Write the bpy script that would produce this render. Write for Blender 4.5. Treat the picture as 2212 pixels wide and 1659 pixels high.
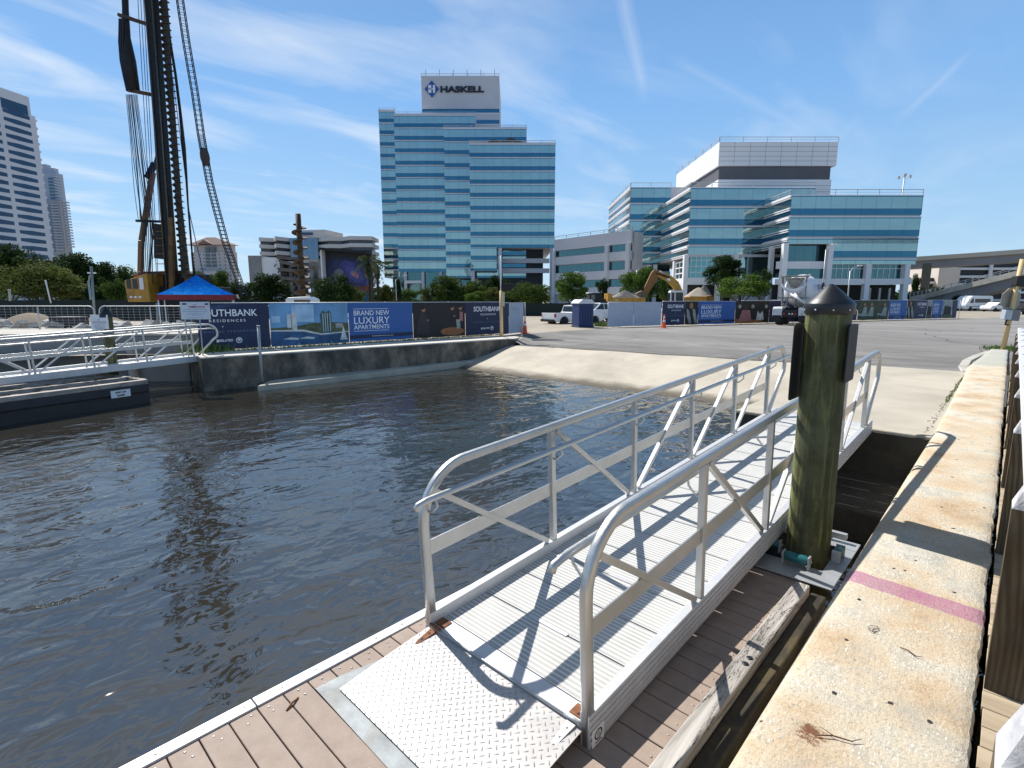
import bpy, bmesh, math, random
from math import radians, sin, cos, pi, sqrt, atan2
from mathutils import Vector, Matrix
import numpy as np
S = bpy.context.scene
for o in list(bpy.data.objects): bpy.data.objects.remove(o)
random.seed(7)
# ---------------------------------------------------------------- camera, world, sun, exposure
YAW, PITCH, CZ, FPX = radians(43.357), radians(9.046), 1.78, 1140.0
cam = bpy.data.objects.new('camera', bpy.data.cameras.new('camera')); S.collection.objects.link(cam)
cam.location = (0, 0, CZ); cam.rotation_euler = (pi/2-PITCH, 0, YAW)
cam.data.sensor_width = 36; cam.data.lens = 36*FPX/2212; cam.data.clip_end = 9000; cam.data.clip_start = .05
S.camera = cam
S.view_settings.view_transform = 'Standard'; S.view_settings.look = 'None'
S.view_settings.exposure = 0.38; S.view_settings.gamma = 1; S.view_settings.use_curve_mapping = False
SUN_EL = radians(48); SUN_AZ = atan2(-.993, .12)       # compass-like angle from +Y towards +X
sd = Vector((sin(SUN_AZ)*cos(SUN_EL), cos(SUN_AZ)*cos(SUN_EL), sin(SUN_EL)))
sun = bpy.data.objects.new('sun', bpy.data.lights.new('sun', 'SUN')); S.collection.objects.link(sun)
sun.data.energy = 5.0; sun.data.angle = radians(.53); sun.data.color = (1, .962, .91)
sun.rotation_euler = sd.to_track_quat('Z', 'Y').to_euler(); sun.location = (-30, 0, 60)
W = bpy.data.worlds.new('World'); S.world = W; W.use_nodes = True
nt = W.node_tree; nt.nodes.clear()
def N(t, **k):
    n = nt.nodes.new(t)
    for a, b in k.items(): setattr(n, a, b)
    return n
def L(a, b): nt.links.new(a, b)
wo = N('ShaderNodeOutputWorld'); bg = N('ShaderNodeBackground'); bg.inputs[1].default_value = .092
sky = N('ShaderNodeTexSky', sky_type='NISHITA'); sky.sun_disc = False
sky.sun_elevation = SUN_EL; sky.sun_rotation = SUN_AZ
sky.air_density = 1.0; sky.dust_density = .25; sky.ozone_density = 3.2; sky.altitude = 0
tc = N('ShaderNodeTexCoord'); sep = N('ShaderNodeSeparateXYZ'); L(tc.outputs['Generated'], sep.inputs[0])
def M2(op, a, b=None, c=None, clamp=False):
    n = nt.nodes.new('ShaderNodeMath'); n.operation = op; n.use_clamp = clamp
    for i, v in enumerate((a, b, c)):
        if v is None: continue
        if isinstance(v, (int, float)): n.inputs[i].default_value = v
        else: nt.links.new(v, n.inputs[i])
    return n.outputs[0]
zz = M2('MAXIMUM', sep.outputs[2], .02)
# cirrus sheet: directions projected on a high flat layer, so streaks follow real perspective
px = M2('DIVIDE', sep.outputs[0], M2('ADD', zz, .06)); py = M2('DIVIDE', sep.outputs[1], M2('ADD', zz, .06))
cmb = N('ShaderNodeCombineXYZ'); L(px, cmb.inputs[0]); L(py, cmb.inputs[1])
mp = N('ShaderNodeMapping'); mp.inputs['Rotation'].default_value = (0, 0, radians(-12)); mp.inputs['Scale'].default_value = (1.2, .5, 1)
L(cmb.outputs[0], mp.inputs[0])
n1 = N('ShaderNodeTexNoise'); n1.inputs['Scale'].default_value = 1.5; n1.inputs['Detail'].default_value = 8; n1.inputs['Roughness'].default_value = .54; n1.inputs['Distortion'].default_value = .5
L(mp.outputs[0], n1.inputs[0])
n2 = N('ShaderNodeTexNoise'); n2.inputs['Scale'].default_value = .9; n2.inputs['Detail'].default_value = 2; L(cmb.outputs[0], n2.inputs[0])
cl = M2('MULTIPLY', M2('SUBTRACT', n1.outputs[0], .465), 3.4, clamp=True)
# more cirrus towards the left of the view (-X side) than the right
side = M2('MULTIPLY_ADD', sep.outputs[0], -.95, .12, clamp=True)
cl = M2('MULTIPLY', cl, M2('MULTIPLY', M2('MULTIPLY_ADD', n2.outputs[0], 2.2, -.35, clamp=True), M2('ADD', side, .12)), clamp=True)
cl = M2('MULTIPLY', cl, M2('MULTIPLY', sep.outputs[2], 9.0, clamp=True)); cl = M2('MULTIPLY', cl, M2('MULTIPLY_ADD', sep.outputs[2], -3.2, 2.75, clamp=True)); cl = M2('MULTIPLY', cl, .85)
# old contrails, soft straight streaks between pairs of sky directions
def skydir(x, y):
    f = Vector((-sin(YAW)*cos(PITCH), cos(YAW)*cos(PITCH), -sin(PITCH))); r_ = Vector((cos(YAW), sin(YAW), 0)); return (f*FPX+r_*(x-1106)+r_.cross(f)*(829.5-y)).normalized()
for (xa, ya, xb, yb, wd, st) in ((1335, -60, 1396, 225, .016, .30), (1440, 118, 1760, 292, .012, .16), (2125, 85, 1925, 275, .009, .20)):
    da, db = skydir(xa, ya), skydir(xb, yb); nn = da.cross(db).normalized(); mm = (db-da).normalized()
    def dot(v):
        q = N('ShaderNodeVectorMath', operation='DOT_PRODUCT'); L(tc.outputs['Generated'], q.inputs[0]); q.inputs[1].default_value = v; return q.outputs['Value']
    off = M2('ADD', dot(nn), M2('MULTIPLY_ADD', n1.outputs[0], .02, -.01)); f_ = M2('SUBTRACT', 1, M2('DIVIDE', M2('ABSOLUTE', off), wd), clamp=True)
    s0, s1 = da.dot(mm), db.dot(mm); al = dot(mm); f_ = M2('MULTIPLY', f_, M2('MULTIPLY', M2('MULTIPLY', M2('SUBTRACT', al, s0), 25, clamp=True), M2('MULTIPLY', M2('SUBTRACT', s1, al), 25, clamp=True)))
    cl = M2('MAXIMUM', cl, M2('MULTIPLY', M2('MULTIPLY', f_, st), M2('MULTIPLY_ADD', n1.outputs[0], 2.2, -.35, clamp=True)))
mx = N('ShaderNodeMix', data_type='RGBA'); L(cl, mx.inputs[0])
sat = N('ShaderNodeHueSaturation'); sat.inputs['Saturation'].default_value = 1.0; L(sky.outputs[0], sat.inputs['Color'])
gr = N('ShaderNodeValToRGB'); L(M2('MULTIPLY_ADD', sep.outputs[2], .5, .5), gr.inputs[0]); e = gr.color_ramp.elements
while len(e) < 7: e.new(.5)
for q, (p_, c_) in zip(e, [(0, (.5, .5, .5)), (.49, (1.4, 1.6, 1.8)), (.502, (4.4, 6.3, 8.0)), (.57, (3.3, 5.5, 8.0)), (.66, (2.05, 4.3, 7.8)), (.75, (1.5, 3.2, 6.3)), (.86, (1.0, 1.4, 2.1))]): q.position = p_; q.color = (*[v/8 for v in c_], 1)  # unseen zenith stop is darkened and greyed to weaken blue shade fill
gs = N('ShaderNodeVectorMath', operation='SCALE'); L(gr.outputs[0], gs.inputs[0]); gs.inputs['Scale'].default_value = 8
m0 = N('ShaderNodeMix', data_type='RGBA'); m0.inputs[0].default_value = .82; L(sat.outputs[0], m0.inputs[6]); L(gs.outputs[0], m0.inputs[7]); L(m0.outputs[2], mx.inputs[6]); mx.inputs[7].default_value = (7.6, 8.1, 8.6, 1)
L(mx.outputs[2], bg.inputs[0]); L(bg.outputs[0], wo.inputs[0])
# ---------------------------------------------------------------- placing helpers
FW = Vector((-sin(YAW)*cos(PITCH), cos(YAW)*cos(PITCH), -sin(PITCH))); RT = Vector((cos(YAW), sin(YAW), 0)); UP = RT.cross(FW)
HV = Vector((-sin(YAW), cos(YAW), 0))
def ray(x, y): return FW*FPX + RT*(x-1106) + UP*(829.5-y)
def at(x, y, V):                      # a point at real forward distance V
    d = ray(x, y); return Vector((0, 0, CZ)) + d*(V/d.dot(HV))
def gz(x, y, z=0.0):                  # a point on the level z
    d = ray(x, y); return Vector((0, 0, CZ)) + d*((z-CZ)/d.z)
def uz(x, y, V):                      # the same as at(), as (right, up) in the frame of a thing turned by YAW
    p = at(x, y, V); return p.dot(RT), p.z
def uvw(u, v, z=0.0): return Vector((u*RT.x+v*HV.x, u*RT.y+v*HV.y, z))
# ---------------------------------------------------------------- material helpers
MATS = {}
class NT:
    def __init__(s, name):
        m = bpy.data.materials.new(name); m.use_nodes = True; s.m = m; s.t = m.node_tree
        s.b = s.t.nodes['Principled BSDF']; s.tc = s.n('ShaderNodeTexCoord')
    def n(s, t, **k):
        x = s.t.nodes.new(t)
        for a, b in k.items(): setattr(x, a, b)
        return x
    def l(s, a, b): s.t.links.new(a, b)
    def co(s, sc=(1, 1, 1), kind='Object', rot=(0, 0, 0), loc=(0, 0, 0)):
        m = s.n('ShaderNodeMapping'); m.inputs['Scale'].default_value = sc; m.inputs['Rotation'].default_value = rot; m.inputs['Location'].default_value = loc
        s.l(s.tc.outputs[kind], m.inputs[0]); return m.outputs[0]
    def noise(s, scale, det=4, co=None, rough=.55, dist=0):
        x = s.n('ShaderNodeTexNoise'); x.inputs['Scale'].default_value = scale; x.inputs['Detail'].default_value = det
        x.inputs['Roughness'].default_value = rough; x.inputs['Distortion'].default_value = dist
        s.l(co if co is not None else s.tc.outputs['Object'], x.inputs[0]); return x.outputs[0]
    def ma(s, op, a, b=None, c=None, clamp=False):
        n = s.n('ShaderNodeMath', operation=op, use_clamp=clamp)
        for i, v in enumerate((a, b, c)):
            if v is None: continue
            if isinstance(v, (int, float)): n.inputs[i].default_value = v
            else: s.l(v, n.inputs[i])
        return n.outputs[0]
    def ramp(s, f, pts, interp='LINEAR'):
        r = s.n('ShaderNodeValToRGB'); e = r.color_ramp.elements; r.color_ramp.interpolation = interp
        while len(e) < len(pts): e.new(.5)
        for x, (p, c) in zip(e, pts):
            x.position = p; x.color = (*c, 1) if len(c) == 3 else c
        s.l(f, r.inputs[0]); return r.outputs[0]
    def mix(s, f, a, b, kind='MIX'):
        x = s.n('ShaderNodeMix', data_type='RGBA', blend_type=kind)
        for i, v in ((0, f), (6, a), (7, b)):
            if isinstance(v, (int, float)): x.inputs[i].default_value = v
            elif isinstance(v, tuple): x.inputs[i].default_value = (*v, 1)
            else: s.l(v, x.inputs[i])
        return x.outputs[2]
    def bump(s, h, dist=.01, strength=1.0):
        b = s.n('ShaderNodeBump'); b.inputs['Strength'].default_value = strength; b.inputs['Distance'].default_value = dist
        s.l(h, b.inputs['Height']); s.l(b.outputs[0], s.b.inputs['Normal'])
    def color(s, c):
        if isinstance(c, tuple): s.b.inputs['Base Color'].default_value = (*c, 1)
        else: s.l(c, s.b.inputs['Base Color'])
    def set(s, **k):
        for a, v in k.items():
            i = s.b.inputs[a.replace('_', ' ')]
            if isinstance(v, (int, float)): i.default_value = v
            else: s.l(v, i)
def mat(name, col, rough=.6, metal=0.0, var=.18, scale=3.0, bump=0.0, bscale=30.0, dirt=None, dscale=1.5, coat=0.0):
    """plain procedural: base colour with noise variation, optional dirt patches and bump"""
    if name in MATS: return MATS[name]
    t = NT(name); n = t.noise(scale, 5)
    lo = tuple(c*(1-var) for c in col); hi = tuple(min(1, c*(1+var)) for c in col)
    c = t.ramp(n, [(.3, lo), (.7, hi)])
    if dirt:
        d = t.noise(dscale, 8, rough=.7); c = t.mix(t.ma('MULTIPLY', t.ma('SUBTRACT', d, .52), 6, clamp=True), c, dirt)
    t.color(c); t.set(Roughness=rough, Metallic=metal)
    if coat: t.set(Coat_Weight=coat, Coat_Roughness=.08)
    if bump: t.bump(t.noise(bscale, 4), bump)
    MATS[name] = t.m; return t.m
# ---------------------------------------------------------------- mesh helpers
COL = S.collection
class MB:
    def __init__(s): s.v = []; s.f = []; s.mi = []; s.sm = []
    def add(s, vs, fs, mi=0, sm=False, M=None):
        o = len(s.v)
        s.v += [tuple(M @ Vector(v)) if M else tuple(v) for v in vs]
        s.f += [tuple(i+o for i in f) for f in fs]; s.mi += [mi]*len(fs); s.sm += [sm]*len(fs); return s
    def box(s, x0, x1, y0, y1, z0, z1, mi=0, M=None):
        vs = [(x, y, z) for z in (z0, z1) for y in (y0, y1) for x in (x0, x1)]
        return s.add(vs, [(0, 2, 3, 1), (4, 5, 7, 6), (0, 1, 5, 4), (2, 6, 7, 3), (0, 4, 6, 2), (1, 3, 7, 5)], mi, False, M)
    def bar(s, a, b, w, h, mi=0, up=(0, 0, 1)):
        a, b = Vector(a), Vector(b); d = (b-a); Ln = d.length; d.normalize(); u = Vector(up)
        x = d.cross(u)
        if x.length < 1e-4: x = d.cross(Vector((1, 0, 0)))
        x.normalize(); z = x.cross(d)
        M = Matrix((( x.x, d.x, z.x, a.x), (x.y, d.y, z.y, a.y), (x.z, d.z, z.z, a.z), (0, 0, 0, 1)))
        return s.box(-w/2, w/2, 0, Ln, -h/2, h/2, mi, M)
    def tube(s, pts, r, n=10, mi=0, caps=True, flat=None):
        pts = [Vector(p) for p in pts]; rs = r if isinstance(r, (list, tuple)) else [r]*len(pts)
        vs = []; fs = []; x = None
        for i, p in enumerate(pts):
            t = (pts[min(i+1, len(pts)-1)]-pts[max(i-1, 0)]).normalized()
            if x is None:
                x = t.cross(Vector((0, 0, 1)))
                if x.length < .05: x = t.cross(Vector((1, 0, 0)))
            x = (x-t*x.dot(t)).normalized(); y = t.cross(x)
            for k in range(n):
                a = 2*pi*k/n; vs.append(p+(x*cos(a)+y*sin(a))*rs[i])
        for i in range(len(pts)-1):
            for k in range(n):
                k2 = (k+1) % n; fs.append((i*n+k, i*n+k2, (i+1)*n+k2, (i+1)*n+k))
        s.add(vs, fs, mi, n > 6)
        if caps:
            o = len(s.v)-len(vs)
            s.f += [tuple(o+k for k in range(n))[::-1], tuple(o+(len(pts)-1)*n+k for k in range(n))]; s.mi += [mi]*2; s.sm += [False]*2
        return s
    def sweep(s, pts, prof, side, mi=0, sm=False):
        """profile (a along side, b along the path normal) swept on a path"""
        pts = [Vector(p) for p in pts]; side = Vector(side); n = len(prof); vs = []; fs = []
        for i, p in enumerate(pts):
            t = (pts[min(i+1, len(pts)-1)]-pts[max(i-1, 0)]).normalized(); nn = side.cross(t).normalized()
            for a, b in prof: vs.append(p+side*a+nn*b)
        for i in range(len(pts)-1):
            for k in range(n): k2 = (k+1) % n; fs.append((i*n+k, i*n+k2, (i+1)*n+k2, (i+1)*n+k))
        fs += [tuple(range(n))[::-1], tuple((len(pts)-1)*n+k for k in range(n))]
        return s.add(vs, fs, mi, sm)
    def lathe(s, prof, n=24, mi=0, M=None, sm=True):
        vs = []; fs = []
        for r, z in prof:
            for k in range(n): a = 2*pi*k/n; vs.append((r*cos(a), r*sin(a), z))
        for i in range(len(prof)-1):
            for k in range(n): k2 = (k+1) % n; fs.append((i*n+k, i*n+k2, (i+1)*n+k2, (i+1)*n+k))
        s.add(vs, fs, mi, sm, M)
        s.add([vs[k] for k in range(n)], [tuple(range(n))[::-1]], mi, False, M)
        s.add([vs[(len(prof)-1)*n+k] for k in range(n)], [tuple(range(n))], mi, False, M); return s
    def prism(s, poly, z0, z1, mi=0, M=None, top=None):
        n = len(poly); zs0 = z0 if isinstance(z0, (list, tuple)) else [z0]*n; zs1 = z1 if isinstance(z1, (list, tuple)) else [z1]*n
        a = sum(poly[i][0]*poly[(i+1) % n][1]-poly[(i+1) % n][0]*poly[i][1] for i in range(n))
        idx = range(n) if a > 0 else range(n-1, -1, -1)
        vs = [(poly[i][0], poly[i][1], zs0[i]) for i in idx]+[(poly[i][0], poly[i][1], zs1[i]) for i in idx]
        fs = [tuple(range(n))[::-1], tuple(range(n, 2*n))]+[(i, (i+1) % n, n+(i+1) % n, n+i) for i in range(n)]
        return s.add(vs, fs, mi, False, M)
    def side(s, poly, y0, y1, mi=0, M=None):
        """outline in (x,z) given depth along y"""
        R = Matrix(((1, 0, 0, 0), (0, 0, -1, 0), (0, 1, 0, 0), (0, 0, 0, 1)))
        return s.prism(poly, -y1, -y0, mi, (M @ R) if M else R)
    def build(s, name, mats, parent=None, bevel=0, seg=2):
        me = bpy.data.meshes.new(name); me.from_pydata(s.v, [], s.f)
        for m in (mats if isinstance(mats, (list, tuple)) else [mats]): me.materials.append(m)
        me.polygons.foreach_set('material_index', s.mi); me.polygons.foreach_set('use_smooth', s.sm); me.update()
        o = bpy.data.objects.new(name, me); COL.objects.link(o)
        if parent: o.parent = parent
        if bevel:
            b = o.modifiers.new('bevel', 'BEVEL'); b.width = bevel; b.segments = seg; b.limit_method = 'ANGLE'; b.angle_limit = radians(40)
        return o
def tag(o, label, cat=None, group=None, kind=None):
    if label: o['label'] = label
    if cat: o['category'] = cat
    if group: o['group'] = group
    if kind: o['kind'] = kind
    return o
def thing(name, label, cat, loc=(0, 0, 0), rz=0, group=None, rot=None):
    o = bpy.data.objects.new(name, None); COL.objects.link(o); o.empty_display_size = .3
    o.location = loc; o.rotation_euler = rot if rot else (0, 0, rz); return tag(o, label, cat, group)
def copy_tree(o, parent=None):
    c = o.copy(); COL.objects.link(c); c.parent = parent
    for ch in list(o.children): copy_tree(ch, c)
    return c
def struct(o): o['kind'] = 'structure'; return o
def text(s, h, m, parent, name='lettering', loc=(0, 0, 0), width=None, bold=0.0, depth=.004, face='-y', align='CENTER', mirror=False, space=1.0):
    """raised lettering standing in the x-z plane of its parent"""
    cu = bpy.data.curves.new('t', 'FONT'); cu.body = s; cu.size = 1; cu.extrude = 0; cu.offset = bold; cu.align_x = align; cu.space_character = space
    o = bpy.data.objects.new('t', cu); me = bpy.data.meshes.new_from_object(o); bpy.data.objects.remove(o); bpy.data.curves.remove(cu)
    xs = [v.co.x for v in me.vertices]; ys = [v.co.y for v in me.vertices]
    caph = .7; k = h/caph; kx = k if width is None else width/(max(xs)-min(xs))
    vs = [((v.co.x*kx)*(-1 if mirror else 1), 0, v.co.y*k) for v in me.vertices]
    fs = [tuple(p.vertices) for p in me.polygons]; bpy.data.meshes.remove(me)
    b = MB(); b.add(vs, fs); ob = b.build(name, m, parent); ob.location = loc
    so = ob.modifiers.new('thick', 'SOLIDIFY'); so.thickness = depth; so.offset = 0
    return ob
# ---------------------------------------------------------------- materials
def m_water():
    t = NT('murky_water'); t.color(t.ramp(t.noise(.25, 3), [(.35, (.020, .017, .011)), (.7, (.034, .032, .026))]))
    t.set(Roughness=.025, IOR=2.2); t.b.inputs['Specular Tint'].default_value = (1, .97, .90, 1)
    a = t.noise(1.5, 1.5, t.co((1, .7, 1), rot=(0, 0, .5)), .45, .8); b = t.noise(4.0, 1.6, t.co((1.2, .8, 1), rot=(0, 0, -.5)), .45, 1.0); c = t.noise(.45, 2); calm = t.ma('MULTIPLY_ADD', t.noise(.22, 3, t.co((1, .6, 1), rot=(0, 0, .7))), 3.4, -.85, clamp=True); calm = t.ma('MULTIPLY_ADD', calm, .75, .3)
    h = t.ma('ADD', t.ma('MULTIPLY', t.ma('MULTIPLY', a, .047), calm), t.ma('ADD', t.ma('MULTIPLY', t.ma('MULTIPLY', b, .015), calm), t.ma('MULTIPLY', c, .05)))
    t.bump(h, 1.0, 1.0); return t.m
def m_deckboard():
    t = NT('composite_decking'); r = t.noise(9, 6, rough=.7); r2 = t.noise(1.7, 3)
    oi = t.n('ShaderNodeObjectInfo')
    c = t.ramp(r, [(.3, (.265, .20, .16)), (.55, (.33, .255, .205)), (.8, (.39, .31, .255))])
    c = t.mix(t.ma('MULTIPLY', r2, .5), c, (.34, .26, .205)); t.color(c); t.set(Roughness=.75); t.bump(t.noise(160, 3), .0015); return t.m
def m_alu(name, col=(.62, .62, .60), rough=.38, metal=.75):
    t = NT(name); s = t.noise(40, 4, t.co((.15, 1, 1))); p = t.noise(3.2, 6, rough=.7)
    c = t.ramp(p, [(.3, tuple(x*.82 for x in col)), (.7, col)]); t.color(c)
    t.set(Metallic=metal, Roughness=t.ma('MULTIPLY_ADD', s, .22, rough-.08)); t.bump(t.noise(60, 3), .0006); return t.m
def m_rib():
    t = NT('ribbed_aluminium_deck'); sp = t.n('ShaderNodeSeparateXYZ'); t.l(t.tc.outputs['Object'], sp.inputs[0])
    f = t.ma('FRACT', t.ma('MULTIPLY', sp.outputs[1], 1/.035))
    rib = t.ma('GREATER_THAN', f, .62)
    dirt = t.noise(5, 6, rough=.7)
    groove = t.ramp(dirt, [(.3, (.37, .36, .33)), (.7, (.48, .47, .43))])
    c = t.mix(rib, groove, (.68, .68, .67)); t.color(c); t.set(Roughness=.55, Metallic=.0)
    t.bump(t.ma('SMOOTH_MIN', t.ma('PINGPONG', f, .5), .25, .1), .004); return t.m
def m_diamond():
    t = NT('diamond_plate'); sp = t.n('ShaderNodeSeparateXYZ'); t.l(t.tc.outputs['Object'], sp.inputs[0]); p = .036
    u = t.ma('MULTIPLY', t.ma('ADD', sp.outputs[0], sp.outputs[1]), .7071/p); v = t.ma('MULTIPLY', t.ma('SUBTRACT', sp.outputs[0], sp.outputs[1]), .7071/p)
    cu = t.ma('SUBTRACT', t.ma('FRACT', u), .5); cv = t.ma('SUBTRACT', t.ma('FRACT', v), .5)
    par = t.ma('MODULO', t.ma('ADD', t.ma('FLOOR', u), t.ma('FLOOR', v)), 2.0); par = t.ma('ABSOLUTE', par)
    # lens shaped lugs, turned ninety degrees in alternate cells
    def lug(a, b): return t.ma('SUBTRACT', 1, t.ma('ADD', t.ma('POWER', t.ma('MULTIPLY', t.ma('ABSOLUTE', a), 2.3), 2), t.ma('POWER', t.ma('MULTIPLY', t.ma('ABSOLUTE', b), 8.5), 2)), clamp=True)
    l1 = lug(cu, cv); l2 = lug(cv, cu)
    mxx = t.n('ShaderNodeMix', data_type='FLOAT'); t.l(par, mxx.inputs[0]); t.l(l1, mxx.inputs[2]); t.l(l2, mxx.inputs[3]); h = mxx.outputs[0]
    d = t.noise(4, 7, rough=.7)
    c = t.ramp(d, [(.25, (.40, .38, .36)), (.6, (.52, .50, .48)), (.9, (.56, .51, .45))])
    t.color(t.mix(t.ma('MULTIPLY', h, .22), c, (.46, .46, .47))); t.set(Roughness=.42, Metallic=.1); t.bump(h, .0055); return t.m
def m_capstone():
    t = NT('shell_concrete'); big = t.noise(1.5, 7, rough=.7); mid = t.noise(6, 7, rough=.75); fine = t.noise(60, 5, rough=.8)
    c = t.ramp(big, [(.30, (.46, .31, .18)), (.42, (.61, .47, .31)), (.52, (.66, .57, .43)), (.62, (.64, .61, .52)), (.75, (.40, .39, .34))])
    c = t.mix(t.ma('MULTIPLY', t.ma('SUBTRACT', mid, .5), 3.2, clamp=True), c, (.38, .32, .23))
    vo = t.n('ShaderNodeTexVoronoi'); vo.inputs['Scale'].default_value = 42; t.l(t.co((1.8, .7, 1), rot=(0, 0, .8)), vo.inputs[0])
    sh = t.ma('MULTIPLY', t.ma('LESS_THAN', vo.outputs['Distance'], .24), t.ma('GREATER_THAN', t.noise(3.0, 6, rough=.8), .53))
    c = t.mix(sh, c, (.86, .83, .75))
    vp = t.n('ShaderNodeTexVoronoi'); vp.inputs['Scale'].default_value = 5.5; t.l(t.co((1.2, 1, 1), rot=(0, 0, .5)), vp.inputs[0])
    pit = t.ma('LESS_THAN', t.ma('ADD', vp.outputs['Distance'], t.ma('MULTIPLY', t.noise(30, 3), .12)), .14)
    c = t.mix(t.ma('MULTIPLY', t.ma('SUBTRACT', .47, fine), 6, clamp=True), c, (.27, .22, .15))
    fl = t.noise(34, 5, t.co((1.6, .6, 1), rot=(0, 0, .9)), .8, .5); c = t.mix(t.ma('MULTIPLY', t.ma('SUBTRACT', fl, .58), 9, clamp=True), c, (.74, .71, .62)); c = t.mix(t.ma('MULTIPLY', t.ma('SUBTRACT', .40, fl), 9, clamp=True), c, (.26, .23, .18))
    gw = t.noise(2.4, 8, t.co((1, .6, 1), loc=(4, 2, 0)), .75); c = t.mix(t.ma('MULTIPLY', t.ma('SUBTRACT', gw, .53), 5, clamp=True), c, (.38, .37, .32))
    rd = t.n('ShaderNodeVectorMath', operation='DISTANCE'); t.l(t.tc.outputs['Object'], rd.inputs[0]); rd.inputs[1].default_value = (-.43, 2.27, 0); c = t.mix(t.ma('MULTIPLY', t.ma('SUBTRACT', t.ma('ADD', -.11, t.ma('MULTIPLY', t.noise(26, 8, rough=.85), .34)), rd.outputs['Value']), 30, clamp=True), c, (.20, .085, .04))
    c = t.mix(pit, c, (.05, .04, .035))
    # painted magenta stripe across the cap
    sp = t.n('ShaderNodeSeparateXYZ'); t.l(t.tc.outputs['Object'], sp.inputs[0])
    y = t.ma('ADD', sp.outputs[1], t.ma('ADD', t.ma('MULTIPLY', t.noise(7, 5), .05), t.ma('MULTIPLY', sp.outputs[0], .06)))
    st = t.ma('MULTIPLY', t.ma('LESS_THAN', y, 3.95), t.ma('GREATER_THAN', y, 3.77))
    st = t.ma('MULTIPLY', st, t.ma('MULTIPLY_ADD', mid, -.9, 1.22, clamp=True))
    c = t.mix(t.ma('MULTIPLY', st, .85), c, (.40, .13, .27)); 
    # newer grey slab at the far end
    g = t.ma('MULTIPLY', t.ma('GREATER_THAN', sp.outputs[1], 19.4), .8); c = t.mix(g, c, (.42, .43, .38))
    t.color(c); t.set(Roughness=.9)
    t.bump(t.ma('ADD', t.ma('ADD', t.ma('MULTIPLY', mid, .8), t.ma('MULTIPLY', t.ma('ADD', fine, fl), .5)), t.ma('MULTIPLY', pit, -1.4)), .012); return t.m
def m_bulkhead():
    t = NT('stained_bulkhead'); a = t.noise(1.2, 8, t.co((1, 1, .6)), .7); b = t.noise(2.6, 8, rough=.75)
    c = t.ramp(a, [(.35, (.055, .05, .042)), (.48, (.12, .105, .085)), (.6, (.26, .21, .155)), (.75, (.38, .29, .23))])
    sp = t.n('ShaderNodeSeparateXYZ'); t.l(t.tc.outputs['Object'], sp.inputs[0])
    top = t.ma('GREATER_THAN', t.ma('ADD', sp.outputs[2], t.ma('MULTIPLY', b, .03)), -.035)
    c = t.mix(top, c, (.62, .58, .50)); t.color(c); t.set(Roughness=.9); t.bump(b, .03); return t.m
def m_conc(name, col, stain=.5, scale=.8, cracks=False, wet=None):
    t = NT(name); a = t.noise(scale, 8, rough=.65); b = t.noise(40, 5, rough=.7); d = t.noise(scale*3.1, 8, t.co((.35, 1.2, 1)), .7)
    col = tuple(x*.82 for x in col); lo = tuple(x*(1-stain) for x in col); c = t.ramp(a, [(.3, lo), (.55, col), (.8, tuple(min(1, x*1.15) for x in col))])
    c = t.mix(t.ma('MULTIPLY', t.ma('SUBTRACT', d, .5), 1.6, clamp=True), c, lo); c = t.mix(t.ma('MULTIPLY', b, .25), c, lo)
    if cracks:
        v = t.n('ShaderNodeTexVoronoi', feature='DISTANCE_TO_EDGE'); v.inputs['Scale'].default_value = .22
        dm = t.n('ShaderNodeMix', data_type='RGBA'); dm.inputs[0].default_value = .15; t.l(t.tc.outputs['Object'], dm.inputs[6]); nz = t.n('ShaderNodeTexNoise'); nz.inputs['Scale'].default_value = 1.2; nz.inputs['Detail'].default_value = 6; t.l(t.tc.outputs['Object'], nz.inputs[0]); t.l(nz.outputs['Color'], dm.inputs[7]); t.l(dm.outputs[2], v.inputs[0])
        c = t.mix(t.ma('MULTIPLY', t.ma('LESS_THAN', v.outputs[0], .0025), .5), c, tuple(x*.5 for x in col))
    if wet is not None:
        sp = t.n('ShaderNodeSeparateXYZ'); t.l(t.tc.outputs['Object'], sp.inputs[0])
        zw = t.ma('ADD', sp.outputs[2], t.ma('MULTIPLY', t.noise(2.5, 6), -.12)); c = t.mix(t.ma('MULTIPLY_ADD', zw, -9, (wet-.03)*9, clamp=True), c, (.12, .10, .07))
    t.color(c); t.set(Roughness=.9); t.bump(t.ma('ADD', b, a), .006); return t.m
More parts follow.
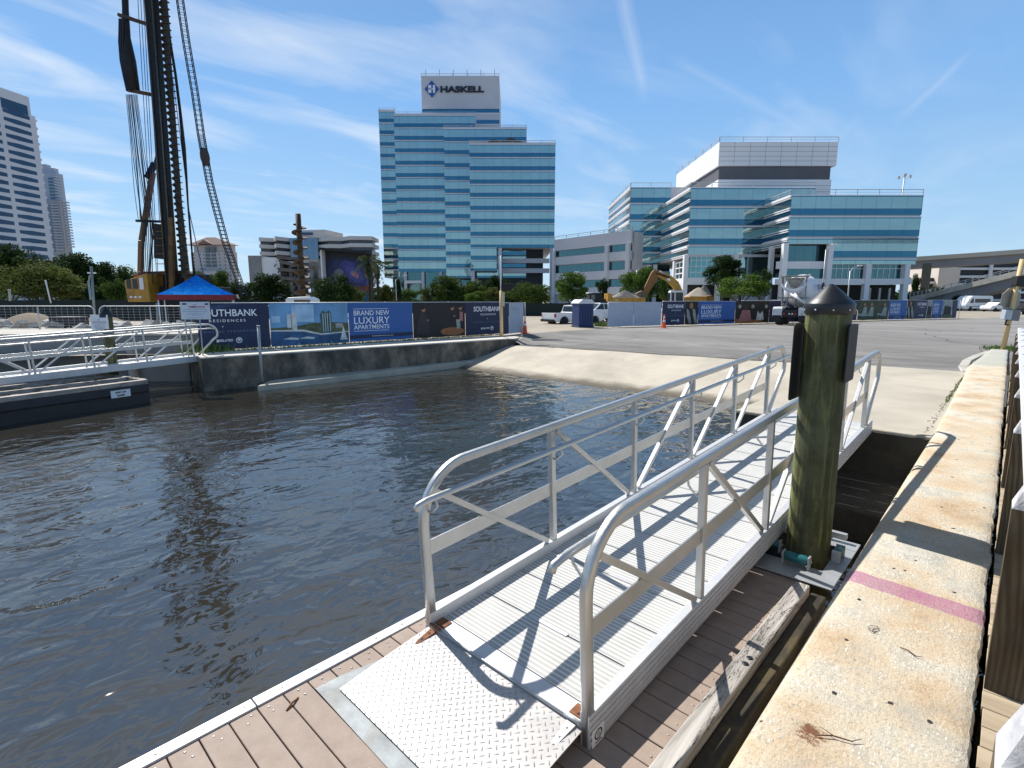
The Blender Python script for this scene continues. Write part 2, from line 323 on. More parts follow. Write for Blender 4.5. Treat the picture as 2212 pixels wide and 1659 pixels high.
def m_asphalt():
    t = NT('worn_asphalt'); a = t.noise(.16, 6, t.co((.55, 1.5, 1), rot=(0, 0, YAW)), .7, .6); b = t.noise(90, 4, rough=.8); d = t.noise(.5, 8, t.co((.5, 1.7, 1), rot=(0, 0, YAW+.15)), .75, .4)
    sp = t.n('ShaderNodeSeparateXYZ'); t.l(t.tc.outputs['Object'], sp.inputs[0])
    near = t.ma('MULTIPLY_ADD', sp.outputs[1], -.055, 2.0, clamp=True)
    c = t.ramp(a, [(.3, (.12, .112, .104)), (.5, (.21, .198, .183)), (.75, (.32, .305, .285))])
    c = t.mix(t.ma('MULTIPLY', t.ma('MULTIPLY', t.ma('SUBTRACT', d, .40), 4.5, clamp=True), t.ma('MULTIPLY', near, .92)), c, (.07, .06, .05))
    c = t.mix(t.ma('MULTIPLY', t.ma('SUBTRACT', b, .35), 1.2, clamp=True), c, (.30, .29, .27))
    v = t.n('ShaderNodeTexVoronoi', feature='DISTANCE_TO_EDGE'); v.inputs['Scale'].default_value = .16; nz = t.n('ShaderNodeTexNoise'); nz.inputs['Scale'].default_value = .6; nz.inputs['Detail'].default_value = 6; t.l(t.tc.outputs['Object'], nz.inputs[0])
    dm = t.n('ShaderNodeMix', data_type='RGBA'); dm.inputs[0].default_value = .35; t.l(t.tc.outputs['Object'], dm.inputs[6]); t.l(nz.outputs['Color'], dm.inputs[7]); t.l(dm.outputs[2], v.inputs[0])
    c = t.mix(t.ma('MULTIPLY', t.ma('LESS_THAN', v.outputs[0], .003), .7), c, (.06, .055, .05))
    t.color(c); t.set(Roughness=.88); t.bump(b, .006); return t.m
def m_wood(name, a, b, c, along=(1, 1, .06), scale=14, ring=0, rough=.75, cracks=False):
    t = NT(name); co = t.co(along); n = t.noise(scale, 6, co, .65, .8); k = t.noise(scale*3.5, 4, co, .7)
    col = t.ramp(n, [(.3, a), (.5, b), (.72, c)]); col = t.mix(t.ma('MULTIPLY', k, .3), col, a)
    if ring:
        w = t.n('ShaderNodeTexWave', wave_type='RINGS', rings_direction='Y'); w.inputs['Scale'].default_value = ring; w.inputs['Distortion'].default_value = 5; w.inputs['Detail'].default_value = 2; w.inputs['Detail Scale'].default_value = 1.2
        t.l(t.co((1, 1, .13)), w.inputs[0]); col = t.mix(t.ma('MULTIPLY', w.outputs['Fac'], .75), col, a)
    h = n
    if cracks:
        q = t.noise(11, 5, co, .7, 1.2); cr = t.ma('LESS_THAN', t.ma('ABSOLUTE', t.ma('SUBTRACT', q, .5)), .006)
        col = t.mix(cr, col, (.02, .018, .015)); h = t.ma('SUBTRACT', n, t.ma('MULTIPLY', cr, 1.5))
    t.color(col); t.set(Roughness=rough); t.bump(h, .006); return t.m
def m_pile():
    t = NT('treated_pile_wood'); n = t.noise(10, 7, t.co((1, 1, .10)), .7, .7); p = t.noise(1.4, 6, t.co((1, 1, .8)), .7); m = t.noise(5, 6, rough=.7)
    c = t.ramp(n, [(.28, (.022, .023, .010)), (.5, (.072, .074, .024)), (.62, (.20, .21, .06)), (.82, (.34, .35, .13))])
    c = t.mix(t.ma('MULTIPLY', t.ma('SUBTRACT', p, .5), 3.5, clamp=True), c, (.16, .18, .10))
    c = t.mix(t.ma('MULTIPLY', t.ma('SUBTRACT', m, .6), 6, clamp=True), c, (.03, .026, .018)); t.color(c); t.set(Roughness=.7); t.bump(n, .012); return t.m
def m_glass(name, tint, rough=.03, mull=2.9, dark=.55, wob=.006):
    t = NT(name); sp = t.n('ShaderNodeSeparateXYZ'); t.l(t.tc.outputs['Object'], sp.inputs[0])
    s = t.ma('ADD', sp.outputs[0], sp.outputs[1]); f = t.ma('FRACT', t.ma('MULTIPLY', s, 1/mull)); ln = t.ma('LESS_THAN', f, .035)
    pane = t.n('ShaderNodeTexWhiteNoise', noise_dimensions='2D'); cc = t.n('ShaderNodeCombineXYZ')
    t.l(t.ma('FLOOR', t.ma('MULTIPLY', s, 1/mull)), cc.inputs[0]); t.l(t.ma('FLOOR', t.ma('MULTIPLY', sp.outputs[2], 1/3.96)), cc.inputs[1]); t.l(cc.outputs[0], pane.inputs[0])
    c = t.mix(t.ma('MULTIPLY', pane.outputs['Value'], .28), tint, tuple(x*.72 for x in tint))
    c = t.mix(ln, c, tuple(x*dark for x in tint)); c = t.mix(t.ma('MULTIPLY', t.noise(.045, 5, rough=.6), .6), c, tuple(x*.55 for x in tint)); t.color(c); t.set(Metallic=.92, Roughness=rough)  # broad noise darkens the tint, painting in reflected cloud patches
    if wob: t.bump(t.noise(.35, 2), wob*6)
    return t.m
def m_leaf(name, a, b, c):
    t = NT(name); n = t.noise(.5, 4); k = t.noise(7, 2)
    col = t.ramp(t.ma('ADD', t.ma('MULTIPLY', n, .6), t.ma('MULTIPLY', k, .4)), [(.35, a), (.5, b), (.68, c)])
    t.color(col); t.set(Roughness=.8, Specular_IOR_Level=.08)
    tr = t.n('ShaderNodeBsdfTranslucent'); t.l(col, tr.inputs[0]); ms = t.n('ShaderNodeMixShader'); ms.inputs[0].default_value = .3
    out = [x for x in t.t.nodes if x.type == 'OUTPUT_MATERIAL'][0]; t.l(t.b.outputs[0], ms.inputs[1]); t.l(tr.outputs[0], ms.inputs[2]); t.l(ms.outputs[0], out.inputs[0]); return t.m
A_RAIL = m_alu('brushed_aluminium', (.60, .60, .585), .36, .8)
A_WHITE = m_alu('bright_aluminium', (.70, .70, .70), .45, .35)
A_DULL = m_alu('dull_galvanised', (.50, .52, .53), .5, .55)
RIB = m_rib(); DIAM = m_diamond(); DECKB = m_deckboard(); CAPST = m_capstone(); BULK = m_bulkhead()
ASPH = m_asphalt(); RAMP = m_conc('ramp_concrete', (.66, .59, .47), .30, .5, wet=-.98); PADC = m_conc('pad_concrete', (.62, .56, .45), .28, .45)
GREYC = m_conc('grey_concrete', (.34, .34, .34), .35, .7); DARKC = m_conc('wet_dark_concrete', (.075, .07, .055), .6, 1.6)
PALEC = m_conc('pale_concrete', (.60, .57, .50), .25, 1.0); SITE = m_conc('site_dirt', (.46, .40, .31), .4, .3)
LEDG = m_conc('ledge_concrete', (.62, .58, .48), .35, 1.5)
BLACK = mat('black_plastic', (.012, .014, .018), .42, var=.3); BLACKG = mat('black_paint', (.010, .0105, .012), .65)
RUST = mat('rusty_steel', (.20, .075, .03), .8, var=.5, scale=25, bump=.004)
RUBBER = mat('tyre_rubber', (.018, .018, .018), .85); CHROME = mat('rim_metal', (.5, .5, .5), .3, .8)
WHITEP = mat('white_paint', (.80, .80, .80), .35, var=.04, coat=.4); WHITEM = mat('white_sign_face', (.78, .78, .80), .5, var=.03)
NAVY = mat('navy_banner', (.008, .022, .075), .55, var=.15, scale=1.2); BLUEB = mat('blue_banner', (.025, .11, .36), .55, var=.08, scale=1)
NAVY2 = mat('deep_navy', (.010, .018, .065), .5, var=.1); TXTW = mat('banner_white_print', (.88, .90, .94), .6, var=.05)
YEL = mat('machine_yellow', (.46, .24, .03), .5, var=.2, scale=2, dirt=(.25, .13, .04)); ORN = mat('rig_ochre', (.22, .10, .02), .55, var=.25, scale=1.5, dirt=(.16, .07, .02))
DKSTEEL = mat('dark_steel', (.018, .018, .019), .55, .3, var=.4, scale=4); GLASSD = mat('dark_glass', (.015, .02, .025), .08, var=.1)
RED = mat('red_paint', (.45, .02, .02), .5); CONE = mat('cone_orange', (.80, .10, .02), .5, var=.08); TEAL = mat('teal_roller', (.02, .15, .16), .4, var=.25, scale=20)
LAMPRED = mat('tail_lamp', (.5, .01, .02), .2); TAN = mat('tan_painted_post', (.66, .48, .24), .6, var=.1, scale=6, dirt=(.55, .33, .12), dscale=6)
# ---------------------------------------------------------------- setting: water, ground, ramp
WZ = -1.1
b = MB(); b.add([(-900, -1500, WZ), (900, -1500, WZ), (900, 19.5, WZ), (-900, 19.5, WZ)], [(0, 1, 2, 3)]); struct(b.build('water', m_water()))
b = MB(); b.add([(-1500, -900, -3.0), (60, -900, -3.0), (60, 30, -3.0), (-1500, 30, -3.0)], [(0, 1, 2, 3)]); struct(b.build('river_bed', DARKC))
# dry land: left quay, far site, right bank; a notch is left for the basin
b = MB(); zg = -.07
for poly in ([(-4000, -400), (-31, -10), (-22.0, 4.0), (-20.2, 6.1), (-17.35, 18.2), (-4000, 18.2)], [(-4000, 18.2), (-17.3, 18.2), (-17.25, 19), (-19.2, 21), (-19.6, 24), (-19.6, 30), (-4000, 30)], [(-4000, 30), (-19.6, 30), (8, 30), (4000, 30), (4000, 6500), (-4000, 6500)],
             [(.3, -400), (4000, -400), (4000, 30), (8, 30), (.3, 18.2)]):
    o = len(b.v); b.v += [(x, y, zg if x < 0 else -.45) if not (y >= 30) else (x, y, zg) for x, y in poly]; b.f.append(tuple(range(o, o+len(poly)))); b.mi.append(0); b.sm.append(False)
struct(b.build('ground', SITE))
def az(x, y):                                     # height of the asphalt: it dips towards the ramp head
    k = max(0, min(1, (30-y)/11.8)); e = -.10 + (-.20)*max(0, min(1, -x/17)); return -.05*(1-k) + e*k
b = MB(); nx, ny = 26, 26
for j in range(ny):
    y = 18.15 + (j/(ny-1))**2*120
    xl = -17.2 if y < 19 else -17.2-(y-19) if y < 21 else max(-19.2-(y-21)*.133, -19.6) if y < 30 else -19.6+(y-30)*.40
    xr = .4 if y < 24 else .4+(y-24)*.9
    for i in range(nx): x = xl+(xr-xl)*i/(nx-1); b.v.append((x, y, az(x, y)+.004 if i else -.066))
for j in range(ny-1):
    for i in range(nx-1): k = j*nx+i; b.f.append((k, k+1, k+nx+1, k+nx)); b.mi.append(0); b.sm.append(True)
struct(b.build('parking_lot', ASPH))
b = MB(); nx = 40                                  # the boat ramp, one rough concrete slope
for j in range(16):
    f = j/15
    for i in range(nx):
        x = -17.4+(17.4-.55)*i/(nx-1); z0 = az(x, 18.15); y = 18.17-f*9.0
        z = z0-.02+(-1.1-z0)*min(1.0, (18.17-y)/3.45) if y > 14.7 else -1.1-(14.72-y)*.27
        b.v.append((x, y, z+.01*sin(x*1.9+y*3)))
for j in range(15):
    for i in range(nx-1): k = j*nx+i; b.f.append((k, k+nx, k+nx+1, k+1)); b.mi.append(0); b.sm.append(True)
struct(b.build('boat_ramp', RAMP))
# raised pad the gangway lands on, with the lower slab in front of it
pad = thing('landing_pad', 'raised cream concrete landing pad at the head of the near gangway, beside the seawall', 'landing')
b = MB(); b.prism([(-3.3, 9.06), (-.6, 9.06), (-.6, 18.2), (-3.3, 18.2)], -2.2, [-.075, -.075, -.085, -.095]); b.build('pad_top', PADC, pad, .02)
b = MB(); b.box(-3.3, -.6, 7.24, 9.05, -2.2, -.74); b.build('lower_slab', DARKC, pad, .02)
b = MB(); b.box(-3.28, -.62, 9.0, 9.055, -.74, -.11); b.build('front_face', DARKC, pad)
# ---------------------------------------------------------------- near seawall with its broad cap
def near_wall():
    b = MB(); rnd = random.Random(3); ys = []; y = -3.0
    while y < 26.2: ys.append(y); y += .05 if y < 8 else .12
    def il(y, P):
        for (a, va), (c, vc) in zip(P, P[1:]):
            if a <= y <= c: return va+(vc-va)*(y-a)/(c-a)
        return P[-1][1]
    rows = []; jag = 0; dep = 0
    for y in ys:
        xl = il(y, [(-3, -.63), (10, -.64), (16, -.72), (19, -.78), (26.5, -.50)]); xr = il(y, [(-3, .055), (6, .065), (21.5, 0), (26.5, -.02)])
        jag = jag*.6+rnd.uniform(-.006, .006); ch = rnd.random(); 
        if ch < .035: dep = rnd.uniform(.008, .025)
        else: dep *= .6
        r = xr+jag-dep*.6; n = rnd.uniform(-.002, .002)
        rows.append([(xl+.002, -2.4), (xl, -.10), (xl+.006, -.045), (xl+.022, -.016), (xl+.05, -.003), (xl+.15, n), (xl+.32, -n), (r-.10, n*.6), (r-.03, -.003-dep*.1), (r-.008, -.012-dep*.3), (r+.002, -.05), (r-.012+rnd.uniform(-.006, .006), -.16), (r-.01, -2.4)])
    m = len(rows[0])
    for y, r in zip(ys, rows):
        for x, z in r: b.v.append((x, y, z))
    for j in range(len(ys)-1):
        for i in range(m-1): k = j*m+i; b.f.append((k, k+m, k+m+1, k+1)); b.mi.append(0); b.sm.append(2 < i < 8)
    b.f.append(tuple(range(m))); b.mi.append(0); b.sm.append(False); b.f.append(tuple((len(ys)-1)*m+i for i in range(m))[::-1]); b.mi.append(0); b.sm.append(False)
    o = b.build('seawall', CAPST); tag(o, 'broad tan shell-concrete seawall cap with a faded magenta stripe, running along the right', 'seawall')
near_wall()
GRASS = mat('grass_green', (.10, .17, .03), .8, var=.5, scale=8)
def tuft(name, label, pts, n, h, seed, group=None):
    r = random.Random(seed); b = MB()
    for i in range(n):
        x, y, z, sx, sy = r.choice(pts); px_, py_ = x+r.gauss(0, sx), y+r.gauss(0, sy); a = r.uniform(0, 2*pi); hh = h*r.uniform(.4, 1.1); w = .012+hh*.06; lx, ly = r.uniform(-.5, .5)*hh, r.uniform(-.5, .5)*hh
        b.add([(px_-w*cos(a), py_-w*sin(a), z-.01), (px_+w*cos(a), py_+w*sin(a), z-.01), (px_+lx, py_+ly, z+hh)], [(0, 1, 2)])
    o = b.build(name, GRASS); tag(o, label, 'grass', group, 'stuff'); return o
tuft('weeds', 'thin weeds growing in the joint between pad and seawall', [(-.74, y/10, -.07, .012, .12) for y in range(125, 165, 3)], 120, .045, 4)
tuft('grass', 'small patch of green grass round the foot of the leaning post', [(-.25+.1*i, 27.2, -.05, .25, .5) for i in range(5)], 900, .13, 5)
b = MB()
for k, (x, y) in enumerate([(-.88, 18.3), (-.98, 20), (-.9, 22), (-.75, 24), (-.55, 26), (-.3, 26.9)]):
    pass
pts = [(-.86, 18.25), (-1.0, 19.5), (-1.02, 21.5), (-.86, 23.5), (-.62, 25.4), (-.3, 26.5)]
b.prism(pts+[(x+.22, y+.02) for x, y in pts[::-1]], [az(x, y)-.05 for x, y in pts]*2, [az(x, y)+.045 for x, y in pts+pts[::-1]]); o = b.build('kerb', PALEC, None, .03); tag(o, 'short pale kerb with worn yellow paint curving round the end of the seawall', 'kerb')
# twigs lying on the cap
for k, (p, sc, rz, lab) in enumerate([((-.33, 2.30, .006), .085, .5, 'forked brown twig lying beside the rust stain on the seawall cap'), ((-.20, 3.16, .004), .05, -.4, 'thin straight twig lying on the tan seawall cap, below the magenta stripe'), ((-.36, 3.27, .004), .035, 1.2, 'curled bit of dry stem lying nearest the water edge of the seawall cap')]):
    b = MB(); b.tube([(-sc, 0, .003), (-sc*.3, .01, .006), (sc*.5, .0, .004), (sc, .02, .008)], [.0022, .003, .0024, .001], 6)
    if k == 0: b.tube([(-sc*.2, .008, .005), (-sc*.75, .045, .01)], [.002, .001], 6)
    if k == 2: b.tube([(sc*cos(a/3), sc*sin(a/3)*.8+.01, .004) for a in range(0, 14)], .0012, 5)
    o = b.build('twig', mat('dry_twig', (.10, .045, .03), .8)); o.location = p; o.rotation_euler = (0, 0, rz); tag(o, lab, 'twig', 'twigs on the seawall cap')
# ---------------------------------------------------------------- floating dock beside the gangway
def near_dock():
    t = thing('floating_dock', 'low floating dock of brown composite boards under the near gangway', 'dock', (0, 0, 0))
    Z = -.47; x0, x1 = -2.835, -1.03; r = random.Random(2)
    b = MB(); y = -3.0
    while y < 4.5:
        z = Z+r.uniform(-.0015, .0015); b.box(x0, x1, y, y+.139, z-.025, z); y += .1457
    b.build('decking', DECKB, t, .003, 1)
    b = MB(); b.box(x0-.085, x0-.004, -3, -1.02, Z-.02, Z+.012); b.box(x0-.085, x0-.004, -1.0, .93, Z-.02, Z+.012); b.box(x0-.085, x0-.004, .937, 5.2, Z-.02, Z+.012); b.box(x0-.085, x0-.075, -3, 5.2, Z-.10, Z-.021); b.build('edge_trim', A_WHITE, t, .004)
    SC = []; y = -3.0+.07
    while y < 4.5:
        for x in (x0+.035, x0+.085, x0+.80, x1-.05): SC.append((x+r.uniform(-.006, .006), y+r.uniform(-.03, .03), Z, .0068))
        y += .1457
    y = -2.9
    while y < 5.1: SC.append((x0-.045, y, Z+.012, .009)); y += .21
    vis = lambda p: (0 if p[1] > .2 and (p[1] < 3.2) else 10)+abs(p[1]-1.2)
    SC.sort(key=vis); sm_ = mat('screw_steel', (.42, .40, .37), .45, .5); rest = MB(); me_ = {}
    for k, (x, y, z, rr) in enumerate(SC):
        prof = [(rr, 0), (rr, .002), (rr*.5, .0035)]
        if k < 100:
            if rr not in me_: q = MB(); q.lathe(prof, 8); o = q.build('screw', sm_, t); me_[rr] = o
            else: o = me_[rr].copy(); COL.objects.link(o); o.parent = t
            o.location = (x, y, z)
        else: rest.lathe(prof, 8, M=Matrix.Translation((x, y, z)))
    rest.build('screws', sm_, t)['kind'] = 'stuff'
    b = MB(); b.box(x0-.07, x1, -3, 5.2, Z-.30, Z-.027); b.build('frame', BLACKG, t)
    b = MB()
    for k in range(4): b.box(x0+.05, x1-.05, -2.9+k*2.02, -1.0+k*2.02, -1.4, Z-.305)
    b.build('floats', BLACK, t)
    BEAM = m_wood('weathered_beam', (.20, .18, .155), (.42, .39, .35), (.60, .57, .52), (1, .07, 1), 16, cracks=True)
    BEAMD = m_wood('algae_beam', (.018, .015, .01), (.045, .036, .02), (.16, .115, .03), (1, .35, .6), 5)
    b = MB(); b.box(-1.012, -.905, -3, 4.26, -.46, -.36); o = b.build('rub_beam', BEAM, t, .012)
    b = MB(); b.box(-.903, -.80, -3, 4.30, -.72, -.43); b.box(-1.0, -.905, -3, 4.2, -.80, -.465); b.build('fender_beam', BEAMD, t, .012)
    for y in (1.62, 1.70, 3.02, 3.09):
        b = MB(); b.lathe([(.019, 0), (.019, .0035), (.008, .0036)], 14, M=Matrix.Translation((-.95+.01*(y > 3), y, -.36))); b.build('bolt_hole', BLACK, t)
    # pile guide: plate frame with rollers round the pile
    pg = thing('pile_guide', None, None); pg.parent = t
    b = MB(); b.box(-1.65, -.80, 4.46, 4.74, -.455, -.443); b.box(-1.65, -.80, 5.33, 5.52, -.455, -.443); b.box(-.93, -.80, 4.745, 5.325, -.454, -.444); b.box(-1.65, -1.42, 4.745, 5.325, -.454, -.444)
    b.bar((-.9, 5.46, -.38), (-1.6, 5.46, -.38), .05, .05); o = b.build('guide_plate', A_DULL, pg, .003)
    for cx, cy, ax, ln in ((-1.12, 4.69, 'x', .17), (-.885, 5.05, 'y', .13), (-1.37, 4.86, 'x', .12)):
        rr = MB(); R = Matrix.Rotation(pi/2, 4, 'Y') if ax == 'x' else Matrix.Rotation(pi/2, 4, 'X')
        M = Matrix.Translation((cx, cy, -.375)) @ R
        rr.lathe([(.034, -ln/2), (.040, -ln/2+.012), (.040, ln/2-.012), (.034, ln/2)], 18, M=M); o = rr.build('roller', TEAL, pg)
        for s_ in (-1, 1):
            br = MB()
            p = Vector((cx, cy, 0))+(Vector((1, 0, 0)) if ax == 'x' else Vector((0, 1, 0)))*s_*(ln/2+.013)
            if ax == 'x': br.box(p.x-.008, p.x+.008, p.y-.035, p.y+.035, -.443, -.335)
            else: br.box(p.x-.035, p.x+.035, p.y-.008, p.y+.008, -.443, -.335)
            br.lathe([(.012, -.02), (.012, .02)], 8, M=Matrix.Translation((p.x, p.y, -.375)) @ R)
            br.build('bracket', A_DULL, o, .004)
    # cleat bolted on the trim
    c = MB(); c.tube([(0, -.135, .062), (0, -.10, .052), (0, -.05, .045), (0, .05, .045), (0, .10, .052), (0, .135, .062)], [.006, .010, .013, .013, .010, .006], 10)
    c.tube([(0, -.04, .045), (0, -.05, 0)], [.012, .018], 10); c.tube([(0, .04, .045), (0, .05, 0)], [.012, .018], 10)
    o = c.build('cleat', DKSTEEL, t); o.location = (-2.80, 2.42, Z+.012); 
    b = MB(); b.tube([(0, -.05, 0), (0, 0, .012), (0, .05, 0)], .006, 8); o = b.build('ring', RUST, t); o.location = (-2.72, 1.08, Z+.001); o.rotation_euler = (0, 0, .5)
near_dock()
# ---------------------------------------------------------------- gangway (aluminium truss bridge)
def rrect(w, h, r=.008):
    o = []
    for sx, sy, a0 in ((1, 1, 0), (-1, 1, 90), (-1, -1, 180), (1, -1, 270)):
        for k in range(3): a = radians(a0+k*45); o.append((sx*(w/2-r)+r*cos(a), sy*(h/2-r)+r*sin(a)))
    return o
def gangway(label, full=True):
    t = thing('gangway', label, 'gangway'); hw = .6375; Lg = 7.0; r = random.Random(5)
    b = MB(); y = .10
    while y < Lg-.2: b.box(-hw+.03, hw-.03, y, y+.372, -.032, 0); y += .385
    b.build('deck', RIB, t)
    for q in ((-.03, .09), (Lg-.17, Lg+.05)): b = MB(); b.box(-hw+.03, hw-.03, *q, -.032, .002); b.build('end_plate', A_WHITE, t)
    for k in range(9): b = MB(); b.box(-hw+.03, hw-.03, .3+k*.77, .35+k*.77, -.085, -.034); b.build('cross_beam', A_DULL, t)
    for q in ((-.18, .14, .462, .492), (-.05, .22, 1.24, 1.262)): b = MB(); b.box(*q, .0015, .006); b.build('seam_strip', A_WHITE, t)
    for s in (-1, 1):
        b = MB(); xi, xo = s*(hw-.028), s*(hw+.030)
        a, c = min(xi, xo), max(xi, xo)
        b.box(a, c, -.03, Lg, -.115, .082)
        for k in range(4): z = -.085+k*.04; b.box(min(xo, xo+s*.007), max(xo, xo+s*.007), -.03, Lg, z, z+.022)
        b.build('side_beam', A_WHITE, t, .003)
        X = s*hw
        # top rail with rounded ends, one bent tube
        P = [(X, 0, -.115), (X, -.005, .3), (X, -.01, .62)]; R_ = .36; zc = 1.06-R_; 
        for k in range(9): a_ = radians(180-k*90/8*.97); P.append((X, .35+R_*cos(a_), zc+R_*sin(a_)))
        P += [(X, y, 1.06) for y in np.linspace(.5, 6.9, 14)]
        R2 = .30
        for k in range(1, 12): a_ = radians(90-k*115/11); P.append((X, 6.98+R2*cos(a_), 1.06-R2+R2*sin(a_)))
        P += [(X, 7.13, .55), (X, 6.62, .08)]
        m = MB(); m.sweep(P, rrect(.05, .062, .012), (1, 0, 0), sm=True); m.build('top_rail', A_RAIL, t)
        for y in (1.3, 2.6, 3.9, 5.2, 6.5):
            m = MB(); m.box(X-.024, X+.024, y-.024, y+.024, .082, 1.03); m.build('post', A_RAIL, t, .004)
        m = MB(); m.box(X-.006, X+.006, .02, 6.5, .48, .585); m.build('mid_rail', A_RAIL, t, .002)
        for (ya, za, yb, zb) in ((.06, .93, 1.22, .10), (1.36, 1.02, 2.50, .10), (3.84, 1.02, 2.68, .10), (5.14, 1.02, 3.98, .10), (6.44, 1.02, 5.28, .10)):
            m = MB(); m.bar((X, ya, za), (X, yb, zb), .040, .040, up=(1, 0, 0)); m.build('brace', A_WHITE if za > 1 and ya > yb else A_RAIL, t, .003)
        xh = X-s*.105
        m = MB(); m.tube([(xh, -.14, .875), (xh, -.12, .905)]+[(xh, y, .915) for y in np.linspace(-.05, 7.1, 20)]+[(xh, 7.2, .905), (xh, 7.22, .88)], .021, 12); h = m.build('handrail', A_RAIL, t)
        for y in (0.02, 1.3, 2.6, 3.9, 5.2, 6.5):
            m = MB(); m.tube([(xh, y, .90), (xh, y+.01, .85), (xh+s*.05, y+.01, .80), (X-s*.02, y, .79)], .008, 8); m.build('rail_bracket', A_RAIL, h)
    if full:
        # transition plate: chequered flap hinged to the low end, plain apron under it
        b = MB(); n = 12
        for j in range(n+1):
            f = j/n; y = -.035-f*.655; z = -.012-.048*f+(.004*sin(f*pi))
            b.v += [(-hw+.01, y, z), (hw-.01, y, z), (-hw+.01, y, z-.007), (hw-.01, y, z-.007)]
        for j in range(n):
            k = j*4; b.f += [(k, k+4, k+5, k+1), (k+2, k+3, k+7, k+6), (k, k+2, k+6, k+4), (k+1, k+5, k+7, k+3)]; b.mi += [0]*4; b.sm += [False]*4
        b.f += [(0, 1, 3, 2), (n*4, n*4+2, n*4+3, n*4+1)]; b.mi += [0]*2; b.sm += [False]*2
        pl = b.build('transition_plate', DIAM, t)
        APP = [(-hw-.11, -.78), (hw+.05, -.80), (hw+.03, -.55), (-hw-.02, -.22), (-hw-.10, -.62)]; ap = MB(); ap.prism(APP, [-.112-.05*y_ for x_, y_ in APP], [-.106-.05*y_ for x_, y_ in APP])
        ap.build('apron', mat('scuffed_zinc', (.25, .27, .275), .6, .2, var=.3, scale=7, bump=.001, dirt=(.24, .23, .2), dscale=5), t)
        b = MB(); b.tube([(-hw+.02, -.03, .004), (hw-.02, -.03, .004)], .007, 10); b.build('hinge_rod', A_DULL, t)
        for s in (-1, 1):
            h = MB(); xc = s*(hw-.075); h.box(xc-.045, xc+.045, .0, .075, .003, .008, 0); h.add([(xc-.028, -.045, .000), (xc+.028, -.045, .000), (xc+.012, -.21, -.024), (xc-.012, -.21, -.024), (xc-.028, -.045, -.012), (xc+.028, -.045, -.012), (xc+.012, -.21, -.036), (xc-.012, -.21, -.036)], [(0, 1, 2, 3)[::-1], (0, 4, 5, 1), (1, 5, 6, 2), (2, 6, 7, 3), (3, 7, 4, 0)], 1)
            h.tube([(xc-.05, -.03, .012), (xc+.05, -.03, .012)], .011, 10, 1)
            for yy, mm in ((.02, 0), (.055, 0), (-.08, 1), (-.14, 1), (-.19, 1)): h.lathe([(.007, 0), (.007, .006), (.003, .009)], 8, mm, Matrix.Translation((xc, yy, .006 if yy > 0 else -.004-(-yy-.04)*.15)))
            h.build('hinge', [RUST, A_DULL if s > 0 else RUST], t)
        b = MB(); b.box(hw+.038, hw+.040, -.02, .085, -.105, -.005); o = b.build('maker_label', WHITEM, t)
        b = MB(); ring = []
        for rr, zz_ in ((.030, 0), (.022, 0)): ring += [(0, .033+rr*cos(k*pi/10)*1.15, -.048+rr*sin(k*pi/10)) for k in range(20)]
        b.add([(hw+.0412, p[1], p[2]) for p in ring], [(k, (k+1) % 20, 20+(k+1) % 20, 20+k) for k in range(20)])
        for dz in (-.008, .006): b.box(hw+.0405, hw+.0415, .018, .048, dz-.048, dz-.044)
        b.box(hw+.0405, hw+.0415, .005, .06, -.092, -.086); b.build('label_mark', BLACKG, o)
    return t
g1 = gangway('wide aluminium gangway with ribbed deck in the foreground, sloping up from the brown dock')
g1.location = (-1.9925, 2.0, -.36); g1.rotation_euler = (radians(2.86), 0, 0)
g2 = gangway('aluminium gangway at the far left, reaching from the left dock up to the stained bulkhead', False)
g2.location = (-19.9, -1.15, -.42); g2.rotation_euler = (radians(2.86), 0, 0)
# ---------------------------------------------------------------- timber pile with cap and side boards
def big_pile():
    t = thing('mooring_pile', 'thick greenish timber pile with black pointed cap in front of the gangway', 'pile', (-1.12, 5.02, -2.5))
    b = MB(); r = random.Random(8); n = 40; prof = []; rows = 70
    for j in range(rows+1):
        z = j/rows*4.2
        for k in range(n):
            a = 2*pi*k/n; rr = .168+.005*sin(3*a+z*.7)+.003*sin(9*a+z)+.0016*sin(23*a)+(.010*max(0, 1-z/3)); b.v.append((rr*cos(a), rr*sin(a), z))
    for j in range(rows):
        for k in range(n): k2 = (k+1) % n; b.f.append((j*n+k, j*n+k2, (j+1)*n+k2, (j+1)*n+k)); b.mi.append(0); b.sm.append(True)
    b.build('shaft', m_pile(), t)
    b = MB(); b.lathe([(.181, 4.165), (.186, 4.17), (.186, 4.245), (.182, 4.254), (.140, 4.295), (.09, 4.344), (.045, 4.385), (.018, 4.407), (.004, 4.412)], 48); c = b.build('cap', BLACK, t)
    b = MB()
    for k in range(9):
        a = 2*pi*k/9+.2; b.lathe([(.007, .0), (.007, .003), (.004, .005)], 8, M=Matrix.Translation((.186*cos(a), .186*sin(a), 4.20)) @ Matrix.Rotation(a, 4, 'Z') @ Matrix.Rotation(pi/2, 4, 'Y'))
    b.build('nail', mat('nail_head', (.7, .7, .7), .3, .5), c)
    for s, lab in ((-1, None), (1, None)):
        b = MB(); poly = []; y0, y1, z0, z1, rr = -.25, .27, 3.44, 4.085, .035
        if s > 0: y0, y1 = -.16, .16; z0 = 3.62
        for cx, cz, a0 in ((y1-rr, z1-rr, 0), (y0+rr, z1-rr, 90), (y0+rr, z0+rr, 180), (y1-rr, z0+rr, 270)):
            for q in range(4): a = radians(a0+q*30); poly.append((cx+rr*cos(a), cz+rr*sin(a)))
        R = Matrix.Rotation(pi/2, 4, 'Z'); b.side(poly, -.004, .004, 0, R @ Matrix.Identity(4)); o = b.build('side_board', BLACKG, t); o.location = (s*.186, .0, 0)
big_pile()
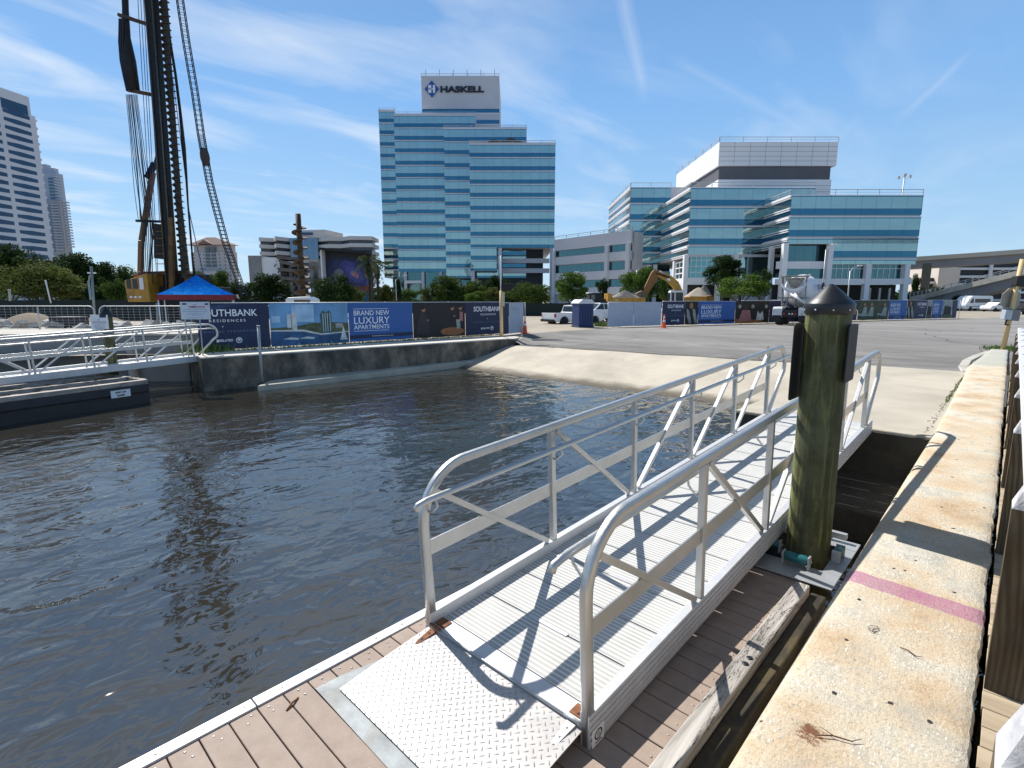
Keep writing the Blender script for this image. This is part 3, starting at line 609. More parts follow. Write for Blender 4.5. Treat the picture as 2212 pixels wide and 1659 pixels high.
# ---------------------------------------------------------------- boardwalk and its timber railing on the right
def boardwalk():
    W1 = m_wood('boardwalk_planks', (.30, .23, .15), (.46, .37, .25), (.55, .46, .33), (.1, 1, 1), 10)
    b = MB(); y = -3.0; r = random.Random(1)
    while y < 22: b.box(.085+r.uniform(-.004, .004), 2.6, y, y+.137, -.08, -.035); y += .143
    struct(b.build('boardwalk', W1, None, .002, 1))
    PW = m_wood('pine_post', (.05, .032, .016), (.13, .095, .052), (.23, .175, .10), (1, 1, .12), 9, ring=13)
    PWL = m_wood('weathered_end_grain', (.34, .34, .36), (.62, .62, .64), (.80, .80, .80), (1, .3, 1), 22, ring=9)
    t = thing('timber_railing', 'timber boardwalk railing with grey cap running along the right edge', 'railing')
    y = 1.30; k = 0
    while y < 21:
        x0 = .085 if k else .068; b = MB(); x1 = x0+.14
        b.box(x0, x1, y, y+.14, -.6, .86, 0)
        b.add([(x0, y, .86), (x1, y, .86), (x1, y+.14, .86), (x0, y+.14, .86), (x0+.045, y+.045, .985), (x1, y+.045, 1.03), (x1, y+.14, 1.03), (x0+.045, y+.14, .985)], [(0, 1, 5, 4), (3, 0, 4, 7)], 1)
        b.add([(x0, y, .86), (x1, y, .86), (x1, y+.14, .86), (x0, y+.14, .86), (x0+.045, y+.045, .985), (x1, y+.045, 1.03), (x1, y+.14, 1.03), (x0+.045, y+.14, .985)], [(4, 5, 6, 7), (1, 2, 6, 5), (2, 3, 7, 6)], 0)
        b.build('post', [PW, PWL], t); y += 1.86; k += 1
    b = MB(); b.box(.112, .30, -3, 21, .955, .992); b.build('cap_rail', mat('pale_composite_cap', (.60, .60, .60), .55, var=.08, scale=2), t, .006)
    b = MB()
    for z in (.12, .38, .64): b.box(.228, .262, -3, 21, z, z+.14)
    b.build('side_rail', PW, t)
boardwalk()
# ---------------------------------------------------------------- left basin: bulkhead, ledge, quay wall, dock
b = MB(); P = [(-18.5, 5.25), (-19.12, 6.0), (-17.2, 17.9), (-17.25, 18.6), (-21.0, 20.2), (-22.5, 6.6), (-21.35, 5.55)]
P = [(-18.45, 5.3), (-17.2, 17.9), (-17.0, 18.25), (-17.6, 19.2), (-18.9, 19.6), (-20.6, 6.9), (-21.3, 5.75)]
b.prism(P, -2.5, [0, 0, -.02, -.02, -.005, -.005, -.005]); o = b.build('bulkhead', BULK, None, .03); tag(o, 'dark stained concrete bulkhead below the long banner fence, across the water', 'bulkhead')
b = MB(); b.prism([(-17.30, 6.5), (-17.12, 16.1), (-17.25, 16.9), (-17.9, 13), (-18.3, 7.3)], -2.5, [-.93, -.86, -.83, -.88, -.93]); o = b.build('footing_ledge', LEDG, None, .02); tag(o, 'pale narrow concrete ledge at the foot of the dark bulkhead', 'ledge')
t = thing('quay_wall', 'plain grey concrete quay wall behind the far left gangway', 'quay wall', uvw(-11.55, 18.75), YAW)
b = MB(); b.prism([(0, 0), (0, 3.5), (-22, 3.2), (-22, -1.0)], -2.6, [.53]*4); b.build('wall_body', GREYC, t, .03)
b = MB(); b.prism([(.03, -.04), (.03, 3.5), (-22, 3.2), (-22, -1.04)], .533, .60); b.build('coping', PALEC, t, .01)
b = MB(); b.tube([(-1.9, -.16, -2.2), (-1.9, -.14, .2)], .16, 14); b.build('drain_pipe', PALEC, t)
def left_dock():
    t = thing('floating_dock', 'low dark floating dock with weathered rim at the left, below the far gangway', 'dock')
    P = [(-16.0, -2.0), (-17.62, 3.66), (-20.2, 3.0), (-18.4, -3.2)]
    b = MB(); b.prism(P, -.80, -.56); b.build('frame', BLACKG, t)
    b = MB(); b.prism([(x*.995-.1, y) for x, y in P], -1.35, -.805); b.build('floats', BLACK, t)
    W2 = m_wood('grey_dock_wood', (.16, .13, .11), (.36, .31, .27), (.52, .46, .41), (.4, .4, 1), 8)
    A, B, C_, D = [Vector((x, y, 0)) for x, y in P]
    def rim(a, c, w, z, name='rim_beam'):
        m = MB(); m.bar(a+Vector((0, 0, z)), c+Vector((0, 0, z)), w, .12); return m.build(name, W2, t, .01)
    n = Vector((-1, -.28, 0)).normalized()
    rim(A+n*.1, B+n*.1, .2, -.50); rim(A+n*1.0, B+n*1.0, .12, -.49, 'inner_beam'); rim(A+n*2.0, B+n*2.1, .12, -.49, 'inner_beam'); rim(B+n*.2, C_, .16, -.505, 'end_beam')
    m = MB(); m.bar(A+Vector((.02, 0, -.66)), B+Vector((.02, 0, -.66)), .06, .20); m.build('fender_strip', mat('rub_rubber', (.03, .03, .034), .6), t, .01)
    b = MB()
    for k in range(10):
        q = A+(B-A)*(k/10+.05); b.bar(q+n*.25+Vector((0, 0, -.535)), q+n*2.0+Vector((0, 0, -.535)), .16, .04)
    b.build('deck_board', mat('dark_wet_boards', (.035, .022, .02), .8), t)
    d = (B-A).normalized(); sg = thing('dock_sign', None, None); sg.parent = t; q = B-d*.75; sg.location = (q.x+.06, q.y+.016, -.62-.11); sg.rotation_euler = (0, 0, atan2(d.y, d.x))
    m = MB(); m.box(-.24, .24, -.012, 0, -.09, .11); m.build('sign_plate', WHITEM, sg, .01)
    text('END OF', .05, BLACKG, sg, loc=(0, -.015, .025), bold=.02); text('RAMP', .05, BLACKG, sg, loc=(0, -.015, -.06), bold=.02)
left_dock()
def bars(par, L_, m, y):
    for cx, cz, w_, h_ in L_: b = MB(); b.box(cx-w_/2, cx+w_/2, y-.002, y, cz-h_/2, cz+h_/2); b.build('printed_line', m, par)
# mooring pile with white sign between quay wall and gangway
t = thing('mooring_pile', 'dark timber pile with black pointed cap and white notice board, far left', 'pile', at(232, 700, 16.6)*1)
t.location.z = -2.5; zt = at(232, 661, 16.6).z+2.5
b = MB(); b.lathe([(.15, 0), (.15, zt-.35)], 20); b.build('shaft', m_pile(), t)
b = MB(); b.lathe([(.19, zt-.35), (.19, zt-.27), (.10, zt-.12), (.01, zt)], 24); b.build('cap', BLACK, t)
sg = thing('notice', None, None); sg.parent = t; sg.rotation_euler = (0, 0, YAW); sg.location = (0, -.2, 0)
za, zb = at(232, 711, 16.5).z+2.5, at(232, 680, 16.5).z+2.5
b = MB(); b.box(-.26, .29, -.012, 0, za, zb); b.build('board', WHITEM, sg, .01)
bars(sg, [(.0, zb-.155, .07, .022)], mat('grey_print', (.2, .2, .3), .6), -.014); bars(sg, [(.01, zb-.20-.03*k, .44, .012) for k in range(3)]+[(.01, zb-.31-.035*k, .34, .010) for k in range(4)], mat('mauve_print', (.42, .30, .36), .6), -.014)
b = MB(); b.lathe([(.035, -.014), (.035, -.016)], 16, M=Matrix.Translation((0, 0, zb-.07)) @ Matrix.Rotation(pi/2, 4, 'X')); b.build('emblem', mat('teal_print', (.05, .2, .3), .6), sg)
# white pipe and mesh guard rail on the quay wall
t = thing('guard_rail', 'white tubular guard rail with square wire mesh along the quay wall, left edge', 'railing', uvw(-12.4, 22.0), YAW)
zr = 1.53; m = mat('galvanised_white', (.52, .52, .52), .45, .3, var=.05)
for k, (xa, xb) in enumerate([(-13.5, -4.85), (-4.65, 4.2)]):
    b = MB(); R_ = .22
    b.tube([(xa, 0, .53), (xa, 0, zr-R_)]+[(xa+R_-R_*cos(a), 0, zr-R_+R_*sin(a)) for a in np.linspace(.2, pi/2, 5)]+[(xb-R_+R_*sin(a), 0, zr-R_+R_*cos(a)) for a in np.linspace(0, pi/2, 5)]+[(xb, 0, .53)], .022, 8); b.build('top_rail', m, t)
    b = MB(); x = xa+.25
    while x < xb-.2: b.box(x-.0025, x+.0025, -.0025, .0025, .62, zr-.02); x += .235
    for j in range(8): z = .62+j*.112; b.box(xa+.05, xb-.05, -.009, -.003, z-.003, z+.003)
    b.build('wire_mesh', m, t)
    x = xa+2.1
    while x < xb-1: b = MB(); b.tube([(x, .01, .53), (x, .01, zr)], .022, 8); b.build('post', m, t); x += 2.1
# slim poles
def pole(name, label, cat, px, y0, y1, V, r, mt, lean=0, group=None, extra=None):
    a, c = at(px+lean, y0, V), at(px, y1, V); c.z = max(c.z, -.1); t = thing(name, label, cat, c, 0, group); b = MB(); b.tube([(0, 0, 0), a-c], r, 10); b.build('shaft', mt, t); return t
GP = mat('grey_green_pole', (.22, .26, .26), .5, .2)
pole('pole', 'plain grey pole standing behind the notice board at the far left', 'pole', 206, 575, 705, 23, .05, GP, -9, 'grey poles by the quay')
pole('pole', 'thin crooked white stake above the debris at the far left', 'pole', 110, 605, 655, 30, .035, WHITEP, -12)
pole('pole', 'short white stake at the left edge under the trees', 'pole', 22, 625, 650, 34, .07, PALEC, -2)
pole('pole', 'short grey pole beside the white tent leg, behind the mesh rail', 'pole', 341, 656, 705, 23, .045, GP, -1, 'grey poles by the quay')
t = thing('pole', 'galvanised pipe clamped upright to the bulkhead face in front of the banners', 'pole', gz(566, 825, -.9)); V0_ = Vector(t.location).dot(HV); a = at(558, 705, V0_+.15)-Vector(t.location)
b = MB(); b.tube([(0, 0, 0), a], .045, 12); b.build('shaft', A_DULL, t); b = MB(); b.tube([a+Vector((0, 0, -.01)), a+Vector((0, 0, .03))], .055, 12); b.build('collar', A_DULL, t)
# ---------------------------------------------------------------- banner fences
def poly_xy(cx, cz, rx, rz, n=14, a0=0): return [(cx+rx*cos(a0+2*pi*k/n), cz+rz*sin(a0+2*pi*k/n)) for k in range(n)]
SKYB = mat('print_sky', (.16, .36, .60), .6, var=.35, scale=.9); SEAB = mat('print_sea', (.03, .10, .22), .6, var=.5, scale=2); LANDB = mat('print_land', (.09, .11, .05), .6, var=.6, scale=6)
TOWB = mat('print_tower_pale', (.62, .64, .62), .6, var=.2, scale=3); TOWD = mat('print_tower_teal', (.04, .11, .12), .6, var=.4, scale=4); DARKB = mat('print_dark', (.012, .011, .012), .6, var=.5, scale=2)
SKINB = mat('print_skin', (.38, .17, .09), .6, var=.2, scale=8); TABLEB = mat('print_table', (.32, .12, .04), .6, var=.3, scale=5); GRNB = mat('print_garden', (.045, .06, .025), .6, var=.6, scale=3); GREYB = mat('print_grey', (.30, .32, .30), .6, var=.4, scale=5); PINKB = mat('print_pink', (.38, .16, .16), .6, var=.4, scale=20)
def flat(par, name, poly, m, y, k=1.0):
    b = MB(); b.side(poly, y-.004, y); return b.build(name, m, par)
def emblem(par, x, z, r):
    b = MB(); n = 20
    for r0, r1 in ((r, r*.78),):
        vs = [(x+q*cos(2*pi*k/n), -.022, z+q*sin(2*pi*k/n)) for q in (r0, r1) for k in range(n)]; b.add(vs, [(k, (k+1) % n, n+(k+1) % n, n+k) for k in range(n)])
    b.add([(x+r*.62*cos(a), -.022, z+r*.1+r*.5*sin(a)) for a in np.linspace(0, pi, 9)], [tuple(range(9))]); b.add([(x-r*.5, -.022, z-r*.35), (x+r*.5, -.022, z-r*.35), (x+r*.35, -.022, z-r*.1), (x-r*.35, -.022, z-r*.1)], [(0, 1, 2, 3)])
    b.build('emblem', TXTW, par)
def banner(fence, kind, x0, x1, h, z0=.04):
    """one printed sheet from x0 to x1 in the fence's frame"""
    w = x1-x0; g = thing(kind+'_banner', None, None); g.parent = fence; g.location = (x0, 0, z0); H = h-z0
    base = {'title': NAVY, 'title2': NAVY2, 'advert': BLUEB, 'skyline': SKYB, 'party': DARKB, 'garden': GRNB, 'plain': NAVY2, 'portrait': DARKB, 'cafe': DARKB, 'bench': GREYB, 'gate': None}[kind]
    if kind == 'gate': base = mat('pale_sheet', (.44, .48, .56), .7, var=.06, scale=3)
    b = MB(); n = 12; r = random.Random(int(x0*10)+3)
    zz0 = [r.uniform(-.012, .012) for _ in range(n+1)]; yy = [r.uniform(-.014, .006) for _ in range(n+1)]
    for k in range(n+1): x = w*k/n; b.v += [(x, yy[k]-.006, zz0[k]), (x, yy[k]*.3-.006, H*.5), (x, -.004, H+zz0[k]*.3)]
    for k in range(n): q = k*3; b.f += [(q, q+3, q+4, q+1), (q+1, q+4, q+5, q+2)]; b.mi += [0]*2; b.sm += [True]*2
    b.build('sheet', base, g)
    if kind in ('title', 'title2'):
        T1 = kind == 'title'; oc = .42 if T1 else .575
        text('SOUTHBANK', H*.148, TXTW, g, loc=(w*oc, -.022, H*.725), width=w*(.81 if T1 else .73), bold=.012)
        text('RESIDENCES', H*.055, TXTW, g, loc=(w*(.40 if T1 else .60), -.022, H*.60), width=w*(.50 if T1 else .41), bold=.01, space=1.5)
        text('COASTAL PERFECTION', H*.045, mat('faded_print', (.16, .22, .36), .6), g, loc=(w*oc, -.022, H*.37), width=w*(.80 if T1 else .74), space=1.4)
        text('RELATED', H*.05, TXTW, g, loc=(w*(.36 if T1 else .54), -.022, H*.17), width=w*(.19 if T1 else .18), bold=.02); emblem(g, w*(.54 if T1 else .70), H*.19, H*.065)
        q = w*(.245 if T1 else .42); flat(g, 'mark', [(q-H*.02, H*.16), (q+H*.02, H*.16), (q+H*.02, H*.22), (q-H*.02, H*.22)], TXTW, -.020); flat(g, 'dot', poly_xy(w*(oc if not T1 else .33)+.0, H*.50, H*.012, H*.012, 8), TXTW, -.020)
        if kind == 'title':
            flat(g, 'navy_wedge', [(w*.02, H*.80), (w*.62, H*.99), (w*.40, H*.99), (w*.02, H*.9)], mat('navy_light', (.03, .06, .14), .6, var=.3), -.016)  # lighter navy wedge slanting across the top of the sheet
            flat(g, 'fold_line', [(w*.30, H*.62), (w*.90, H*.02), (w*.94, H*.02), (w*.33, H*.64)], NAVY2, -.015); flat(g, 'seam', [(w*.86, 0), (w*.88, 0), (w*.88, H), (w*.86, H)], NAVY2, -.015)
    elif kind == 'advert':
        flat(g, 'rule_line', [(w*.07, H*.84), (w*.60, H*.84), (w*.60, H*.85), (w*.07, H*.85)], TXTW, -.018); flat(g, 'rule_line', [(w*.07, H*.27), (w*.60, H*.27), (w*.60, H*.28), (w*.07, H*.28)], TXTW, -.018)
        text('BRAND NEW', H*.125, TXTW, g, loc=(w*.34, -.02, H*.68), width=w*.54, bold=.005); text('LUXURY', H*.18, TXTW, g, loc=(w*.34, -.02, H*.46), width=w*.54, bold=.0); text('APARTMENTS', H*.11, TXTW, g, loc=(w*.34, -.02, H*.32), width=w*.54, bold=.005)
        flat(g, 'band', [(0, H*.08), (w, H*.10), (w, H*.19), (0, H*.17)], NAVY2, -.017); text('southbankresidences.com', H*.03, TXTW, g, loc=(w*.5, -.022, H*.12), width=w*.34)
    elif kind == 'skyline':
        flat(g, 'print_sea', [(0, 0), (w, 0), (w, H*.42), (0, H*.42)], SEAB, -.014)
        for q in ((.26, .54), (.02, .12)): flat(g, 'print_cloud', [(w*q[0], H*.55), (w*(q[1]), H*.55), (w*q[1], H*(.97 if q[0] > .2 else .7)), (w*q[0], H*(.97 if q[0] > .2 else .7))], mat('print_cloud', (.36, .55, .74), .6, var=.25, scale=2), -.0145)
        flat(g, 'print_land', [(0, H*.37), (w*.3, H*.34), (w*.5, H*.26), (w, H*.24), (w, H*.50), (w*.8, H*.53), (w*.5, H*.52), (w*.35, H*.46), (0, H*.42)], LANDB, -.016)
        flat(g, 'print_shore', [(0, H*.35), (w*.4, H*.32), (w*.62, H*.22), (w, H*.27), (w, H*.29), (w*.62, H*.26), (w*.4, H*.37), (0, H*.38)], TOWB, -.018)
        for q0, q1, h0, h1 in ((.20, .25, .42, .74), (.26, .32, .36, .78)): flat(g, 'print_tower', [(w*q0, H*h0), (w*q1, H*h0), (w*q1, H*h1), (w*q0, H*h1)], TOWB, -.020)
        flat(g, 'print_tower', [(w*.63, H*.28), (w*.76, H*.26), (w*.77, H*.74), (w*.74, H*.82), (w*.69, H*.77), (w*.66, H*.82), (w*.62, H*.72)], TOWD, -.020)
        for q in (.65, .68, .71, .745): flat(g, 'print_fin', [(w*q, H*.3), (w*(q+.008), H*.3), (w*(q+.008), H*.75), (w*q, H*.75)], TOWB, -.022)
        flat(g, 'print_sail', [(w*.885, H*.12), (w*.965, H*.12), (w*.925, H*.44)], TOWB, -.021); flat(g, 'print_hull', [(w*.88, H*.08), (w*.97, H*.08), (w*.98, H*.11), (w*.87, H*.11)], TOWB, -.021)
        for q in (.14, .34): flat(g, 'print_boat', [(w*q, H*.16), (w*(q+.18), H*.13), (w*(q+.2), H*.17), (w*(q+.1), H*.2)], TOWB, -.021)
        for q in (.82, .87): flat(g, 'print_block', [(w*q, H*.38), (w*(q+.05), H*.38), (w*(q+.05), H*.5), (w*q, H*.5)], GREYB, -.019)
    elif kind == 'party':
        flat(g, 'print_table', poly_xy(w*.82, H*.16, w*.24, H*.12, 20)[:1]+[p for p in poly_xy(w*.74, H*.15, w*.24, H*.12, 20)], TABLEB, -.016)
        for cx, cz, r_ in ((.19, .80, .035), (.74, .84, .035), (.90, .84, .035)):
            flat(g, 'print_head', poly_xy(w*cx, H*cz, w*r_, H*.07, 10), SKINB, -.018); flat(g, 'print_hair', poly_xy(w*(cx-.01), H*(cz+.05), w*r_*1.1, H*.045, 8), BLACKG, -.020)
        flat(g, 'print_coat', [(w*.05, H*.1), (w*.32, H*.12), (w*.27, H*.55), (w*.22, H*.72), (w*.13, H*.72), (w*.08, H*.5)], mat('print_coat', (.03, .022, .03), .6), -.015)
        flat(g, 'print_trousers', [(w*.83, H*.22), (w*.90, H*.22), (w*.89, H*.5), (w*.81, H*.5)], GREYB, -.018); flat(g, 'print_blouse', [(w*.88, H*.45), (w*.95, H*.45), (w*.95, H*.72), (w*.89, H*.74)], PINKB, -.019)
        for cx, cz in ((.27, .5), (.78, .6)): flat(g, 'print_hand', poly_xy(w*cx, H*cz, w*.018, H*.03, 8), SKINB, -.019)
    elif kind == 'garden':
        for q in (.2, .42, .85): flat(g, 'print_head', poly_xy(w*q, H*.78, w*.04, H*.08, 8), SKINB, -.018); flat(g, 'print_figure', [(w*(q-.1), H*.22), (w*(q+.08), H*.18), (w*(q+.07), H*.66), (w*(q-.02), H*.66)], GREYB, -.016); flat(g, 'print_leg', [(w*(q-.22), H*.25), (w*q, H*.18), (w*q, H*.3), (w*(q-.2), H*.34)], GREYB, -.017)
    elif kind == 'cafe':
        flat(g, 'print_figure', [(w*.1, H*.1), (w*.48, H*.12), (w*.42, H*.58), (w*.2, H*.6)], PINKB, -.016); flat(g, 'print_head', poly_xy(w*.3, H*.72, w*.08, H*.12, 10), mat('print_brown', (.05, .025, .02), .6), -.018)
        flat(g, 'print_figure', [(w*.62, H*.12), (w*.85, H*.15), (w*.80, H*.55), (w*.72, H*.4), (w*.65, H*.55)], TOWB, -.016)
        for q in (.12, .5, .9): flat(g, 'print_light', poly_xy(w*q, H*.75, w*.05, H*.09, 8), GREYB, -.017)
        flat(g, 'print_floor', [(w*.0, 0), (w*.8, 0), (w*.8, H*.14), (0, H*.2)], TABLEB, -.015)
    elif kind == 'portrait':
        flat(g, 'print_head', poly_xy(w*.45, H*.82, w*.14, H*.13, 10), SKINB, -.018); flat(g, 'print_sleeve', [(w*.1, H*.7), (w*.3, H*.6), (w*.5, H*.1), (w*.35, H*.05), (w*.15, H*.35)], GREYB, -.016); flat(g, 'print_sleeve', [(w*.55, H*.7), (w*.75, H*.65), (w*.95, H*.1), (w*.8, H*.05), (w*.6, H*.4)], GREYB, -.016)
    elif kind == 'bench':
        flat(g, 'print_bench', [(w*.1, H*.2), (w*.9, H*.2), (w*.85, H*.65), (w*.2, H*.7)], DARKB, -.016); flat(g, 'print_grass', [(0, 0), (w, 0), (w, H*.2), (0, H*.25)], LANDB, -.015)
    elif kind == 'gate':
        text('SOUTHBANK', H*.14, mat('ghost_print', (.60, .63, .70), .7), g, loc=(w*.50, -.024, H*.74), width=w*.52, mirror=True)
    return g
def xat(px, p0, d):                     # where a sight line in column px crosses the fence line
    r_ = ray(px, 640); n = Vector((d.y, -d.x)); return ((r_.x*((p0.x*n.x+p0.y*n.y)/(r_.x*n.x+r_.y*n.y)))-p0.x)*d.x+((r_.y*((p0.x*n.x+p0.y*n.y)/(r_.x*n.x+r_.y*n.y)))-p0.y)*d.y
def fence(label, P0, P1, h, z, items, posts=True, grp=None):
    P0, P1 = Vector((P0[0], P0[1])), Vector((P1[0], P1[1])); d = (P1-P0).normalized(); t = thing('banner_fence', label, 'fence', (P0.x, P0.y, z), atan2(d.y, d.x), grp); Ln = (P1-P0).length
    s = [(k, xat(a, P0, d) if a is not None else 0, xat(c, P0, d) if c is not None else Ln) for k, a, c in items]
    for k, a, c in s: banner(t, k, a+.01, c-.01, h)
    b = MB(); b.tube([(0, .03, h+.01), (Ln, .03, h+.01)], .022, 8); b.build('top_rail', A_DULL, t)
    n = max(1, int(Ln/3)); 
    for k in range(n+1):
        b = MB(); x = Ln*k/n; b.tube([(x, .03, -.05), (x, .03, h+.05)], .024, 8); b.build('post', A_DULL, t)
    return t, s
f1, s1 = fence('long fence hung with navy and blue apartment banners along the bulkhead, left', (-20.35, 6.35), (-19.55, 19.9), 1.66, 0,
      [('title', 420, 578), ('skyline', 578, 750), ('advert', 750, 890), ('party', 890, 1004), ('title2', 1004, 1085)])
f2, s2 = fence('short dark fence return at the gate, beside the tan post', (-19.55, 19.95), (-20.0, 22.3), 1.66, -.05, [('plain', 1086, 1099), ('gate', 1099, 1131)])
a = gz(1313, 707, -.05); c = gz(1430, 704, -.05)
f3, s3 = fence('pale gate leaf with mirror-reversed ghost lettering, beside the orange cone', a, c, 1.66, -.05, [('gate', 1314, 1370), ('gate', 1370, 1430)])
for o in list(f3.children):
    if 'gate_banner' in o.name:
        for ch in list(o.children):
            if 'lettering' in ch.name: bpy.data.objects.remove(ch)
w3 = (c-a).length; text('SOUTHBANK', .20, mat('ghost_print2', (.62, .65, .72), .7), f3, loc=(w3*.56, -.03, 1.22), width=w3*.5, mirror=True)
a = gz(1431, 704, -.05); c = gz(1600, 699.5, -.05)
fence('far fence with navy title and blue advert banners, right of the gate leaf', a, c, 1.72, -.05, [('title2', 1432, 1481), ('portrait', 1481, 1510), ('advert', 1510, 1590)])
e = gz(1860, 692.5, -.05); fence('far fence section behind the concrete mixer truck, with a cafe picture', c, e, 1.76, -.05, [('cafe', 1590, 1664), ('plain', 1664, 1700), ('plain', 1700, 1855)])
g_ = gz(2071, 687.5, -.05); fence('farthest fence section with garden picture and small adverts, near the white van', e, g_, 1.80, -.05, [('garden', 1856, 1923), ('advert', 1923, 1962), ('portrait', 1962, 1978), ('title2', 1978, 2005), ('bench', 2005, 2017), ('advert', 2017, 2039), ('bench', 2039, 2060), ('plain', 2060, 2071)])
# sheets and notices tied to fences
t = thing('notice_sheet', 'large white notice sheet covering the start of the navy banner', 'notice', at(392, 713, 17.0), YAW+.12)
wv = uz(452, 700, 17)[0]-uz(392, 700, 17)[0]; hv = at(392, 652, 17).z-at(392, 688, 17).z
t.location = at(392, 690, 17.0); b = MB(); b.box(0, wv, -.01, 0, 0, hv+.03); b.build('sheet', WHITEM, t)
GPR = mat('pale_blue_print', (.45, .50, .62), .6); bars(t, [(wv*.5, hv*.60, wv*.8, .02), (wv*.5, hv*.47, wv*.84, .02), (wv*.52, hv*.34, wv*.6, .018), (wv*.55, hv*.26, wv*.34, .018), (wv*.5, hv*.10, wv*.5, .016), (wv*.5, hv*.88, wv*.12, .02)], GPR, -.013)
bars(t, [(wv*.56, hv*.75, wv*.56, .06)], mat('pink_print', (.66, .38, .42), .6), -.013); bars(t, [(wv*.44, hv*.75, wv*.16, .03), (wv*.15, hv*.93, wv*.14, .05), (wv*.90, hv*.92, wv*.12, .05)], mat('ink_print', (.05, .05, .12), .6), -.015)
b = MB(); b.tube([(.1, .02, -1.2), (.1, .02, hv)], .02, 8); b.tube([(wv-.35, .02, -1.2), (wv-.35, .02, hv)], .02, 8); b.build('stake', A_DULL, t)
t = thing('notice_sheet', 'small white notice sheet on the far fence, left of the mixer truck', 'notice', at(1664, 664, 44), YAW-.2)
b = MB(); b.box(0, .86, -.01, 0, 0, .62); b.build('sheet', WHITEM, t); bars(t, [(.43, .50, .30, .03), (.43, .38, .6, .02), (.43, .30, .6, .02), (.43, .2, .5, .02)], GPR, -.013)
# tan post with signal box at the gate
t = thing('gate_post', 'tan painted post with white conduit and black signal head at the bulkhead gate', 'post', gz(1083, 727, 0)+Vector((0, 0, -.02)))
V0 = Vector(t.location).dot(HV); h = at(1086, 628, V0).z-t.location.z; h2 = at(1086, 552, V0).z-t.location.z
b = MB(); b.tube([(0, 0, 0), (0, 0, h)], .085, 12); b.build('shaft', TAN, t); b = MB(); b.tube([(-.03, 0, h), (-.03, 0, h2)], .035, 10); b.build('conduit', WHITEP, t)
b = MB(); b.box(.02, .50, -.08, .08, h+.02, h+.34); b.box(.5, .66, -.1, .1, h+.18, h+.3); o = b.build('signal_head', BLACKG, t, .02); o.rotation_euler = (0, 0, YAW)
b = MB(); b.box(-.1, .13, -.11, -.09, h-.75, h-.05); o = b.build('sign_plate', mat('sign_back', (.5, .42, .28), .5), t); o.rotation_euler = (0, 0, YAW+.9)
# traffic cones
def cone():
    t = thing('traffic_cone', '', 'cone', group='traffic cones by the fences')
    b = MB(); b.box(-.18, .18, -.18, .18, 0, .035); b.build('base', CONE, t, .01)
    b = MB(); b.lathe([(.135, .035), (.028, .90), (.022, .905)], 20); b.build('body', CONE, t)
    for z0, z1 in ((.42, .55), (.66, .78)):
        f = lambda z: .139-(z-.035)*.1237; b = MB(); b.lathe([(f(z0), z0), (f(z1), z1)], 20); b.build('white_collar', WHITEP, t)
    return t
c1 = cone(); c1.location = gz(1434, 709, -.05); c1['label'] = 'orange traffic cone with white collars at the right end of the pale gate leaf'
c2 = copy_tree(c1); c2.location = gz(1134, 720, -.05); c2['label'] = 'orange traffic cone half behind the gate near the end of the bulkhead'
# sand bag / black mat by gate
b = MB(); b.prism([(0, 0), (2.4, .2), (2.0, .9), (-.3, 1.4)], 0, .02); o = b.build('black_mat', BLACKG); o.location = gz(1120, 733, -.2); o.location.z = az(o.location.x, o.location.y)+.02; o.rotation_euler = (0, 0, YAW-.3); tag(o, 'black sheet lying on the asphalt beside the gate', 'mat')
# ---------------------------------------------------------------- tent
def tent():
    V = 23.0; a, c = uz(350, 660, V), uz(514, 660, V); w = (c[0]-a[0])*.90; t = thing('canopy_tent', 'pop-up canopy tent with blue roof and red valance behind the mesh rail', 'tent', uvw(a[0], V-.3, 0), YAW+.50)
    ze = uz(400, 636, V)[1]; zp = uz(427, 590, V)[1]; zv = uz(400, 648, V)[1]; m_ = w/2
    TB = m_leaf('tent_blue', (.006, .10, .50), (.01, .17, .62), (.06, .36, .72)); TB.node_tree.nodes['Principled BSDF'].inputs['Specular IOR Level'].default_value = 0; TR = mat('tent_red', (.20, .01, .02), .6)
    b = MB(); n = 8; pk = Vector((m_, m_, zp)); cs = [Vector((0, 0, ze)), Vector((w, 0, ze)), Vector((w, w, ze)), Vector((0, w, ze))]
    for k in range(4):
        A_, B_ = cs[k], cs[(k+1) % 4]; o = len(b.v); N_ = 8
        for i in range(N_+1):
            f = i/N_
            for j in range(N_+1):
                g = j/N_; p = (A_.lerp(B_, g)).lerp(pk, f); p.z -= .13*sin(pi*f)*(1-.0*g)*(.4+.6*sin(pi*g)); b.v.append(tuple(p))
        for i in range(N_):
            for j in range(N_): q = o+i*(N_+1)+j; b.f.append((q, q+1, q+N_+2, q+N_+1)); b.mi.append(0); b.sm.append(True)
    b.build('roof', TB, t)
    b = MB()
    for k in range(4):
        A_, B_ = cs[k], cs[(k+1) % 4]; b.add([(A_.x, A_.y, ze-.01), (B_.x, B_.y, ze-.01), (B_.x, B_.y, zv), (A_.x, A_.y, zv)], [(0, 1, 2, 3)])
    o = b.build('valance', TR, t); o.modifiers.new('s', 'SOLIDIFY').thickness = .01
    for x, y in ((.05, .05), (w-.05, .05), (w-.05, w-.05), (.05, w-.05)): b = MB(); b.tube([(x, y, -.1), (x, y, ze)], .022, 8); b.build('leg', WHITEP, t)
    for x0, y0, x1, y1 in ((.05, .05, w-.05, .05), (.05, w-.05, w-.05, w-.05)): b = MB(); b.tube([(x0, y0, zv+.03), (x1, y1, zv+.03)], .015, 6); b.build('cross_bar', WHITEP, t)
tent()
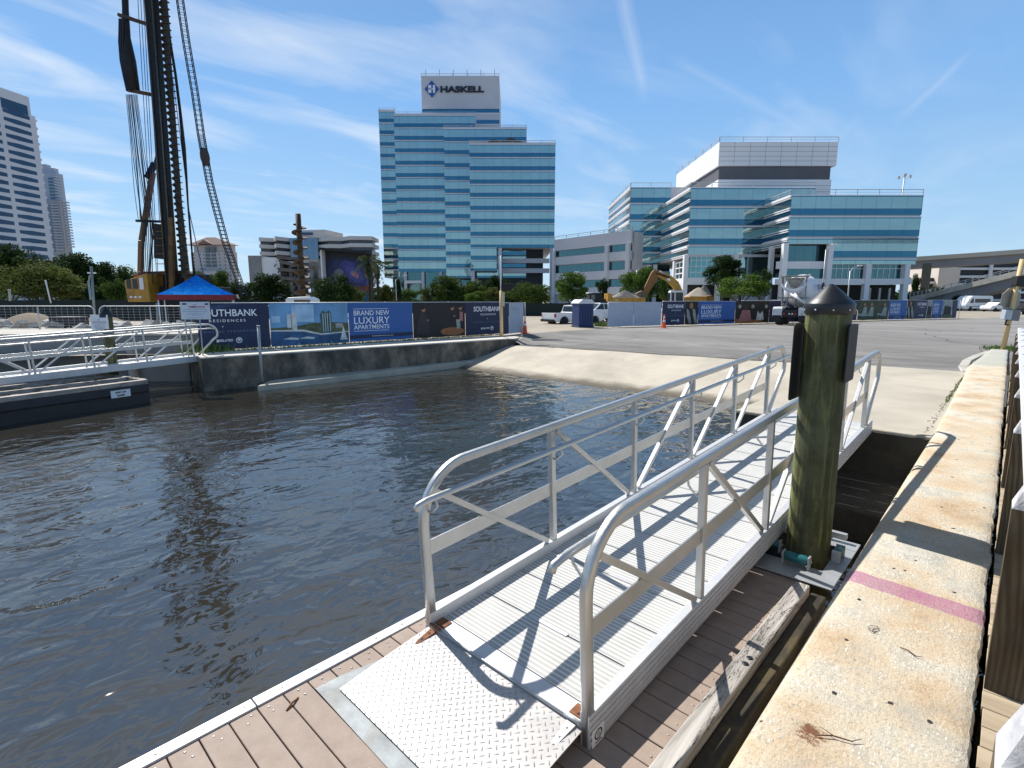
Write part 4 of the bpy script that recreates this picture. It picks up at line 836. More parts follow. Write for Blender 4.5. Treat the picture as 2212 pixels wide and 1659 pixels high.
# ---------------------------------------------------------------- drilling rig, rebar cage, spare auger
def helix(b, r0, r1, z0, z1, pitch, x=0, y=0, n=14, th=.03, mi=0, ph=0):
    m = int((z1-z0)/pitch*n); vs = []; fs = []
    for i in range(m+1):
        a = 2*pi*i/n+ph; z = z0+(z1-z0)*i/m; vs += [(x+r0*cos(a), y+r0*sin(a), z), (x+r1*cos(a), y+r1*sin(a), z-.02), (x+r1*cos(a), y+r1*sin(a), z-.02-th), (x+r0*cos(a), y+r0*sin(a), z-th-.05)]
    for i in range(m): k = i*4; fs += [(k, k+4, k+5, k+1), (k+1, k+5, k+6, k+2), (k+2, k+6, k+7, k+3)]
    b.add(vs, fs, mi)
def rig():
    V = 40.0; u0, _ = uz(378, 600, V); t = thing('drilling_rig', 'tall black and ochre auger drilling rig rising out of the top of the picture', 'drilling rig', uvw(u0, V, -.1), YAW)
    def q(x, y, dv=0): u, z = uz(x, y, V+dv); return Vector((u-u0, dv, z+.1))
    BK = mat('rig_black', (.012, .012, .013), .6, .2, var=.4, scale=3)
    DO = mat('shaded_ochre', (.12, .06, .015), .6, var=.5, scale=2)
    # mast
    bot, top = q(376, 640), q(320, -120); w = .54
    b = MB(); b.bar(bot, top, w, .55); b.build('mast', BK, t)
    for s in (-1, 1): b = MB(); b.tube([bot+Vector((s*w*.46-.05, -.33, 0)), top+Vector((s*w*.46-.05, -.33, 0))], .055, 8); b.build('guide_rail', mat('worn_rail', (.10, .10, .09), .4, .5), t)
    # auger on the right of the mast
    ab, at_ = q(399, 600), q(344, -120); d = (at_-ab); Ln = d.length; d.normalize(); M = Matrix.Translation(ab) @ Vector((0, 0, 1)).rotation_difference(d).to_matrix().to_4x4()
    b = MB(); tmp = MB(); tmp.tube([(0, 0, 0), (0, 0, Ln)], .20, 10); helix(tmp, .16, .34, .2, Ln, .44, n=12, th=.06); b.add(tmp.v, tmp.f, 0, False, M); b.build('auger', mat('muddy_steel', (.045, .042, .036), .7, .3, var=.6, scale=3), t)
    # lower mast casing in ochre, foot and yellow cross frame
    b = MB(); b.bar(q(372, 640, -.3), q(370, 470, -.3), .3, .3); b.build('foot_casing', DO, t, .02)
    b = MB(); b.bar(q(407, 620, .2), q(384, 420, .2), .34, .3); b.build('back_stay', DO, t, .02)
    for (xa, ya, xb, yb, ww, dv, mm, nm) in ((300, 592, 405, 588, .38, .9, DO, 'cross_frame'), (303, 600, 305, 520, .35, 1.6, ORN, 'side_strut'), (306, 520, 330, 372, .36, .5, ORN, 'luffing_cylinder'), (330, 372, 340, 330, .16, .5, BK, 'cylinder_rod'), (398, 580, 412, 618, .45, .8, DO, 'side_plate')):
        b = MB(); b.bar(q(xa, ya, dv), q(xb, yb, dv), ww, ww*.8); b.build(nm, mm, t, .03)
    b = MB(); b.bar(q(294, 477, .3), q(360, 479, .3), .16, .16); b.build('hose_bar', BK, t)
    b = MB(); b.bar(q(352, 560, .3), q(352, 485, .3), .9, .8); b.build('winch_housing', BK, t, .05)
    for yy in (500, 515, 530, 548, 570): b = MB(); b.bar(q(338, yy, -.2), q(360, yy, -.2), .05, .05); b.build('ladder_rung', ORN, t)
    b = MB(); b.bar(q(318, 385, .4), q(335, 352, .4), .35, .3); b.build('pulley_block', BK, t)
    # body, cab, tracks
    b = MB(); x0, x1 = q(338, 640).x, q(420, 640).x; b.box(x0, x1+.6, .4, 4.2, 1.0, 2.9); b.box(x0, x1, .2, .4, 1.1, 2.2); b.build('machine_body', BK, t, .05)
    b = MB(); b.box(q(338, 640).x, q(400, 640).x, .9, 3.6, 2.9, 3.9); b.build('engine_cover', BK, t, .05)
    b = MB(); a = q(273, 652, -.6); c = q(317, 598, -.6); 
    b.side([(a.x+.1, a.z), (c.x+.05, a.z), (c.x, c.z+.25), (a.x, c.z-.28)], -.6, 1.4); cb = b.build('cab', YEL, t, .05)
    for x0_, x1_ in ((a.x+.18, a.x+.48), (a.x+.62, a.x+.95)): m = MB(); m.box(x0_, x1_, -.63, -.605, a.z+.95, a.z+1.65); m.build('window', GLASSD, cb)
    m = MB(); m.box(a.x+1.1, a.x+1.42, -.64, -.61, a.z+.9, a.z+1.75); m.build('notice', WHITEM, cb); m = MB(); m.box(a.x+1.05, a.x+1.12, -.64, -.61, a.z+1.0, a.z+1.75); m.build('red_stripe', RED, cb)
    for k in range(3): m = MB(); m.box(a.x+.3+.33*k, a.x+.5+.33*k, -.63, -.605, a.z+.28, a.z+.42); m.build('warning_label', WHITEM, cb)
    m = MB(); m.tube([(a.x+.35, .2, c.z-.05), (a.x+.35, .2, c.z+.22)], .08, 8); m.build('beacon', RED, cb)
    for s in (0, 1):
        b = MB(); y = -.2+s*3.4; b.side([(q(338, 640).x-.8, .1), (q(420, 640).x+1.2, .1), (q(420, 640).x+1.6, .5), (q(420, 640).x+1.2, .95), (q(338, 640).x-.8, .95), (q(338, 640).x-1.2, .5)], y, y+.7); b.build('track', BK, t, .04)
    # secondary hose carriage at left with two arms
    b = MB(); b.tube([q(268, -60, .1), q(271, 20, .1), q(273, 80, .1), q(279, 130, .1), q(290, 196, .1)], [.22, .20, .26, .42, .36], 8); b.build('hose_carriage', BK, t)
    for (xa, ya, xb, yb) in ((256, 32, 318, 52), (274, 194, 326, 204)): b = MB(); b.bar(q(xa, ya), q(xb, yb), .26, .22); b.build('support_arm', ORN if ya > 60 and False else mat('dark_ochre', (.06, .035, .02), .6), t, .03)
    r = random.Random(4); HB = mat('hose_black', (.010, .012, .022), .5)
    for k in range(3): b = MB(); x = 258+k*4; b.tube([q(x, 40, -.2), q(x-1, 90, -.2), q(x+2-k, 130, -.2), q(x+9, 165, -.2), q(x+16, 196, -.2)], .055, 6); b.build('hose', HB, t)
    for k in range(11):
        x = 272+k*2.4; xe = 299+k*3.6+r.uniform(-2, 2); pts = []
        for i in range(9):
            f = i/8; pts.append(q(x+(xe-x)*f+2.2*sin(f*7+k*1.7)*f, 204+(478-204)*f+(k > 7)*f*40, -.1+.1*(k % 3)))
        b = MB(); b.tube(pts, r.choice([.018, .024, .032]), 6); b.build('hose', HB, t)
    for k in range(9):
        xe = 306+k*3; pts = [q(xe+1.5*sin(i*1.3+k), 478+i*34, -.1+.1*(k % 2)) for i in range(5)]; b = MB(); b.tube(pts, .028, 6); b.build('hose', HB, t)
    CB = mat('cable_blue', (.03, .07, .20), .5)
    for xa, xb, ye in ((300, 330, 560), (306, 338, 590), (312, 341, 590), (318, 345, 480)): b = MB(); b.tube([q(xa-8, -120, .2), q(xa, 40, .2), q(xb, ye, .2)], .022, 5); b.build('wire_rope', CB, t)
    # heavy concrete hose hanging right of the mast, with a thin line beside it
    b = MB(); b.tube([q(352, -120, .5), q(358, 0, .5), q(366, 80, .5), q(379, 160, .5), q(389, 240, .5), q(397, 320, .5), q(403, 390, .5), q(406, 440, .5), q(411, 500, .5), q(416, 560, .5), q(422, 612, .5)], [.10, .10, .09, .09, .10, .14, .08, .06, .07, .06, .12], 8); b.build('concrete_hose', BK, t)
    b = MB(); b.tube([q(406, 445, .5), q(425, 530, .5), q(442, 600, .5)], .03, 6); b.build('wire_rope', CB, t); b = MB(); b.tube([q(348, 0, .5), q(376, 190, .5), q(400, 380, .5)], .022, 5); b.build('wire_rope', CB, t)
    b = MB(); b.tube([q(420, 600, .5), q(424, 616, .5)], [.28, .2], 10); b.build('hose_swivel', BK, t)
rig()
def cage():
    V = 38.0; t = thing('rebar_cage', 'long thin rebar cage hanging slanted beside the drilling rig', 'rebar cage', at(528, 640, V)); o0 = Vector(t.location)
    P = [(380, -90), (388, -5), (403, 95), (421, 200), (434, 290), (441, 330), (452, 390), (467, 450), (486, 520), (507, 580), (528, 640)]
    cen = [at(x, y, V)-o0 for x, y in P]
    def pt(s):
        f = s*(len(cen)-1); i = min(int(f), len(cen)-2); return cen[i].lerp(cen[i+1], f-i)
    w = .24; m = mat('rebar_steel', (.02, .022, .045), .6, .3, var=.3)
    offs = [RT*(-w), RT*(-.02)+HV*(-w), RT*w, RT*.02+HV*w]
    for k, of in enumerate(offs): b = MB(); b.tube([pt(i/40)+of for i in range(41)], .034, 6); b.build('main_bar', m, t)
    n = 82
    for i in range(1, n): b = MB(); p = pt(i/n); b.tube([p+of for of in offs]+[p+offs[0]], .016, 4); b.build('tie_ring', m, t)
    b = MB(); b.tube([pt(s) for s in (.475, .50, .52, .545)], [.2, .28, .30, .2], 10); b.build('wrapped_joint', mat('burlap', (.06, .05, .05), .9), t)
cage()
def spare_auger():
    V = 46.0; t = thing('auger', 'free standing brown auger column upright between two dark trees', 'auger', at(656, 664, V)); z1 = at(656, 462, V).z-t.location.z
    m = mat('rusty_auger', (.085, .055, .03), .7, .2, var=.5, scale=2); b = MB(); b.tube([(0, 0, 0), (0, 0, z1)], .22, 12); b.build('stem', m, t)
    b = MB(); helix(b, .16, .60, .0, z1-.75, .82, n=18, th=.10); b.build('flight', m, t)
spare_auger()
# ---------------------------------------------------------------- glass office buildings
GL = m_glass('teal_glass', (.37, .50, .49)); GD = m_glass('blue_vision_glass', (.06, .19, .28), .04); GG = m_glass('green_dark_glass', (.06, .17, .17), .05)
TRIM = mat('white_metal_trim', (.80, .80, .82), .5, var=.03); CLAD = m_conc('grey_cladding', (.70, .70, .74), .10, .06); CLADW = m_conc('white_cladding', (.92, .92, .93), .06, .06)
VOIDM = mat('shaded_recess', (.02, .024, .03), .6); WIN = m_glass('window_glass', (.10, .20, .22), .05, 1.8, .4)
def band(t, name, x0, x1, y, ztop, zbot, fl, side=None, first=.62, xs=None, glassl=GL, glassd=GD):
    """curtain wall: light spandrel glass, dark vision glass and a white ledge on every storey. side: 'left' adds the face going back from (x0,y) to y+xs"""
    z = ztop; faces = [((x0, y), (x1, y))]
    if side: faces.append(((x0, y+xs), (x0, y)))
    while z > zbot+.4:
        A, D, T = MB(), MB(), MB(); zl = max(z-fl*first, zbot); zd = max(z-fl*.93, zbot)
        for k, ((xa, ya), (xb, yb)) in enumerate(faces):
            A.add([(xa, ya, zl), (xb, yb, zl), (xb, yb, z), (xa, ya, z)], [(0, 1, 2, 3)])
            if zl > zd: D.add([(xa, ya, zd), (xb, yb, zd), (xb, yb, zl), (xa, ya, zl)], [(0, 1, 2, 3)])
            e = .10; zt = z-fl*.05
            if k == 0:
                T.box(xa-.04, xb+.04, ya-e, ya-.01, z-.035*fl, z+.01); T.box(xa, xb, ya-.03, ya-.005, zl-.01, zl+.03)
                D.add([(xa, ya-.004, z-fl*.09), (xb, ya-.004, z-fl*.09), (xb, ya-.004, z-fl*.05), (xa, ya-.004, z-fl*.05)], [(0, 1, 2, 3)])
            else:
                T.box(xa-.30, xa-.01, yb, ya, z-.10*fl, z+.02); T.box(xa-.26, xa-.01, yb, ya, z-fl*.17, z-fl*.14); T.box(xa-.26, xa-.01, yb, ya, zl-.04, zl+.14); T.box(xa-.26, xa-.01, yb, ya, zl-.42, zl-.26)
        z -= fl
        A.build('glass_band', glassl, t); D.build('window_band', glassd, t); T.build('ledge', TRIM, t)
def rail(t, pts, z, h=.9, gap=4):
    b = MB()
    for (xa, ya), (xb, yb) in zip(pts, pts[1:]):
        n = max(1, int(math.hypot(xb-xa, yb-ya)/gap)); b.bar((xa, ya, z+h), (xb, yb, z+h), .12, .12); b.bar((xa, ya, z+h*.5), (xb, yb, z+h*.5), .05, .05)
        for k in range(n+1): x, y = xa+(xb-xa)*k/n, ya+(yb-ya)*k/n; b.box(x-.06, x+.06, y-.06, y+.06, z, z+h)
    b.build('roof_rail', A_DULL, t)
def tower():
    t = thing('office_tower', 'stepped teal glass office tower with grey sign block reading HASKELL', 'office tower', uvw(0, 174, 0), YAW); Y0 = 174
    def X(px, V): return uz(px, 400, V)[0]
    def Z(py, V): return uz(1000, py, V)[1]
    zb = -.07; fl = 3.98
    for nm, xa, xb, V, ty, by, dep in (('first', 823.5, 858, 202, 240, 600, 20), ('second', 855.5, 1028, 188.6, 249, 587, 30), ('third', 960.5, 1137, 180, 278, 600, 40), ('fourth', 1015, 1199, 174, 311.5, 573, 46)):
        x0, x1, z1 = X(xa, V), X(xb, V), Z(ty, V); z0 = Z(by, V); y = V-Y0
        b = MB(); b.box(x0+.05, x1-.05, y+.12, y+dep, z0 if nm != 'fourth' else Z(535, V), z1-.02); b.build('block_body', CLAD, t)
        if nm == 'fourth':
            xm = X(1072, V); band(t, nm+'_upper', x0, X(1176, V)+X(1199, V)-X(1176, V), y, z1, Z(535, V), fl)
            band(t, nm+'_lower', x0, xm, y, Z(535, V)-.0, Z(585, V), fl)
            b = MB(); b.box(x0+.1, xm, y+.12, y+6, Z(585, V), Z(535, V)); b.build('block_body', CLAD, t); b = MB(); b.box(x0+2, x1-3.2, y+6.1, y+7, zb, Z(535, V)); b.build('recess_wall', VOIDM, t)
            for px_ in (1015.5, 1076, 1190): b = MB(); xx = X(px_, V); b.box(xx, xx+1.1, y+.1, y+1.2, zb, Z(535 if px_ > 1020 else 585, V)); b.build('column', CLAD, t)
            for py_ in (561, 583): b = MB(); b.box(xm+.3, x1-1.2, y+4.4, y+5.9, Z(py_+5, V), Z(py_-5, V)); b.build('balcony_band', CLAD, t)
        else: band(t, nm, x0, x1, y, z1, z0, fl*(1.0))
        b = MB(); b.box(x0-.1, x1+.1, y-.12, y+.3, z1, z1+.45); b.build('parapet', CLAD, t)
        rail(t, [(x0, y+.5), (x1, y+.5)], z1+.3)
    # ground storey
    V = 188.6; y = V-Y0; b = MB(); b.box(X(858, V), X(1015, V), y+1.5, y+2.5, zb, Z(587, V)); b.box(X(823, V), X(858, V), y+13, y+20, zb, Z(596, V)); b.build('ground_glass', WIN, t)
    for px_ in (866, 905, 945, 985): b = MB(); xx = X(px_, V); b.box(xx, xx+1.0, y+.1, y+1.2, zb, Z(587, V)); b.build('column', CLAD, t)
    b = MB(); b.box(X(868, V), X(905, V), y-.1, y+.2, Z(612, V), Z(606, V)); b.build('entry_fascia', CLADW, t)
    # sign block
    V = 196; y = V-Y0; x0, x1 = X(915.5, V), X(1079.3, V); zt, z2 = Z(163.5, V), Z(235, V)
    b = MB(); b.box(x0, x1, y, y+24, z2, zt); sb = b.build('sign_block', CLAD, t)
    b = MB(); b.box(x0+.3, x1-.3, y+.5, y+24, Z(300, V), z2); b.box(x0, x1, y+.1, y+24, Z(250, V), Z(243, V)); b.box(X(1027, V), x1, y+.1, y+24, Z(300, V), Z(250, V)); b.build('plant_floor', CLAD, t)
    b = MB(); b.box(x0, x1, y+.3, y+.6, Z(243, V), Z(235.3, V)); b.box(X(1029, V), x1+.02, y+.05, y+.3, Z(267, V), Z(259, V)); b.build('louvre_band', GD, t)
    b = MB(); b.box(X(1029, V), x1+.03, y-.05, y+.1, Z(271, V), Z(269, V)); b.box(x0, x1+.03, y-.05, y+.1, Z(246, V), Z(244.5, V)); b.build('white_lines', TRIM, t)
    sw = x1-x0; text('HASKELL', (zt-z2)*.17, mat('sign_black', (.008, .012, .03), .5), sb, 'letters', loc=(x0+sw*.52, y-.3, z2+(zt-z2)*.50), width=sw*.56, bold=.045, depth=.25)
    lg = thing('logo', None, None); lg.parent = sb; lg.location = (x0+sw*.135, y-.2, z2+(zt-z2)*.59); r_ = sw*.092
    b = MB(); b.side([(-r_, 0), (0, -r_*1.1), (r_, 0), (0, r_*1.1)], -.1, .1); b.build('blue_diamond', mat('logo_blue', (.01, .09, .34), .4), lg)
    for (xa, za, xb, zb_) in ((-.50, .07, -.06, .50), (-.50, -.50, -.06, -.07), (.16, -.50, .46, .50)):
        b = MB(); b.box(xa*r_, xb*r_, -.2, -.11, za*r_, zb_*r_); b.build('white_bar', WHITEM, lg)
    b = MB(); b.box(-.06*r_, .17*r_, -.2, -.11, -.07*r_, .07*r_); b.build('white_bar', WHITEM, lg)
    rail(t, [(x0, y+.3), (x1, y+.3)], zt, .8, 5)
    for k in range(6): b = MB(); xx = x0+sw*(.06+.176*k); b.box(xx-.1, xx+.1, y+.2, y+.4, zt, zt+2.0); b.build('antenna', A_DULL, t)
    V = 177; y = V-Y0; b = MB(); r = random.Random(3)
    pts = [(X(1052+k*7.4, V), Z(311.5, V)+.3+[0, .9, 1.2, 1.1, .5, .7, 1.5, 1.7, 1.4, .7, .5, .2][k]) for k in range(12)]
    b.side(pts+[(x, Z(311.5, V)-.1) for x, z in pts[::-1]], y, y+1.5); b.build('roof_plant', mat('roof_tarp', (.05, .045, .04), .7), t)
tower()
def low_office():
    Y0 = 105; t = thing('office_building', 'wide low teal glass office building in three steps with white penthouse block', 'office building', uvw(0, Y0, 0), YAW)
    def X(px, V): return uz(px, 400, V)[0]
    def Z(py, V): return uz(1500, py, V)[1]
    zb = -.07
    A, B, C_ = 105, 115.5, 136.5
    xa0, xa1, xb0, xb1, xc0 = X(1712.5, A), X(1998, A), X(1494, B), X(1763, B), X(1363, C_)
    zA, zB, zC = Z(421, A), Z(404.5, B), Z(404, C_); fl = 3.96; zbA = Z(526, A)
    # C: left and farthest
    y = C_-Y0; b = MB(); b.box(xc0+.1, X(1500, C_), y+.1, y+30, Z(571, C_)+.02, zC-.02); b.build('block_body', CLAD, t)
    band(t, 'left', xc0, X(1450, C_), y, zC, Z(571, C_), fl, 'l', xs=30)
    for px_, ya in ((1363, 0), (1385, 0), (1420, 0)): b = MB(); xx = X(px_, C_); b.box(xx, xx+.9, y+.2+ya, y+1.1+ya, zb, Z(571, C_)); b.build('column', CLADW, t)
    for k in range(3): b = MB(); b.box(xc0-.1, xc0+.8, y+8+k*8, y+8.9+k*8, zb, Z(571, C_)); b.build('column', CLADW, t)
    b = MB(); b.box(xc0+1.5, X(1460, C_), y+2, y+3, zb, Z(571, C_)); b.box(xc0+1.3, xc0+1.6, y+2, y+29, zb, Z(571, C_)); b.build('lower_windows', WIN, t)
    for zz_ in (4.2, 8.2): b = MB(); b.box(xc0+.9, X(1460, C_), y+1.4, y+2.1, zz_-.8, zz_+.8); b.box(xc0+.9, xc0+1.4, y+1.5, y+29, zz_-.8, zz_+.8); b.build('lower_spandrel', CLAD, t)
    # B: middle
    y = B-Y0; yd = C_-B; b = MB(); b.box(xb0+.1, xb1-.1, y+.1, y+45, zb if False else Z(555, B), zB-.02); b.build('block_body', CLAD, t)
    band(t, 'middle', xb0, xb1, y, zB, Z(550, B), fl, 'l', xs=yd-.02, glassl=GL)
    x1 = X(1560, B); b = MB(); b.box(xb0+.5, x1, y+.35, y+.5, Z(600, B), Z(550, B)); b.box(xb0+.35, xb0+.5, y+.4, y+9.5, Z(600, B), Z(566, B)); b.build('bay_window', m_glass('bay_glass', (.16, .34, .34), .04, 1.95, .9), t)
    b = MB()
    for k in range(6): xx = xb0+.8+(x1-xb0-.8)*k/5.0; b.box(xx-.05, xx+.05, y+.25, y+.36, Z(600, B), Z(550, B))
    for k in range(3): zz_ = Z(562+k*13, B); b.box(xb0+.5, x1, y+.25, y+.36, zz_-.05, zz_+.05); b.box(xb0+.2, xb0+.36, y+1, y+9.5, zz_-.12, zz_+.12)
    for k in range(4): b.box(xb0+.2, xb0+.36, y+1+k*2.6, y+1.15+k*2.6, Z(600, B), Z(560, B))
    b.build('bay_mullions', TRIM, t)
    for px_ in (1486, 1560, 1596): b = MB(); xx = X(px_, B); b.box(xx, xx+.95, y-.1, y+.9, zb, Z(550, B)); b.build('column', CLADW, t)
    b = MB(); b.box(xb0-.1, xb0+.6, y+9.5, y+10.4, zb, Z(556, B)); b.build('column', CLADW, t)
    b = MB(); b.box(xb0-.2, X(1680, B), y-.3, y+1.6, Z(614, B), Z(600, B)); b.box(xb0-.2, xb0+.6, y+1.7, y+10.6, Z(614, B), Z(600, B)); b.build('terrace_band', CLADW, t)
    b = MB(); b.box(x1+.5, X(1700, B), y+.4, y+.9, Z(600, B), Z(550, B)); b.build('lower_glass', GL, t)
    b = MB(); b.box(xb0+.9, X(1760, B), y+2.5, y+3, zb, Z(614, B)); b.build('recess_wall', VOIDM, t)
    b = MB(); b.box(X(1600, B), X(1700, B), y-.25, y+.3, zb, Z(618, B)); b.build('ground_wall', CLAD, t)
    # A: right and nearest
    y = 0; yd = B-A; b = MB(); b.box(xa0+.1, xa1-.1, .1, 40, zbA, zA-.02); b.box(X(1811, A), xa1-.1, .1, 30, Z(571, A), zbA); b.build('block_body', CLAD, t)
    xm = X(1810, A); band(t, 'right', xa0, xa1, 0, zA, zbA-.05, fl, 'l', xs=yd-.02)
    band(t, 'right_lower', xm, xa1, 0, zA-fl*round((zA-zbA)/fl), Z(571, A), fl)
    b = MB(); b.box(xa0+.6, xm, 1.8, 2.2, zb, zbA); b.box(xa0+.6, xa1-.6, .8, 1.2, Z(603, A), Z(571, A)); b.build('lower_windows', WIN, t)
    b = MB(); b.box(xa0-1.2, xm, .7, 1.7, Z(580, A), Z(564, A)); b.box(xa0-1.2, xa1-.4, -.2, 1.7, Z(614, A), Z(602, A)); b.build('lower_spandrel', CLADW, t)
    b = MB()
    for k in range(14): xx = xm+.5+(xa1-xm-1.5)*k/13; b.box(xx-.05, xx+.05, .70, .79, Z(603, A), Z(571, A))
    b.box(xm, xa1-.6, .70, .79, Z(580, A)-.05, Z(580, A)+.05); b.build('window_mullions', TRIM, t)
    for px_, zt in ((1702, zbA), (1801, zbA), (1888, Z(571, A)), (1974, Z(571, A))): b = MB(); xx = X(px_, A); b.box(xx, xx+.95, -.35, .65, zb, zt); b.build('column', CLADW, t)
    b = MB(); b.box(xa0-.6, xa0+.2, 5.5, 6.4, zb, zbA); b.build('column', CLADW, t)
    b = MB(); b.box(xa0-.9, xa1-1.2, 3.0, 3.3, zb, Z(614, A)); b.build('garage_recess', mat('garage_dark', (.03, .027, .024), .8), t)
    for k in range(3): b = MB(); xx = X(1905+k*22, A); b.box(xx, xx+.35, .4, .6, zb, Z(622, A)); b.build('bollard_post', PALEC, t)
    # penthouse
    P = 124; y = P-Y0; x0, x1 = X(1549, P), X(1802.5, P); z1, z2, z3 = Z(306.5, P), Z(358, P), Z(387.5, P)
    b = MB(); b.box(x0, x1, y, y+31, z2, z1); b.build('penthouse_upper', CLADW, t); b = MB(); b.box(x0+.4, x1-.9, y+.5, y+30.6, z3, z2); b.build('penthouse_louvre', mat('louvre_grey', (.10, .10, .11), .6, var=.12, scale=.2), t)
    b = MB(); b.box(x0-.05+.3, x1-.7, y+.15, y+31, zB-6, z3); b.build('penthouse_base', CLADW, t)
    J = mat('panel_joint', (.22, .23, .26), .7); b = MB()
    for k in range(1, 5): zz_ = z2+(z1-z2)*k/5; b.box(x0, x1, y-.02, y-.005, zz_-.03, zz_+.03)
    for k in range(1, 8): xx = x0+(x1-x0)*k/7.6; b.box(xx-.03, xx+.03, y-.02, y-.005, z2, z1)
    for k in range(1, 3): zz_ = z3-1.3*k; b.box(x0+.3, x1-.7, y+.12, y+.14, zz_-.03, zz_+.03)
    b.build('panel_joints', J, t)
    rail(t, [(x0, y+31), (x0, y), (x1, y)], z1, 1.0, 4.5); rail(t, [(xb0, B-Y0+yd), (xb0, B-Y0+.2), (xb1, B-Y0+.2)], zB, 1.0); rail(t, [(xa0, yd), (xa0, .2), (xa1, .2)], zA, 1.0); rail(t, [(xc0, C_-Y0+28), (xc0, C_-Y0+.2), (X(1450, C_), C_-Y0+.2)], zC, 1.0)
low_office()
def link_building():
    a, c = at(1196, 600, 155), at(1314, 600, 139); d = c-a; t = thing('link_building', 'grey concrete wing with ribbon windows joining the glass tower and the low office building', 'building', (a.x, a.y, 0), atan2(d.y, d.x)); Ln = math.hypot(d.x, d.y); zb = -.07
    z1 = at(1314, 503, 139).z; L2 = Ln+7
    b = MB(); b.box(0, L2, .6, 14, zb, z1-.3); b.build('core', CLAD, t)
    for k, (za, zc) in enumerate(((z1-3.1, z1), (z1-7.1, z1-4.9), (z1-11.6, z1-9.4), (z1-15.4, z1-13.6))): b = MB(); b.box(0, L2, -.1*(k > 0), 1.2, za, zc); b.build('spandrel', CLAD, t)
    for k, (za, zc) in enumerate(((z1-4.8, z1-3.2), (z1-9.3, z1-7.3), (z1-13.5, z1-11.7))):
        b = MB(); b.box(.3, L2, .4, .5, za, zc); b.build('ribbon_window', WIN, t)
    for xx in (0, Ln-.8, L2-1): b = MB(); b.box(xx-.3, xx+.8, -.5, .3 if xx else 0, zb, z1-3.2); b.build('column', CLAD, t)
    rail(t, [(0, .3), (L2, .3)], z1, .9)
    b = MB(); b.box(0, L2, 1.5, 2, zb, 3.5); b.build('ground_glass', WIN, t)
link_building()
# ---------------------------------------------------------------- towers at the far left
def white_tower():
    a, c = at(-30, 500, 262), at(101, 500, 290); d = c-a; t = thing('white_tower', 'tall white tower with horizontal dark blue window strips, at the left edge', 'tower block', (a.x, a.y, 0), atan2(d.y, d.x)); Ln = math.hypot(d.x, d.y)
    z1 = at(64, 210, 290).z; zb = -.07; WT = m_conc('white_facade', (.74, .76, .82), .08, .02)
    b = MB(); b.box(0, Ln, 0, 24, zb, z1); b.build('body', WT, t)
    b = MB()
    fl = 3.86; z = z1-11.5; k = 0; g = mat('tower_window', (.012, .055, .13), .15, var=.2, scale=.15)
    b2 = MB(); b2.box(-.05+Ln*.52, Ln-1.4, -.05, .3, z1-9.4, z1-4.6); b2.box(1, Ln*.45, -.05, .3, z1-9.4, z1-4.6); b2.build('top_window', g, t)
    while z > 12:
        for x0, x1 in ((1.2, Ln*.46), (Ln*.53, Ln-1.0)):
            w = MB(); w.side([(x0, z+.35), (x0, z+1.9), (x0+(x1-x0)*.45, z+2.25), (x1, z+1.9), (x1, z+.15), (x0+(x1-x0)*.45, z-.1)], -.06, .2); w.build('window_strip', g, t)
        z -= fl; k += 1
    # stepped right flank with small balconies
    b = MB(); b.box(Ln+.01, Ln+3.5, 2, 20, zb, z1-8); b.build('flank', WT, t)
    z = z1-10
    while z > 12: w = MB(); w.box(Ln+3.5, Ln+4.6, 2.5, 12, z-.4, z+.7); w.build('flank_ledge', WT, t); z -= fl
white_tower()
def condo_tower():
    t = thing('apartment_tower', 'slim blue and grey apartment tower half hidden behind the white tower', 'tower block', uvw(uz(70, 400, 400)[0], 400, 0), YAW); x = lambda p: uz(p, 400, 400)[0]-uz(70, 400, 400)[0]; Z = lambda p: uz(110, p, 400)[1]
    W1 = m_conc('condo_pale', (.50, .56, .66), .08, .02); W2 = m_conc('condo_stone', (.42, .42, .44), .12, .02); G = mat('condo_glass', (.08, .18, .27), .2, var=.3, scale=.1)
    b = MB(); b.box(x(80), x(124), 0, 6, -.07, Z(373)); b.build('upper_body', W1, t); b = MB(); b.box(x(80), x(103), 1, 5, Z(373), Z(354)); b.box(x(103), x(118), 1, 5, Z(373), Z(362)); b.build('penthouse', W1, t)
    b = MB(); b.box(x(90), x(136), -5, 1, -.07, Z(435)); b.build('lower_body', W2, t)
    for k in range(9): b = MB(); b.box(x(106), x(121), -.4, .1, Z(388+k*7), Z(384+k*7)); b.build('window_strip', G, t)
    for k in range(17): 
        for p in (98, 110): b = MB(); b.box(x(p), x(p+5), -5.3, -4.9, Z(448+k*6), Z(445+k*6)); b.build('window', G, t)
        b = MB(); b.box(x(119), x(133), -6.3, -5, Z(446+k*6), Z(443.5+k*6)); b.build('balcony', W1, t)
    for k in range(26): b = MB(); b.box(x(124 if k < 9 else 136), x(126 if k < 9 else 138), -3, 3, Z(384+k*6), Z(381+k*6)); b.build('side_balcony', W1, t)
condo_tower()
